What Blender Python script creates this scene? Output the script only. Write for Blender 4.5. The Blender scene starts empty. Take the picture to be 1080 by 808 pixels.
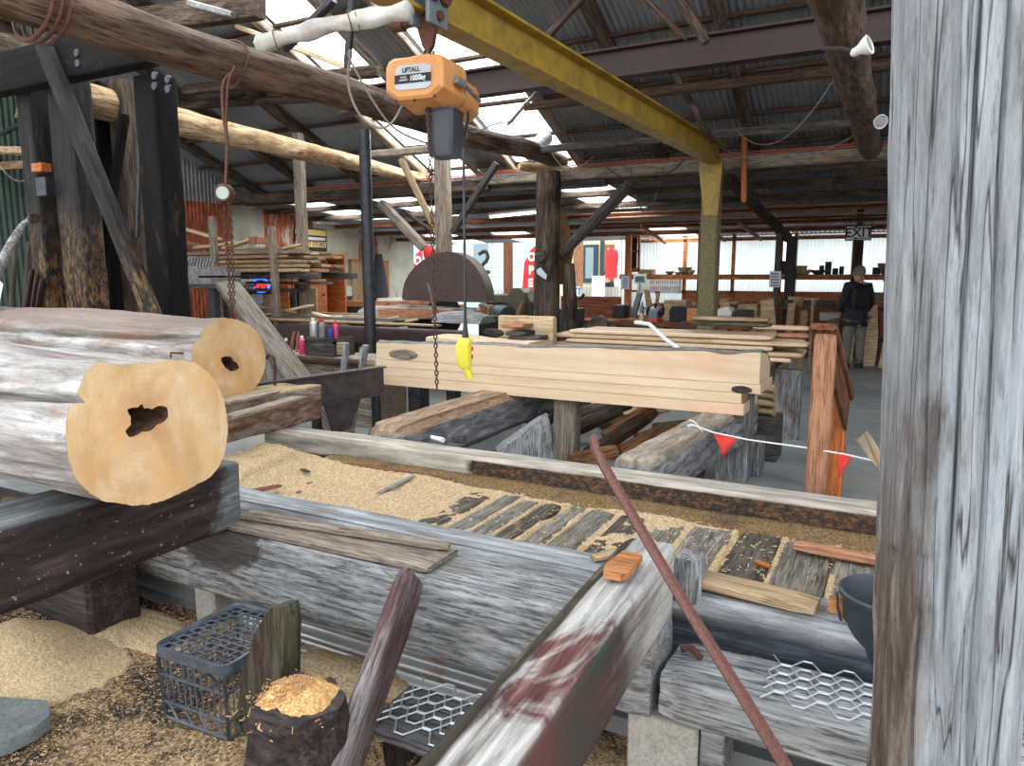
import bpy, bmesh, math, random
from mathutils import Vector, Matrix, noise
random.seed(7)
PI = math.pi
V = Vector
COL = bpy.context.scene.collection
# ------------------------------------------------------------------ camera geometry
FPX = 760.0; CX = 540.0; CY = 404.0
PITCH = math.radians(8.53); YAW = math.radians(27.8); EYE = 1.6
def ray(px, py):
    a = (px-CX)/FPX; b = (CY-py)/FPX
    fw = math.cos(PITCH)+b*math.sin(PITCH); up = b*math.cos(PITCH)-math.sin(PITCH)
    return V((a*math.cos(YAW)-fw*math.sin(YAW), a*math.sin(YAW)+fw*math.cos(YAW), up))
def at(px, py, x=None, y=None, z=None, t=None):
    """a point of the shed, seen in the photo at (px, py), on a plane x, y or z or at a distance t"""
    d = ray(px, py)
    if x is not None: t = x/d.x
    elif y is not None: t = y/d.y
    elif z is not None: t = (z-EYE)/d.z
    return V((d.x*t, d.y*t, EYE+d.z*t))
# ------------------------------------------------------------------ objects
def down(p, q, z=0.0):
    """the line p->q carried on past q down to height z"""
    return q if q.z <= z else p+(q-p)*((z-p.z)/(q.z-p.z))
WM = {}
def T(o, label, cat, group=None, kind=None):
    if label: o['label'] = label
    if cat: o['category'] = cat
    if group: o['group'] = group
    if kind: o['kind'] = kind
    return o
def root(name, loc, label, cat, group=None, kind=None):
    o = bpy.data.objects.new(name, None); COL.objects.link(o)
    o.empty_display_size = .05
    o.matrix_basis = Matrix.Translation(V(loc)); WM[o] = o.matrix_basis.copy()
    return T(o, label, cat, group, kind)
def frame_along(p0, p1, up=None, roll=0.0):
    p0 = V(p0); p1 = V(p1); x = (p1-p0).normalized()
    u = V(up) if up is not None else (V((0, 0, 1)) if abs(x.z) < .93 else V((0, 1, 0)))
    y = u.cross(x).normalized(); z = x.cross(y)
    m = Matrix((x, y, z)).transposed().to_4x4()
    if roll: m = m @ Matrix.Rotation(roll, 4, 'X')
    return Matrix.Translation(p0) @ m
class MB:
    def __init__(s): s.v = []; s.f = []; s.m = []; s.mi = 0
    def add(s, vs, fs):
        n = len(s.v); s.v += [V(a) for a in vs]; s.f += [[i+n for i in f] for f in fs]; s.m += [s.mi]*len(fs); return s
    def box(s, c, size, rot=None):
        c = V(c); x, y, z = [a/2 for a in size]
        P = [V((i*x, j*y, k*z)) for i in (-1, 1) for j in (-1, 1) for k in (-1, 1)]
        if rot is not None: P = [rot @ p for p in P]
        return s.add([c+p for p in P], [(0, 1, 3, 2), (4, 6, 7, 5), (0, 4, 5, 1), (2, 3, 7, 6), (0, 2, 6, 4), (1, 5, 7, 3)])
    def b2(s, lo, hi):
        lo = V(lo); hi = V(hi); return s.box((lo+hi)/2, hi-lo)
    def cbox(s, lo, hi, c=.01):
        """box with chamfered vertical (z) edges and chamfered rims"""
        x0, y0, z0 = lo; x1, y1, z1 = hi
        def ring(d, z):
            a, b, e, g = x0+d, x1-d, y0+d, y1-d
            return [(a+c, e, z), (b-c, e, z), (b, e+c, z), (b, g-c, z), (b-c, g, z), (a+c, g, z), (a, g-c, z), (a, e+c, z)]
        R = [ring(c*.6, z0), ring(0, z0+c*.6), ring(0, z1-c*.6), ring(c*.6, z1)]
        return s.loft(R)
    def loft(s, R, caps=True, closed=True):
        n = len(R[0]); vs = [p for r in R for p in r]; fs = []
        for i in range(len(R)-1):
            for j in range(n if closed else n-1):
                k = (j+1) % n; fs.append((i*n+j, i*n+k, (i+1)*n+k, (i+1)*n+j))
        if caps: fs.append(tuple(range(n))[::-1]); fs.append(tuple((len(R)-1)*n+j for j in range(n)))
        return s.add(vs, fs)
    def cyl(s, p0, p1, r0, r1=None, n=12):
        return s.tube([p0, p1], r0, n, r1)
    def tube(s, pts, r, n=8, r1=None, closed=False):
        pts = [V(p) for p in pts]; R = []; prev = None; L = len(pts)
        for i, p in enumerate(pts):
            if closed: d = pts[(i+1) % L]-pts[i-1]
            else: d = pts[min(i+1, L-1)]-pts[max(i-1, 0)]
            d.normalize()
            if prev is None:
                a = V((0, 0, 1)) if abs(d.z) < .9 else V((1, 0, 0)); prev = (a-d*a.dot(d)).normalized()
            else: prev = (prev-d*prev.dot(d)).normalized()
            b = d.cross(prev)
            rr = r(i/(L-1)) if callable(r) else (r if r1 is None else r+(r1-r)*i/(L-1))
            R.append([p+prev*math.cos(2*PI*j/n)*rr+b*math.sin(2*PI*j/n)*rr for j in range(n)])
        if closed: R.append(R[0]); return s.loft(R, caps=False)
        return s.loft(R)
    def prism(s, outline, d):
        """outline: 3D points in a plane, d: thickness vector"""
        o = [V(p) for p in outline]; d = V(d); n = len(o)
        return s.add(o+[p+d for p in o], [tuple(range(n))[::-1], tuple(range(n, 2*n))]+[(i, (i+1) % n, n+(i+1) % n, n+i) for i in range(n)])
    def lathe(s, prof, org, n=20, axis=(0, 0, 1)):
        """prof: list of (radius, height)"""
        org = V(org); ax = V(axis).normalized(); a = V((1, 0, 0)) if abs(ax.x) < .9 else V((0, 1, 0))
        a = (a-ax*a.dot(ax)).normalized(); b = ax.cross(a)
        R = [[org+ax*h+(a*math.cos(2*PI*j/n)+b*math.sin(2*PI*j/n))*max(r, 1e-4) for j in range(n)] for r, h in prof]
        return s.loft(R)
    def grid(s, fn, nu, nv):
        vs = [fn(i/nu, j/nv) for i in range(nu+1) for j in range(nv+1)]
        return s.add(vs, [(i*(nv+1)+j, (i+1)*(nv+1)+j, (i+1)*(nv+1)+j+1, i*(nv+1)+j+1) for i in range(nu) for j in range(nv)])
    def ball(s, c, r, n=10, sc=(1, 1, 1)):
        c = V(c); R = []
        for i in range(1, n):
            a = PI*i/n; R.append([c+V((math.sin(a)*math.cos(2*PI*j/n/1)*r*sc[0], math.sin(a)*math.sin(2*PI*j/n)*r*sc[1], -math.cos(a)*r*sc[2])) for j in range(n)])
        return s.loft(R)
    def build(s, name, mat, parent=None, frame=None, angle=38, org=None, normals=True):
        if frame is None:
            if org is None:
                lo = V([min(v[i] for v in s.v) for i in range(3)]); hi = V([max(v[i] for v in s.v) for i in range(3)])
                org = V(((lo.x+hi.x)/2, (lo.y+hi.y)/2, lo.z))
            frame = Matrix.Translation(V(org))
        inv = frame.inverted()
        me = bpy.data.meshes.new(name); me.from_pydata([tuple(inv @ v) for v in s.v], [], s.f)
        for mm in (mat if isinstance(mat, (list, tuple)) else [mat]): me.materials.append(mm)
        if isinstance(mat, (list, tuple)): me.polygons.foreach_set('material_index', s.m)
        if normals:
            bm = bmesh.new(); bm.from_mesh(me); bmesh.ops.recalc_face_normals(bm, faces=bm.faces); bm.to_mesh(me); bm.free()
        me.shade_smooth()
        me.set_sharp_from_angle(angle=math.radians(angle))
        o = bpy.data.objects.new(name, me); COL.objects.link(o)
        o.matrix_basis = frame; WM[o] = frame.copy()
        if parent is not None:
            o.parent = parent; o.matrix_parent_inverse = WM[parent].inverted()
        return o
def copy_tree(o, M, label=None, group=None, parent=None):
    """copy a thing and its parts; M is the world matrix applied to the whole"""
    c = o.copy(); COL.objects.link(c)
    if parent is None:
        c.matrix_basis = M @ o.matrix_basis
        if label: c['label'] = label
        if group: c['group'] = group
    else: c.parent = parent
    WM[c] = M @ WM[o]
    for ch in [k for k in WM if k.parent == o and k is not c and not k.get('_c')]:
        copy_tree(ch, M, parent=c)
    return c
def nz(p, s=1.0, seed=0.0):
    return noise.noise(V((p[0]*s+seed*7.3, p[1]*s-seed*3.1, p[2]*s+seed*1.7)))
def wood_mb(L, w, h, rough=.004, cham=.012, seg=None, seed=0, bow=0.0, w1=None, h1=None, wane=0.0, sides=4):
    """a sawn timber along +X in local space, y in [-w/2,w/2], z in [-h/2,h/2], noise on its faces"""
    w1 = w if w1 is None else w1; h1 = h if h1 is None else h1
    cham = min(cham, w*.3, h*.3)
    seg = seg or max(.06, L/50); n = max(2, int(L/seg)); R = []
    for i in range(n+1):
        f = i/n; x = L*f; ww = (w+(w1-w)*f)/2; hh = (h+(h1-h)*f)/2
        e = cham*.5 if i in (0, n) else 0
        pts = []
        k = sides
        ring = []
        for (ax, ay, bx, by) in ((-1, -1, 1, -1), (1, -1, 1, 1), (1, 1, -1, 1), (-1, 1, -1, -1)):
            for j in range(k+1):
                q = j/k
                px = ax+(bx-ax)*q; py = ay+(by-ay)*q
                X = px*(ww-e); Y = py*(hh-e)
                if j == 0 or j == k:
                    d = cham
                    sx = math.copysign(d, bx-ax)*(1 if j == 0 else -1) if bx != ax else 0
                    sy = math.copysign(d, by-ay)*(1 if j == 0 else -1) if by != ay else 0
                    X += sx; Y += sy
                ring.append([X, Y])
        for X, Y in ring:
            p = V((x*1.6, X*9, Y*9)); r = math.hypot(X, Y) or 1
            d = noise.noise(p+V((seed*3.7, seed, 0)))*rough + noise.noise(V((x*9, X*25, Y*25+seed)))*rough*.45
            if wane: d -= wane*max(0, noise.noise(V((x*1.3, seed*5.1, math.copysign(2, X))))) * (1 if Y > 0 else 0)
            pts.append(V((x, X*(1+d/r)+bow*math.sin(PI*f)*.3, Y*(1+d/r)+bow*math.sin(PI*f))))
        if i in (0, n): pts = [p+V((noise.noise(V((p.y*20, p.z*20, seed)))*rough*.8, 0, 0)) for p in pts]
        R.append(pts)
    m = MB(); m.loft(R); return m
def beam(name, p0, p1, w, h, mat, parent=None, roll=0.0, up=None, label=None, cat='timber', group=None, kind=None, **k):
    p0 = V(p0); p1 = V(p1); L = (p1-p0).length
    fr = frame_along(p0, p1, up, roll)
    m = wood_mb(L, w, h, **k); m.v = [fr @ v for v in m.v]
    o = m.build(name, mat, parent, frame=fr, angle=50)
    if parent is None: T(o, label, cat, group, kind)
    return o
def post(name, px, y, z0, z1, w, d, mat, **k):
    """vertical post seen at column px at height z0.."""
    b = at(px, 330, y=y)
    return beam(name, (b.x, y, z0), (b.x, y, z1), w, d, mat, up=(0, 1, 0), **k)
def log_mb(p0, p1, r0, r1, seed=0, rough=.02, n=28, seg=.1, bend=0.0, knots=0, oval=1.0, rag=0):
    p0 = V(p0); p1 = V(p1); fr = frame_along(p0, p1); L = (p1-p0).length; m = max(3, int(L/seg)); R = []
    for i in range(m+1):
        f = i/m; x = L*f; r = r0+(r1-r0)*f; ring = []
        cy = bend*noise.noise(V((x*.55, seed, 1)))*2; cz = bend*noise.noise(V((x*.55, seed, 9)))*2
        for j in range(n):
            a = 2*PI*j/n; c, s = math.cos(a), math.sin(a)
            d = rough*(noise.noise(V((x*1.2, c*1.3+seed, s*1.3)))+.45*noise.noise(V((x*3.5, c*4+seed, s*4))))
            rr = r+d
            if i in (0, m): rr *= .94
            ring.append(fr @ V((x+(noise.noise(V((c*3, s*3, seed)))*rag if i in (0, m) else 0), cy+c*rr*oval, cz+s*rr)))
        R.append(ring)
    mb = MB(); mb.loft(R); return mb, fr
def log(name, p0, p1, r0, r1, mat, parent=None, label=None, cat='log', group=None, **k):
    mb, fr = log_mb(p0, p1, r0, r1, **k)
    o = mb.build(name, mat, parent, frame=fr, angle=60)
    if parent is None: T(o, label, cat, group)
    return o
def text(name, s, p, right, upv, size, mat, parent, ext=.0008, align='CENTER', sx=1.0, bold=0.0):
    cu = bpy.data.curves.new(name, 'FONT'); cu.body = s; cu.size = size; cu.extrude = ext
    cu.align_x = align; cu.align_y = 'CENTER'; cu.offset = bold
    tmp = bpy.data.objects.new(name+'_c', cu); COL.objects.link(tmp)
    dg = bpy.context.evaluated_depsgraph_get(); me = bpy.data.meshes.new_from_object(tmp.evaluated_get(dg))
    COL.objects.unlink(tmp); bpy.data.objects.remove(tmp); bpy.data.curves.remove(cu)
    me.name = name; me.materials.clear(); me.materials.append(mat)
    r = V(right).normalized(); u = V(upv); u = (u-r*u.dot(r)).normalized(); n = r.cross(u)
    M = Matrix.Translation(V(p)) @ Matrix((r*sx, u, n)).transposed().to_4x4()
    o = bpy.data.objects.new(name, me); COL.objects.link(o); o.matrix_basis = M; WM[o] = M.copy()
    if parent is not None: o.parent = parent; o.matrix_parent_inverse = WM[parent].inverted()
    return o
def corr_mb(p, L, W, lift=(0, 0, 1), pitch=.076, amp=.009, rows=2, per=8, uneven=0.0):
    """corrugated sheet: p corner, L vector along the corrugations, W vector across them"""
    p = V(p); L = V(L); W = V(W); n = L.cross(W).normalized()
    cols = max(4, int(W.length/pitch*per)); w = W.normalized()
    mb = MB()
    def fn(u, v):
        s = u*W.length
        return p+W*u+L*v+n*(amp*math.sin(2*PI*s/pitch)+(uneven*noise.noise(V((s*1.5, v*3, p.x))) if uneven else 0))
    mb.grid(fn, cols, rows); return mb
def wire(pa, pb, sag, n=14):
    pa = V(pa); pb = V(pb)
    return [pa.lerp(pb, i/n)-V((0, 0, sag*4*(i/n)*(1-i/n))) for i in range(n+1)]
def chain_mb(pts, link=.03, r=.0035, wid=.011):
    """links along a polyline"""
    pts = [V(p) for p in pts]; mb = MB()
    d = [0]
    for a, b in zip(pts, pts[1:]): d.append(d[-1]+(b-a).length)
    step = link-2*r*1.2; N = int(d[-1]/step)
    for i in range(N):
        s = (i+.5)*step; k = 0
        while k < len(d)-2 and d[k+1] < s: k += 1
        q = (s-d[k])/max(1e-6, d[k+1]-d[k]); c = pts[k].lerp(pts[k+1], q); ax = (pts[k+1]-pts[k]).normalized()
        a = V((1, 0, 0)) if abs(ax.x) < .9 else V((0, 1, 0)); a = (a-ax*a.dot(ax)).normalized(); b = ax.cross(a)
        side = ((a+b) if i % 2 else (a-b)).normalized()
        ring = []
        for j in range(10):
            t = 2*PI*j/10; ring.append(c+ax*math.cos(t)*(link/2-r)*1.0+side*math.sin(t)*(wid-r))
        mb.tube(ring, r, 5, closed=True)
    return mb
def skin(name, joints, edges, mat, parent=None, sub=2):
    """joints {key: (co, rx, ry)}, first key is the root"""
    keys = list(joints); idx = {k: i for i, k in enumerate(keys)}
    me = bpy.data.meshes.new(name); org = V(joints[keys[0]][0])
    me.from_pydata([tuple(V(joints[k][0])-org) for k in keys], [(idx[a], idx[b]) for a, b in edges], [])
    o = bpy.data.objects.new(name, me); COL.objects.link(o); o.matrix_basis = Matrix.Translation(org); WM[o] = o.matrix_basis.copy()
    md = o.modifiers.new('Skin', 'SKIN'); md.use_smooth_shade = True
    for k in keys:
        sv = me.skin_vertices[0].data[idx[k]]; j = joints[k]; sv.radius = (j[1], j[2] if len(j) > 2 else j[1]); sv.use_root = (k == keys[0])
    s = o.modifiers.new('Subsurf', 'SUBSURF'); s.levels = sub; s.render_levels = sub
    dg = bpy.context.evaluated_depsgraph_get(); m2 = bpy.data.meshes.new_from_object(o.evaluated_get(dg))
    o.modifiers.clear(); o.data = m2; m2.materials.clear(); m2.materials.append(mat); m2.shade_smooth()
    if parent is not None: o.parent = parent; o.matrix_parent_inverse = WM[parent].inverted()
    return o
# ------------------------------------------------------------------ materials
def lin(c):
    return tuple(((x/255)/12.92 if x/255 <= .04045 else (((x/255)+.055)/1.055)**2.4) for x in c)+(1,)
class NT:
    def __init__(s, name):
        s.mat = bpy.data.materials.new(name); s.mat.use_nodes = True; s.t = s.mat.node_tree; s.t.nodes.clear()
        s.out = s.t.nodes.new('ShaderNodeOutputMaterial'); s.b = s.t.nodes.new('ShaderNodeBsdfPrincipled'); s.l(s.b.outputs[0], s.out.inputs[0])
        s.tc = s.t.nodes.new('ShaderNodeTexCoord'); oi = s.t.nodes.new('ShaderNodeObjectInfo')
        s.rnd = oi.outputs['Random']
        a = s.t.nodes.new('ShaderNodeVectorMath'); a.operation = 'MULTIPLY_ADD'
        cv = s.t.nodes.new('ShaderNodeCombineXYZ'); s.l(oi.outputs['Random'], cv.inputs[0]); s.l(oi.outputs['Random'], cv.inputs[1]); s.l(oi.outputs['Random'], cv.inputs[2])
        s.l(cv.outputs[0], a.inputs[0]); a.inputs[1].default_value = (31, 17, 23); s.l(s.tc.outputs['Object'], a.inputs[2])
        s.obj = a.outputs[0]; s.raw = s.tc.outputs['Object']
    def l(s, a, b): s.t.links.new(a, b)
    def vec(s, scale=(1, 1, 1), src=None):
        m = s.t.nodes.new('ShaderNodeMapping'); m.inputs['Scale'].default_value = scale; s.l(src or s.obj, m.inputs[0]); return m.outputs[0]
    def noise(s, scale=5, st=(1, 1, 1), detail=4, rough=.55, dist=0, src=None):
        n = s.t.nodes.new('ShaderNodeTexNoise'); n.inputs['Scale'].default_value = scale; n.inputs['Detail'].default_value = detail
        n.inputs['Roughness'].default_value = rough; n.inputs['Distortion'].default_value = dist
        s.l(s.vec(st, src), n.inputs['Vector']); return n.outputs['Fac']
    def vor(s, scale=5, st=(1, 1, 1), feat='F1', src=None, out='Distance'):
        n = s.t.nodes.new('ShaderNodeTexVoronoi'); n.inputs['Scale'].default_value = scale; n.feature = feat
        s.l(s.vec(st, src), n.inputs['Vector']); return n.outputs[out]
    def ramp(s, fac, stops, const=False):
        r = s.t.nodes.new('ShaderNodeValToRGB'); cr = r.color_ramp
        if const: cr.interpolation = 'CONSTANT'
        while len(cr.elements) < len(stops): cr.elements.new(.5)
        for e, (p, c) in zip(cr.elements, stops):
            e.position = p; e.color = lin(c) if isinstance(c, (tuple, list)) else (c, c, c, 1)
        s.l(fac, r.inputs[0]); return r.outputs[0]
    def mix(s, fac, a, b, mode='MIX'):
        m = s.t.nodes.new('ShaderNodeMix'); m.data_type = 'RGBA'; m.blend_type = mode
        for sock, val in ((m.inputs[0], fac), (m.inputs[6], a), (m.inputs[7], b)):
            if isinstance(val, bpy.types.NodeSocket): s.l(val, sock)
            elif isinstance(val, (tuple, list)): sock.default_value = lin(val) if len(val) == 3 else val
            else: sock.default_value = val
        return m.outputs[2]
    def math(s, op, a, b=None, c=None, clamp=False):
        m = s.t.nodes.new('ShaderNodeMath'); m.operation = op; m.use_clamp = clamp
        for i, v in enumerate((a, b, c)):
            if v is None: continue
            if isinstance(v, bpy.types.NodeSocket): s.l(v, m.inputs[i])
            else: m.inputs[i].default_value = v
        return m.outputs[0]
    def sep(s, i, src=None):
        x = s.t.nodes.new('ShaderNodeSeparateXYZ'); s.l(src or s.raw, x.inputs[0]); return x.outputs[i]
    def bump(s, h, strength=.4, dist=.004):
        b = s.t.nodes.new('ShaderNodeBump'); b.inputs['Strength'].default_value = strength; b.inputs['Distance'].default_value = dist
        s.l(h, b.inputs['Height']); s.l(b.outputs[0], s.b.inputs['Normal'])
    def done(s, col, rough=.8, metal=0.0, spec=None):
        if isinstance(col, (tuple, list)): s.b.inputs['Base Color'].default_value = lin(col)
        else: s.l(col, s.b.inputs['Base Color'])
        if isinstance(rough, bpy.types.NodeSocket): s.l(rough, s.b.inputs['Roughness'])
        else: s.b.inputs['Roughness'].default_value = rough
        s.b.inputs['Metallic'].default_value = metal
        if spec is not None: s.b.inputs['Specular IOR Level'].default_value = spec
        return s.mat
def wood(name, dark, mid, light, grain=26, st=9, bump=.5, bd=.004, stains=(), contrast=1.0, rough=.85, cracks=.5, axis=0, vary=.12, fine=True):
    """sawn or weathered timber, grain along local X. stains: (rgb, scale, threshold, softness)"""
    n = NT(name); S = [1, 1, 1]; S[axis] = 1/st
    g = n.noise(grain, tuple(S), 6, .65, .35)
    col = n.ramp(g, [(.5-.2/contrast, dark), (.5, mid), (.5+.18/contrast, light)])
    big = n.noise(2.2, tuple(1 if i != axis else .4 for i in range(3)), 3, .6)
    col = n.mix(n.math('MULTIPLY', n.ramp(big, [(.3, 0.0), (.7, 1.0)]), .45), col, mid)
    for (rgb, sc, th, so) in stains:
        k = n.noise(sc, tuple(1 if i != axis else .45 for i in range(3)), 6, .62, .3)
        m = n.ramp(k, [(th, 0.0), (min(1, th+so), 1.0)]); col = n.mix(m, col, rgb)
    h = g
    if fine:
        S3 = [1, 1, 1]; S3[axis] = 1/(st*1.6)
        ff = n.noise(grain*4.2, tuple(S3), 4, .7, .15)
        col = n.mix(n.ramp(ff, [(.39, .8), (.49, 0.0)]), col, tuple(int(q*.85) for q in dark)); col = n.mix(n.ramp(ff, [(.54, 0.0), (.7, .35)]), col, tuple(min(255, int(q*1.08)) for q in light))
        h = n.math('MULTIPLY_ADD', ff, .45, g)
    if cracks:
        S2 = [1, 1, 1]; S2[axis] = 1/(st*2.6)
        c = n.noise(grain*.75, tuple(S2), 4, .5, .2)
        cm = n.ramp(n.math('ABSOLUTE', n.math('SUBTRACT', c, .5)), [(0, 1.0), (.018, 0.0)])
        cm2 = n.math('MULTIPLY', cm, n.ramp(n.noise(3.5, (1, 1, 1), 2), [(.45, 0.0), (.6, cracks)]))
        dk = tuple(int(x*.45) for x in dark); col = n.mix(cm2, col, dk); h = n.math('SUBTRACT', h, n.math('MULTIPLY', cm2, .8))
    hs = n.t.nodes.new('ShaderNodeHueSaturation'); n.l(col, hs.inputs['Color'])
    n.l(n.math('MULTIPLY_ADD', n.rnd, vary*2, 1-vary), hs.inputs['Value'])
    n.bump(h, bump, bd); return n.done(hs.outputs[0], rough, spec=.22)
def plain(name, col, rough=.6, metal=0.0, mottled=.0, scale=8, bump=0.0, col2=None, spec=None, vary=0.0):
    n = NT(name); c = col
    if mottled or col2:
        c2 = col2 or tuple(int(x*(1-mottled)) for x in col)
        k = n.noise(scale, (1, 1, 1), 6, .65); c = n.mix(n.ramp(k, [(.35, 0.0), (.65, 1.0)]), c, c2)
        if bump: n.bump(k, bump, .003)
    elif bump: n.bump(n.noise(scale, (1, 1, 1), 5, .65), bump, .003)
    return n.done(c, rough, metal, spec)
def emit(name, col, s):
    n = NT(name); n.b.inputs['Emission Color'].default_value = lin(col); n.b.inputs['Emission Strength'].default_value = s
    return n.done(col, .5)
# ------------------------------------------------------------------ the materials
M = {}
M['grey'] = wood('weathered_grey', (74, 73, 72), (128, 129, 130), (170, 172, 173), 24, 10, .7, .005, [((96, 84, 76), 3.0, .58, .12)], cracks=.7)
M['greyblue'] = wood('weathered_pale', (84, 82, 80), (142, 143, 144), (188, 189, 190), 20, 9, .8, .006, [((84, 80, 78), 2.6, .6, .1), ((120, 112, 98), 4, .62, .1)], cracks=.8)
M['greywarm'] = wood('weathered_warm', (84, 74, 66), (136, 124, 112), (176, 164, 150), 26, 10, .6, .004, [((150, 128, 98), 3, .55, .15)], cracks=.5)
M['greydark'] = wood('weathered_dark', (44, 42, 42), (80, 77, 75), (118, 114, 110), 24, 9, .6, .005, [((60, 46, 38), 3, .55, .15)], cracks=.5)
M['black'] = wood('oiled_black', (8, 8, 9), (16, 15, 16), (26, 25, 26), 22, 9, .5, .004, [((74, 54, 34), 5, .62, .1)], cracks=.2, rough=.9)
def gantry_mat():
    n = NT('oiled_black_dusty'); g = n.noise(22, (1/8, 1, 1), 6, .7, .3)
    col = n.ramp(g, [(.35, (16, 16, 17)), (.55, (32, 31, 32)), (.7, (58, 58, 60))])
    x = n.math('ADD', n.sep(0), n.math('MULTIPLY', n.noise(5, (.6, 1, 1), 4), .9))
    low = n.ramp(n.math('MULTIPLY', x, .3), [(.5, 1.0), (.82, 0.0)])
    sp = n.ramp(n.noise(28, (.35, 1, 1), 6, .75), [(.46, 0.0), (.58, 1.0)])
    col = n.mix(n.math('MULTIPLY', low, sp), col, n.ramp(n.noise(6, (.5, 1, 1), 4), [(.35, (112, 64, 34)), (.6, (136, 108, 66))]))
    n.bump(g, .6, .005); return n.done(col, .7, spec=.22)
M['blacksaw'] = gantry_mat()
M['deckw'] = wood('deck_grey', (74, 70, 64), (118, 112, 104), (154, 147, 136), 26, 9, .8, .005, [((60, 50, 42), 4, .56, .12), ((150, 126, 92), 7, .58, .1)], cracks=.7)
M['deckd'] = wood('deck_dark', (48, 42, 38), (84, 76, 68), (122, 112, 100), 24, 8, .9, .007, [((140, 116, 84), 9, .58, .08)], cracks=.8)
def b_mat():
    n = NT('round_edged_timber'); g = n.noise(20, (1/9, 1, 1), 7, .68, .3); f = n.noise(80, (1/12, 1, 1), 4, .7)
    pale = n.ramp(g, [(.3, (92, 92, 92)), (.5, (140, 142, 144)), (.68, (184, 186, 188))]); pale = n.mix(n.ramp(f, [(.36, .5), (.5, 0.0)]), pale, (84, 82, 82))
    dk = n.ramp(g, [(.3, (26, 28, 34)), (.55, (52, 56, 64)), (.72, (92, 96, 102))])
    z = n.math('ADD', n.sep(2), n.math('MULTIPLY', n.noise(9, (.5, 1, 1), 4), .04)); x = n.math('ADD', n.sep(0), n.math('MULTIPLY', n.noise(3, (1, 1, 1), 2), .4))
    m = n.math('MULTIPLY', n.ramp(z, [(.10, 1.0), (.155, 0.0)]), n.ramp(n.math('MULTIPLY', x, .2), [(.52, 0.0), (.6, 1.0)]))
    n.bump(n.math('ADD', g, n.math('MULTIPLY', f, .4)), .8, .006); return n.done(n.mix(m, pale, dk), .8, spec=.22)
M['btimber'] = b_mat()
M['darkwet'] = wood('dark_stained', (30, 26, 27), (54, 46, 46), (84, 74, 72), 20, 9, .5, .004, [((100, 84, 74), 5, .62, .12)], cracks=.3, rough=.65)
M['brown'] = wood('roof_brown', (36, 27, 22), (66, 51, 41), (98, 78, 62), 24, 10, .4, .003, cracks=.2)
M['redbrown'] = wood('red_brown', (66, 38, 26), (118, 72, 50), (150, 100, 74), 26, 10, .4, .003, cracks=.3)
M['redlight'] = wood('red_light', (120, 78, 56), (168, 120, 92), (196, 152, 122), 30, 12, .4, .003, cracks=.4)
M['orangew'] = wood('varnished_orange', (126, 66, 30), (176, 100, 52), (200, 130, 76), 18, 8, .2, .002, cracks=0, rough=.45)
M['pale'] = wood('fresh_pale', (206, 178, 146), (222, 196, 164), (232, 212, 184), 12, 14, .15, .0015, [((216, 170, 140), 1.6, .52, .2)], cracks=0, rough=.75, vary=.04, fine=False)
M['pale2'] = wood('fresh_pale_b', (176, 150, 116), (200, 176, 142), (220, 200, 168), 14, 12, .2, .002, [((170, 140, 108), 2.5, .58, .2)], cracks=.15, rough=.8, vary=.12)
M['tan'] = wood('tan_board', (128, 104, 76), (164, 138, 106), (192, 168, 136), 22, 12, .3, .003, [((120, 112, 100), 3, .55, .15)], cracks=.3, vary=.15)
M['logpale'] = wood('pole_pale', (128, 98, 66), (182, 156, 120), (216, 196, 162), 10, 5, .6, .006, [((122, 82, 50), 2.4, .55, .1), ((90, 70, 54), 5, .62, .08)], cracks=.4)
M['logbrown'] = wood('pole_brown', (58, 46, 38), (96, 78, 66), (136, 114, 98), 11, 7, .7, .006, [((50, 38, 32), 3, .56, .1), ((116, 88, 62), 2, .6, .12)], cracks=.7)
M['logdark'] = wood('pole_dark', (44, 36, 30), (78, 66, 56), (112, 98, 84), 11, 6, .7, .006, [((40, 32, 28), 3, .56, .1)], cracks=.5)
M['greenish'] = wood('olive_stained', (44, 40, 30), (76, 72, 58), (100, 96, 82), 20, 8, .6, .005, [((60, 40, 34), 4, .55, .12)], cracks=.4)
M['mossred'] = None
def foreground_beam_mat():
    n = NT('painted_worn_timber')
    g = n.noise(30, (1/16, 1, 1), 7, .7, .25)
    white = n.ramp(g, [(.32, (92, 84, 80)), (.44, (146, 142, 138)), (.62, (194, 192, 186))])
    red = n.ramp(g, [(.3, (52, 28, 30)), (.5, (94, 58, 56)), (.65, (140, 110, 104))])
    k = n.noise(4.5, (.45, 1, 1), 5, .65, .6)
    col = n.mix(n.ramp(k, [(.5, 0.0), (.58, 1.0)]), white, red)
    # side faces keep their old dark paint
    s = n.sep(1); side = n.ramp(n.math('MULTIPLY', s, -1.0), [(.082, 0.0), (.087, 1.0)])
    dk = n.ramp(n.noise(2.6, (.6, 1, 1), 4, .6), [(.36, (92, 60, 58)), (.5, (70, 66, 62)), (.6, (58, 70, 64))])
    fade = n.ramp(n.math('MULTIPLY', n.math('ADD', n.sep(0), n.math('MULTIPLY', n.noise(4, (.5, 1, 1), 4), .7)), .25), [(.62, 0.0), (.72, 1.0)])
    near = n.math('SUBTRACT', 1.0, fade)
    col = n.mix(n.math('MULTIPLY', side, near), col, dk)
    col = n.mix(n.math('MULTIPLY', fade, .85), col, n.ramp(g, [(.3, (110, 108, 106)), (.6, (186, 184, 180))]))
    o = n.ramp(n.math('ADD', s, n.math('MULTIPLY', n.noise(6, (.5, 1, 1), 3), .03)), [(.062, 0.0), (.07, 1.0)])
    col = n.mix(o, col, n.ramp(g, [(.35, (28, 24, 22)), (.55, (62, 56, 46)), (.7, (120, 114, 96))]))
    n.bump(g, .9, .007); return n.done(col, .8, spec=.22)
M['fg'] = foreground_beam_mat()
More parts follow.
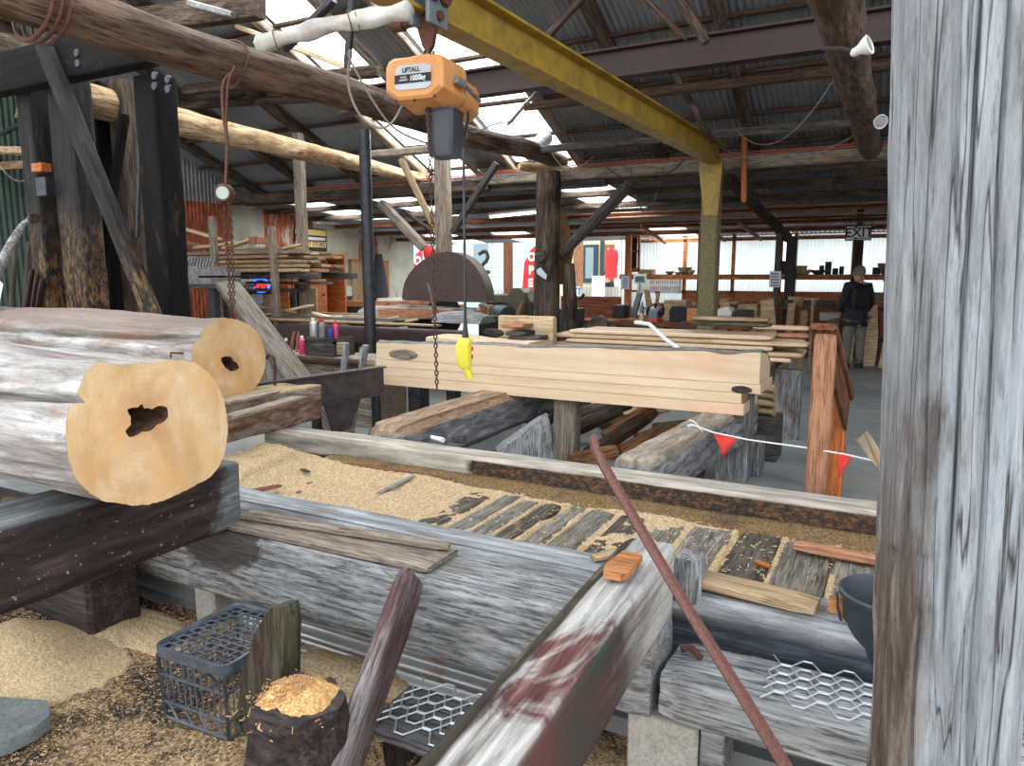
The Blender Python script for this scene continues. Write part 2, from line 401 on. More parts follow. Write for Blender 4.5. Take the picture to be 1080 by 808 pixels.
def bigpost():
    n = NT('big_post_wood')
    g = n.noise(24, (1/10, 1, 1), 9, .74, .35)
    f = n.noise(110, (1/11, 1, 1), 5, .75, .3)
    col = n.ramp(g, [(.26, (92, 90, 90)), (.38, (138, 142, 146)), (.52, (160, 167, 174)), (.68, (182, 188, 194))])
    col = n.mix(n.ramp(f, [(.36, .5), (.48, 0.0)]), col, (92, 88, 88)); cc = n.noise(13, (1/26, 1, 1), 4, .5, .25); cm = n.ramp(n.math('ABSOLUTE', n.math('SUBTRACT', cc, .5)), [(0, .9), (.014, 0.0)]); col = n.mix(cm, col, (46, 38, 36))
    # brown rotten side and foot
    s = n.math('ADD', n.sep(1), n.math('MULTIPLY', n.noise(5, (.3, 1, 1), 5, .7), .17))
    m1 = n.ramp(s, [(.15, 0.0), (.19, 1.0)])
    low = n.ramp(n.math('MULTIPLY', n.math('ADD', n.sep(0), n.math('MULTIPLY', n.noise(3, (.5, 1, 1), 3), .4)), .4), [(.48, 1.0), (.72, .18)])
    br = n.ramp(g, [(.34, (48, 40, 35)), (.5, (92, 80, 71)), (.66, (146, 136, 126))])
    col = n.mix(n.math('MULTIPLY', m1, low), col, br)
    k = n.noise(6, (.25, 1, 1), 5, .6); m2 = n.ramp(k, [(.58, 0.0), (.66, 1.0)]); col = n.mix(n.math('MULTIPLY', m2, .7), col, br)
    v = n.vor(9, (.5, 1, 1)); col = n.mix(n.ramp(v, [(.03, .6), (.06, 0.0)]), col, (214, 190, 150))
    n.bump(n.math('ADD', g, n.math('MULTIPLY', f, .5)), 1.0, .012); return n.done(col, .85, spec=.22)
M['post'] = bigpost()
def logbark(name, tint=0):
    n = NT(name)
    g = n.noise(11, (1/9, 1, 1), 8, .68, .45)
    f = n.noise(42, (1/7, 1, 1), 5, .7, .3)
    col = n.ramp(g, [(.28, (76, 66, 60)), (.4, (130, 122, 117)), (.52, (164, 161, 159)), (.66, (200, 200, 200))])
    col = n.mix(n.ramp(f, [(.36, .55), (.5, 0.0)]), col, (104, 92, 84))
    k = n.noise(2.4, (.5, 1, 1), 5, .65, .5); col = n.mix(n.ramp(k, [(.5, 0.0), (.64, .8)]), col, (150, 122, 98))
    k = n.noise(3.4, (.4, 1, 1), 5, .65, .5); col = n.mix(n.ramp(k, [(.56, 0.0), (.66, .75)]), col, (98, 84, 80) if tint == 0 else (108, 88, 76))
    if tint:
        top = n.ramp(n.math('ADD', n.sep(2), n.math('MULTIPLY', n.noise(4, (.4, 1, 1), 4), .14)), [(.2, 0.0), (.3, .85)])
        col = n.mix(top, col, (126, 110, 102))
    n.bump(n.math('ADD', g, n.math('MULTIPLY', f, .4)), 1.0, .012); return n.done(col, .85, spec=.22)
M['bark1'] = logbark('bare_log_pale'); M['bark2'] = logbark('bare_log_tan', 1)
def cutface(name, cy, cz):
    n = NT(name)
    y = n.math('SUBTRACT', n.sep(1), cy); z = n.math('SUBTRACT', n.sep(2), cz)
    r = n.math('SQRT', n.math('ADD', n.math('MULTIPLY', y, y), n.math('MULTIPLY', z, z)))
    w = n.math('ADD', r, n.math('MULTIPLY', n.noise(7, (1, 1, 1), 3, .5, .6, src=n.raw), .05))
    rings = n.math('SINE', n.math('MULTIPLY', w, 360.0))
    rings = n.math('MULTIPLY_ADD', rings, .5, .5)
    # curved saw marks
    saw = n.noise(60, (1, .12, .05), 3, .6, .0, src=n.raw)
    base = n.ramp(n.noise(5.5, (1, 1, 1), 4, .6, .8, src=n.raw), [(.32, (214, 176, 126)), (.5, (218, 186, 144)), (.66, (224, 200, 166))])
    base = n.mix(n.math('MULTIPLY', rings, .14), base, (196, 148, 96))
    base = n.mix(n.ramp(saw, [(.38, .6), (.52, 0.0)]), base, (192, 150, 102))
    sp_ = n.vor(130, (1, .5, 1), src=n.raw); base = n.mix(n.ramp(sp_, [(.05, .5), (.12, 0.0)]), base, (240, 222, 190))
    heart = n.ramp(n.math('ADD', r, n.math('MULTIPLY', n.noise(9, (1, 1, 1), 4, src=n.raw), .09)), [(.08, .8), (.17, 0.0)])
    base = n.mix(heart, base, (190, 138, 104))
    an = n.math('ARCTAN2', z, y)
    cr = n.noise(1, (1, 1, 1), 2)
    base = n.mix(n.ramp(n.noise(26, (1, 1, 1), 5, .7, 1.5, src=n.raw), [(.6, 0.0), (.72, .3)]), base, (206, 158, 104))
    rad = n.math('SINE', n.math('ADD', n.math('MULTIPLY', an, 9.0), n.math('MULTIPLY', n.noise(3, (1, 1, 1), 3, src=n.raw), 7.0)))
    rm = n.math('MULTIPLY', n.ramp(rad, [(.996, 0.0), (1.0, .8)]), n.ramp(n.math('ADD', r, n.math('MULTIPLY', n.noise(14, (1, 1, 1), 2, src=n.raw), .1)), [(.27, 0.0), (.31, 1.0)]))
    orange = n.ramp(n.noise(3.1, (1, 1, 1), 3, .6, src=n.raw), [(.52, 0.0), (.66, .55)]); base = n.mix(orange, base, (214, 164, 100))
    n.bump(n.math('ADD', saw, n.math('MULTIPLY', rings, .1)), .35, .003); return n.done(base, .75, spec=.22)
M['endgrain'] = wood('end_grain', (150, 118, 84), (196, 162, 120), (222, 194, 156), 40, 1, .3, .003, cracks=0, vary=.1)
M['endgrey'] = wood('end_grain_grey', (88, 80, 74), (128, 118, 110), (160, 150, 140), 40, 1.5, .5, .004, cracks=.3)
M['hollow'] = plain('rotten_hollow', (112, 82, 60), .95, 0, 0, 30, .8, col2=(52, 34, 26))
def dust(name, c1, c2, c3, sc=70, bs=1.0, dark=None, th=.6):
    n = NT(name)
    v = n.vor(sc*1.6, (1, 1, 1), src=n.raw, out='Color'); k = n.sep(0, v)
    f = n.noise(sc*.7, (1, 1, 1), 5, .75, src=n.raw)
    col = n.ramp(n.math('MULTIPLY_ADD', k, .5, n.math('MULTIPLY', f, .5)), [(.25, c1), (.5, c2), (.75, c3)])
    if dark:
        m = n.ramp(n.noise(3.2, (1, 1, 1), 6, .68, .4, src=n.raw), [(th, 0.0), (th+.1, 1.0)]); sp = n.ramp(k, [(.3, 1.0), (.8, .35)])
        col = n.mix(n.math('MULTIPLY', m, sp), col, dark)
    n.bump(n.math('ADD', k, f), bs, .006); return n.done(col, .95, spec=.2)
M['dust'] = dust('sawdust_pale', (160, 132, 98), (190, 163, 127), (212, 190, 156), 90, .8, (150, 120, 86), .62)
M['dustorange'] = dust('sawdust_orange', (196, 138, 78), (224, 172, 110), (240, 202, 146), 110, 1.0)
M['dustcream'] = dust('sawdust_cream', (176, 148, 110), (204, 178, 140), (224, 202, 168), 120, .8)
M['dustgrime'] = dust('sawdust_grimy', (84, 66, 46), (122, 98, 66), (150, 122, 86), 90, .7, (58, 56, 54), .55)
def ground():
    n = NT('yard_dirt')
    v = n.vor(120, (1, 1, 1), src=n.raw, out='Color'); k = n.sep(0, v); f = n.noise(50, (1, 1, 1), 6, .75, src=n.raw)
    chips = n.ramp(n.math('MULTIPLY_ADD', k, .55, n.math('MULTIPLY', f, .45)), [(.22, (104, 82, 58)), (.42, (156, 128, 94)), (.62, (184, 156, 120)), (.82, (214, 192, 158))])
    dirt = n.ramp(n.math('MULTIPLY_ADD', k, .5, n.math('MULTIPLY', f, .5)), [(.3, (40, 36, 35)), (.55, (74, 68, 64)), (.8, (134, 116, 96))])
    m = n.noise(2.6, (1, 1, 1), 6, .7, .5, src=n.raw)
    col = n.mix(n.ramp(m, [(.46, 0.0), (.58, 1.0)]), chips, dirt)
    n.bump(n.math('ADD', k, f), 1.0, .008); return n.done(col, .95, spec=.2)
M['ground'] = ground()
def concrete(name, c1, c2, sc=9):
    n = NT(name); a = n.noise(sc, (1, 1, 1), 8, .7, src=n.raw); b = n.noise(90, (1, 1, 1), 3, .6, src=n.raw)
    col = n.ramp(a, [(.3, c1), (.7, c2)]); col = n.mix(n.ramp(b, [(.4, .35), (.5, 0.0)]), col, tuple(int(x*.75) for x in c1))
    n.bump(b, .4, .002); return n.done(col, .75, spec=.22)
def floor_mat():
    n = NT('workshop_concrete'); a = n.noise(1.3, (1, 1, 1), 8, .7, .4, src=n.raw); b = n.noise(40, (1, 1, 1), 4, .6, src=n.raw)
    col = n.ramp(a, [(.3, (118, 122, 122)), (.55, (146, 149, 149)), (.72, (162, 160, 150))])
    col = n.mix(n.ramp(n.noise(.8, (1, 1, 1), 6, .75, src=n.raw), [(.56, 0.0), (.7, .5)]), col, (168, 146, 112))
    fx = n.math('ABSOLUTE', n.math('SUBTRACT', n.math('FRACT', n.math('MULTIPLY', n.math('ADD', n.sep(0), 40.62), .4)), .5))
    fy = n.math('ABSOLUTE', n.math('SUBTRACT', n.math('FRACT', n.math('MULTIPLY', n.math('ADD', n.sep(1), .4), .25)), .5))
    j = n.ramp(n.math('MINIMUM', fx, fy), [(.0035, 1.0), (.006, 0.0)]); col = n.mix(n.math('MULTIPLY', j, .7), col, (64, 62, 60))
    n.bump(b, .2, .002); return n.done(col, .6)
M['floor'] = floor_mat()
M['concrete'] = concrete('block_concrete', (146, 142, 134), (178, 174, 166), 22)
M['conc2'] = concrete('stone_grey', (92, 98, 98), (130, 136, 136), 12)
def tin(name, g1, g2, rust=None, th=.55, rc=((92, 44, 26), (156, 78, 44), (190, 112, 70)), rough=.55, metal=.35, sheets=0):
    n = NT(name); a = n.noise(3, (1, .5, 1), 6, .6, src=n.raw)
    col = n.ramp(a, [(.3, g1), (.7, g2)]); ro = None
    if rust:
        k = n.noise(2.1, (1, 1, .45), 7, .65, .3, src=n.raw)
        if sheets:
            fl = n.math('FLOOR', n.math('MULTIPLY', n.sep(1), 1/sheets)); wn = n.t.nodes.new('ShaderNodeTexWhiteNoise'); wn.noise_dimensions = '1D'; n.l(fl, wn.inputs['W'])
            k = n.math('ADD', k, n.math('MULTIPLY_ADD', wn.outputs['Value'], .5, -.25))
        rr = n.ramp(n.noise(14, (1, 1, .3), 5, .7, src=n.raw), [(.3, rc[0]), (.5, rc[1]), (.68, rc[2])])
        col = n.mix(n.ramp(k, [(th, 0.0), (th+.07, rust)]), col, rr)
    n.bump(n.noise(40, (1, 1, 1), 4), .1, .002); return n.done(col, rough, metal)
M['tinroof'] = tin('roof_iron', (118, 121, 125), (146, 148, 151), .6, .66, ((84, 66, 56), (112, 92, 78), (140, 118, 100)))
M['tinwall'] = tin('rusty_wall_iron', (150, 150, 138), (186, 184, 168), 1.0, .42, rough=.7, metal=.1, sheets=.84)
M['tinwall2'] = tin('pale_wall_iron', (166, 164, 148), (198, 196, 180), .9, .66, rough=.7, metal=.1, sheets=.76)
M['tingreen'] = tin('green_wall_iron', (52, 72, 64), (78, 98, 88), .6, .6, rough=.7, metal=.1)
M['tingalv'] = tin('galvanised_strip', (150, 152, 152), (190, 192, 192), .6, .66, rough=.38, metal=.75)
M['tinred'] = tin('red_strip', (112, 52, 44), (142, 72, 58), .5, .6, rough=.7, metal=.0)
def translucent(name, col, trans, em=0):
    n = NT(name); t = n.t.nodes.new('ShaderNodeBsdfTranslucent'); tr = n.t.nodes.new('ShaderNodeBsdfTransparent'); mx = n.t.nodes.new('ShaderNodeMixShader')
    a = n.noise(5, (1, 1, .3), 5, .6, src=n.raw); c = n.ramp(a, [(.3, tuple(int(x*.93) for x in col)), (.7, col)])
    n.l(c, t.inputs[0]); tr.inputs[0].default_value = lin(col); mx.inputs[0].default_value = trans
    n.l(t.outputs[0], mx.inputs[1]); n.l(tr.outputs[0], mx.inputs[2]); n.l(mx.outputs[0], n.out.inputs[0]); return n.mat
M['skylight'] = translucent('skylight_sheet', (250, 252, 252), .65)
M['winsheet'] = translucent('window_sheet', (150, 156, 156), .05)
M['yellow'] = plain('yellow_paint', (172, 140, 40), .5, 0, 0, 6, .1, col2=(126, 104, 46))
M['yellowold'] = plain('yellow_speckled', (122, 112, 72), .7, 0, 0, 40, .3, col2=(84, 78, 56))
M['redsteel'] = plain('red_oxide_steel', (58, 36, 36), .6, .1, 0, 5, .1, col2=(44, 29, 29))
M['steel'] = plain('dark_steel', (62, 66, 72), .45, .5, 0, 12, .1, col2=(44, 46, 50))
M['steelplate'] = plain('grimy_channel', (58, 54, 58), .6, .25, 0, 9, .4, col2=(86, 78, 76))
M['rust'] = plain('rusty_iron', (104, 62, 44), .75, .2, 0, 60, .4, col2=(66, 42, 36))
M['rustbar'] = plain('pry_bar_iron', (122, 82, 72), .6, .35, 0, 120, .3, col2=(92, 60, 54))
M['rustchain'] = plain('chain_iron', (92, 62, 44), .65, .5, 0, 90, .3, col2=(56, 40, 34))
M['galv'] = plain('galv_wire', (176, 180, 182), .45, .7)
M['galvdull'] = plain('galv_dull', (150, 152, 152), .55, .5, 0, 20, .1, col2=(110, 108, 104))
M['orange'] = plain('hoist_orange', (214, 152, 92), .5, 0, 0, 4, .05, col2=(196, 134, 78))
M['bin'] = plain('chain_bucket', (62, 66, 74), .45, 0, 0, 5, .05, col2=(46, 50, 58))
M['ylw'] = plain('pendant_yellow', (210, 198, 62), .5)
M['blackp'] = plain('black_plastic', (30, 32, 36), .5)
M['crate'] = plain('crate_plastic', (92, 98, 108), .45, 0, 0, 14, .15, col2=(60, 65, 73))
M['bucket'] = plain('bucket_plastic', (56, 66, 74), .5, 0, 0, 10, .1, col2=(42, 50, 58))
M['white'] = plain('white_paint', (222, 224, 222), .6)
M['whitecloth'] = plain('white_wrap', (206, 204, 198), .85, 0, 0, 7, .5, col2=(168, 164, 158))
M['paper'] = plain('paper', (196, 204, 214), .8); M['paper2'] = plain('paper_green', (168, 180, 170), .8)
M['ink'] = plain('ink', (60, 66, 78), .8); M['blackink'] = plain('black_ink', (28, 28, 30), .7)
M['red'] = plain('flag_red', (226, 62, 54), .7); M['redbr'] = plain('bright_red', (206, 38, 44), .6); M['pvc'] = plain('orange_conduit', (168, 82, 58), .6)
M['string'] = plain('string', (226, 228, 226), .8); M['cable'] = plain('grey_cable', (134, 130, 122), .6); M['cabled'] = plain('dark_cable', (50, 48, 48), .6)
M['blue'] = plain('cap_blue', (36, 62, 128), .5); M['cyan'] = plain('sign_cyan', (40, 128, 160), .6)
M['canvas'] = plain('canvas_brown', (126, 94, 62), .9, 0, 0, 8, .3, col2=(96, 70, 46))
M['guard'] = plain('guard_brown', (74, 59, 56), .75, 0, 0, 10, .1, col2=(62, 50, 48))
M['teal'] = plain('machine_teal', (46, 66, 68), .55, .1, 0, 10, .2, col2=(64, 74, 72))
M['khaki'] = plain('machine_khaki', (104, 98, 78), .6, .1, 0, 10, .2, col2=(82, 76, 62))
M['greym'] = plain('machine_grey', (112, 122, 130), .5, .2)
M['signwhite'] = plain('sign_face', (206, 208, 206), .6); M['signyellow'] = plain('sign_yellow', (228, 196, 118), .6)
M['skin'] = plain('skin', (196, 148, 124), .6); M['hair'] = plain('grey_hair', (142, 134, 126), .8, 0, .2, 60, .5)
M['navy'] = plain('navy_jacket', (22, 24, 34), .75, 0, 0, 20, .2, col2=(30, 32, 44)); M['trouser'] = plain('grey_trousers', (128, 128, 118), .85, 0, .1, 10, .1)
M['shoe'] = plain('black_shoe', (24, 22, 22), .5)
M['denim'] = plain('denim', (104, 124, 150), .8)
M['ply'] = wood('brown_board', (166, 104, 66), (188, 124, 82), (200, 138, 96), 6, 3, .1, .001, cracks=0, rough=.7, vary=.05)
M['mdark'] = plain('charcoal_steel', (40, 38, 40), .6, .2)  # even dark grey, also on the doorway's painted dark sheet
M['house'] = plain('house_blue', (196, 214, 224), .8); M['housew'] = plain('cream_weatherboard', (214, 206, 176), .8); M['trimdark'] = plain('dark_green_trim', (40, 66, 66), .6)
M['picket'] = plain('picket_grey', (186, 184, 174), .85, 0, .15, 30, .2)
M['glass'] = plain('window_glass', (128, 150, 160), .15, 0)
M['tube'] = emit('tube_light', (246, 252, 255), 6.0)
M['neonr'] = emit('neon_red', (255, 40, 40), 3.0); M['neonb'] = emit('neon_blue', (40, 90, 255), 3.0)
M['glassl'] = plain('lamp_glass', (210, 214, 216), .2, .6)
M['grass'] = plain('grass', (78, 104, 50), .9, 0, .4, 30, .5); M['asphalt'] = plain('outside_paving', (172, 170, 164), .9, 0, .1, 3)
M['cream'] = plain('bottle_cream', (214, 204, 170), .6)
M['pinkc'] = plain('can_pink', (214, 60, 104), .45)
M['cangrey'] = plain('can_silver', (186, 192, 198), .35, .5)

def a_mat():
    n = NT('front_bed_timber'); g = n.noise(22, (1/9, 1, 1), 7, .68, .5); f = n.noise(90, (1/10, 1, 1), 4, .7)
    col = n.ramp(g, [(.3, (84, 83, 82)), (.5, (130, 131, 132)), (.68, (168, 170, 172))]); col = n.mix(n.ramp(f, [(.40, .85), (.49, 0.0)]), col, (70, 69, 69)); col = n.mix(n.ramp(f, [(.54, 0.0), (.66, .5)]), col, (188, 189, 190))
    k = n.noise(3, (.5, 1, 1), 4, .6); col = n.mix(n.ramp(k, [(.55, 0.0), (.7, .6)]), col, (104, 94, 84))
    x = n.math('SUBTRACT', n.math('ADD', n.sep(0), n.math('MULTIPLY', n.noise(5, (1, 1, 1), 4, .7), .35)), 1.36); z = n.math('SUBTRACT', n.sep(2), .12)
    r = n.math('ADD', n.math('MULTIPLY', n.math('MULTIPLY', x, x), 8.0), n.math('MULTIPLY', n.math('MULTIPLY', z, z), 30.0))
    col = n.mix(n.ramp(r, [(.55, .85), (.75, 0.0)]), col, (58, 52, 50))
    n.bump(n.math('ADD', g, n.math('MULTIPLY', f, .4)), .8, .006); return n.done(col, .82, spec=.22)
M['atimber'] = a_mat()
def ramp_mat():
    n = NT('dark_ramp_timber'); g = n.noise(22, (1/8, 1, 1), 7, .68, .3)
    dk = n.ramp(g, [(.3, (26, 22, 22)), (.5, (50, 42, 41)), (.7, (84, 72, 68))]); pl = n.ramp(g, [(.3, (62, 62, 64)), (.5, (100, 102, 104)), (.7, (148, 150, 152))])
    x = n.math('ADD', n.sep(0), n.math('MULTIPLY', n.noise(5, (1, 1, 1), 5, .7), .5)); m = n.ramp(n.math('MULTIPLY', x, .25), [(.705, 0.0), (.725, 1.0)])
    z = n.ramp(n.math('ADD', n.sep(2), n.math('MULTIPLY', n.noise(6, (.4, 1, 1), 3), .03)), [(.148, 0.0), (.158, .7)])
    k = n.noise(60, (1, 1, 1), 3, .5); sp_ = n.ramp(k, [(.68, 0.0), (.72, .7)])
    col = n.mix(m, dk, pl); col = n.mix(z, col, pl); col = n.mix(sp_, col, (170, 160, 146)); n.bump(g, .6, .005); return n.done(col, .7, spec=.22)
M['ramp'] = ramp_mat()
def dusty_top(name, side, zt):
    n = NT(name); g = n.noise(16, (1/4, 1, 1), 8, .72, .6)
    col = n.ramp(g, side); f = n.noise(90, (1, 1, 1), 4, .7); top = n.ramp(f, [(.35, (150, 128, 96)), (.6, (206, 184, 144))])
    m = n.ramp(n.math('ADD', n.sep(2), n.math('MULTIPLY', n.noise(9, (1, 1, 1), 4), .02)), [(zt, 0.0), (zt+.008, .9)])
    n.bump(g, 1.0, .012); return n.done(n.mix(m, col, top), .85, spec=.22)
M['dustbeam'] = dusty_top('bark_sided_beam', [(.32, (70, 48, 38)), (.48, (122, 96, 80)), (.6, (150, 140, 134)), (.7, (176, 168, 160))], .132)
def cross_mat():
    n = NT('brown_topped_beam'); g = n.noise(16, (1/4, 1, 1), 8, .72, .6)
    side = n.ramp(g, [(.32, (66, 64, 66)), (.5, (112, 112, 116)), (.66, (160, 160, 162))]); top = n.ramp(g, [(.32, (96, 74, 56)), (.5, (146, 120, 98)), (.66, (180, 158, 136))])
    m = n.ramp(n.math('ADD', n.sep(2), n.math('MULTIPLY', n.noise(7, (.7, 1, 1), 4), .08)), [(.13, 0.0), (.16, 1.0)])
    n.bump(g, 1.0, .012); return n.done(n.mix(m, side, top), .85, spec=.22)
M['logcross'] = cross_mat()
M['chip'] = wood('orange_chip', (140, 84, 48), (182, 122, 78), (200, 148, 104), 18, 6, .3, .002, cracks=0, vary=.05)

M['banner'] = translucent('banner_cloth', (236, 236, 234), .03)
M['redink'] = plain('faded_red_ink', (214, 130, 128), .8)
def cross2_mat():
    n = NT('grey_topped_beam'); g = n.noise(18, (1/4, 1, 1), 8, .72, .6)
    side = n.ramp(g, [(.32, (74, 72, 74)), (.48, (124, 124, 128)), (.64, (172, 173, 176))]); top = n.ramp(g, [(.32, (108, 96, 84)), (.5, (150, 138, 124)), (.66, (186, 176, 164))])
    m = n.ramp(n.math('ADD', n.sep(2), n.math('MULTIPLY', n.noise(7, (.7, 1, 1), 4), .06)), [(.12, 0.0), (.15, 1.0)])
    n.bump(g, 1.0, .012); return n.done(n.mix(m, side, top), .85, spec=.22)
M['cross2'] = cross2_mat()
# ------------------------------------------------------------------ the setting
S = dict(kind='structure')
ROOFA, ROOFB = 7.4, .4
def roof_z(y): return ROOFA-ROOFB*y
Y0, YE = 2.2, 10.7                    # upper roof from / to
XL, XR = -12.0, 3.6
def st(o): o['kind'] = 'structure'; return o
def gm():
    m = MB()
    def fn(u, v):
        x = -9+u*13; y = -4+v*6.33
        z = .05*nz((x, y, 0), .9, 3)+.016*nz((x, y, 0), 5, 1)+.007*nz((x, y, 0), 17, 2)
        z -= .05*max(0, min(1, (y-1.85)/.3))*max(0, min(1, (x+2.6)/.5))
        z += .13*math.exp(-(((x+3.35)/.6)**2+((y-1.5)/.35)**2))*1.0
        return V((x, y, z-.02))
    m.grid(fn, 240, 130); return m
st(gm().build('ground', M['ground'], org=(0, 0, 0)))
m = MB(); m.b2((-14, 2.33, -.25), (5, 17.2, 0)); st(m.build('floor', M['floor'], org=(0, 0, -.25)))
m = MB(); m.b2((-45, 17.2, -.3), (30, 60, -.04)); m.b2((-45, -20, -.3), (-14, 17.2, -.04)); m.b2((5, -20, -.3), (30, 17.2, -.04)); m.b2((-14, -20, -.3), (5, -3.99, -.08))
st(m.build('ground_outside', M['asphalt'], org=(0, 0, -.3)))
# upper roof: opaque and translucent sheets
strips = [(XL, -6.9, 'tinroof'), (-6.9, -6.05, 'skylight'), (-6.05, -5.3, 'tinroof'), (-5.3, -4.25, 'skylight'), (-4.25, XR, 'tinroof')]
mo = MB(); mt = MB()
for a, b, k in strips:
    c = corr_mb((a, Y0, roof_z(Y0)), (0, YE-Y0, roof_z(YE)-roof_z(Y0)), (b-a, 0, 0), amp=.014, rows=6, per=8 if k == 'tinroof' else 4)
    (mo if k == 'tinroof' else mt).add(c.v, c.f)
st(mo.build('ceiling', M['tinroof'], org=(0, 0, 3), angle=60)); st(mt.build('window_1', M['skylight'], org=(-5, 6, 4), angle=60))
# lower roof
YL0, YL1 = 10.5, 17.0
def low_z(y): return 3.0-.085*(y-YL0)
mo = MB(); mt = MB()
low = [(XL, -10.6, 0), (-10.6, -9.7, 1), (-9.7, -8.6, 0), (-8.6, -7.7, 1), (-7.7, -4.9, 0), (-4.9, -4.0, 1), (-4.0, XR, 0)]
for a, b, k in low:
    for q in range(3):
        y0 = YL0+q*2.4-(.15 if q else 0); y1 = min(YL1, YL0+(q+1)*2.4); dz = .02*q
        tr = k and q in (0, 2) if a > -6 else (k and q != 1)
        c = corr_mb((a, y0, low_z(y0)+.035*(q % 2)), (0, y1-y0, low_z(y1)-low_z(y0)), (b-a, 0, 0), amp=.02, rows=2, per=4 if tr else 6, pitch=.09)
        (mt if tr else mo).add(c.v, c.f)
st(mo.build('ceiling_low', M['tinroof'], org=(0, 12, 2.8), angle=60)); st(mt.build('window_2', M['skylight'], org=(-8, 12, 2.8), angle=60))
# left wall of rusty iron
def wallpatch(y0, y1, z0, z1f, mat, name):
    m = corr_mb((XL+.45, y0, z0), (0, 0, z1f), (0, y1-y0, 0), amp=.012, rows=3, per=8, pitch=.085)
    for v in m.v:
        if v.z > z0+.95*z1f: v.z = roof_z(v.y)-.02 if name == 'wall_left_upper' else min(z0+z1f, (roof_z(v.y) if v.y < YE else low_z(v.y))-.02) if name != 'wall_left_near' else roof_z(v.y)-.02
    return st(m.build(name, mat, org=(XL+.45, y0, z0), angle=60))
wallpatch(6.8, 12.4, 0, 2.95, M['tinwall'], 'wall_left')
wallpatch(6.8, 10.6, 2.95, .8, M['tinroof'], 'wall_left_upper')
wallpatch(12.4, 16.2, 0, 2.75, M['tinwall2'], 'wall_left_far')
wallpatch(2.0, 6.8, 0, 5.2, M['tingreen'], 'wall_left_near')
# right wall behind the big post, added out of view to block stray light
m = corr_mb((XR-.1, 3.0, 0), (0, 0, 3.3), (0, 13.9, 0), amp=.012, rows=1, per=4); st(m.build('wall_right', M['tinroof'], org=(XR-.1, 3, 0), angle=60))
# far wall with the translucent windows
YW = 16.6; XW0 = -5.55; XW1 = XR-.1
def wx(px): return at(px, 290, y=YW).x
m = MB(); m.b2((wx(722), YW, .0), (XW1, YW+.06, 1.24)); m.b2((XW0, YW, 0), (wx(722), YW+.06, .62)); st(m.build('wall_back', M['ply'], org=(0, YW, 0)))
cols = [665, 722, 773, 823, 838, 899, 960, 1040]
XS = [wx(p) for p in cols]
m = MB()
for a, b in zip(XS, XS[1:]):
    if b-a < .3: continue
    c = corr_mb((a, YW+.05, 1.2), (0, 0, 1.25), (b-a, 0, 0), amp=.012, rows=1, per=6); m.add(c.v, c.f)
c = corr_mb((XS[0], YW+.05, .6), (0, 0, .6), (XS[1]-XS[0], 0, 0), amp=.012, rows=1, per=6); m.add(c.v, c.f)
w = st(m.build('window_3', M['winsheet'], org=(-2, YW, 1.2), angle=60))
fm = MB()
for x in XS: fm.b2((x-.035, YW-.05, .6), (x+.035, YW+.03, 2.5))
fm.b2((XS[0], YW-.05, 2.34), (XW1, YW+.03, 2.42)); fm.b2((XS[0], YW-.05, 1.2), (XW1, YW+.03, 1.25)); fm.b2((XS[0], YW-.05, .6), (XS[1], YW+.03, .66)); fm.b2((XS[0], YW-.05, .8), (XS[1], YW+.03, .84))
st(fm.build('trim_1', M['orangew'], org=(0, YW, 2)))
def daylight_boost(name, c, sx, sy, rot, power):  # area lamp added outside an opening to brighten the shed interior
    l = bpy.data.lights.new(name, 'AREA'); l.shape = 'RECTANGLE'; l.size = sx; l.size_y = sy; l.energy = power; l.color = (.97, .99, 1.0)
    o = bpy.data.objects.new(name, l); COL.objects.link(o); o.location = c; o.rotation_euler = rot
sl = math.atan(ROOFB)
for a, b in ((-6.85, -6.1), (-5.25, -4.3)):
    ym = (Y0+YE)/2; daylight_boost('boost_high_skylight', ((a+b)/2, ym, roof_z(ym)+.15), b-a, (YE-Y0)/math.cos(sl)*.95, (-sl, 0, 0), 230)  # added lamps over the roof sheets, on top of the sky's own light
for a, b in ((-10.5, -9.8), (-8.5, -7.8), (-4.8, -4.1)): daylight_boost('boost_low_skylight', ((a+b)/2, 13.9, low_z(13.9)+.25), b-a, 6.2, (0, 0, 0), 200)  # lamps added above the low roof to lift the back of the shed
daylight_boost('boost_window', ((XS[0]+XW1)/2, YW+.45, 1.9), XW1-XS[0], 1.4, (math.radians(-90), 0, 0), 90)  # extra lamp behind the window sheets, added for more light inside
# camera, world, view
cam = bpy.data.cameras.new('camera'); co = bpy.data.objects.new('camera', cam); COL.objects.link(co)
cam.sensor_fit = 'HORIZONTAL'; cam.sensor_width = 36; cam.lens = FPX/1080*36; cam.clip_start = .05; cam.clip_end = 200
co.location = (0, 0, EYE); co.rotation_euler = (math.radians(90)-PITCH, 0, YAW); bpy.context.scene.camera = co
wd = bpy.data.worlds.new('world'); bpy.context.scene.world = wd; wd.use_nodes = True
nt = wd.node_tree; bg = nt.nodes['Background']
tc = nt.nodes.new('ShaderNodeTexCoord'); sp = nt.nodes.new('ShaderNodeSeparateXYZ'); rp = nt.nodes.new('ShaderNodeValToRGB')
nt.links.new(tc.outputs['Generated'], sp.inputs[0]); nt.links.new(sp.outputs[2], rp.inputs[0]); nt.links.new(rp.outputs[0], bg.inputs[0])
rp.color_ramp.elements[0].position = 0; rp.color_ramp.elements[0].color = (1.0, 1.0, 1.0, 1); rp.color_ramp.elements[1].position = .8; rp.color_ramp.elements[1].color = (.86, .94, 1.0, 1)
bg.inputs[1].default_value = 2.6
sc = bpy.context.scene; sc.view_settings.view_transform = 'Standard'; sc.view_settings.look = 'None'; sc.view_settings.exposure = 0.28; sc.view_settings.gamma = 1
sc.view_settings.use_curve_mapping = False
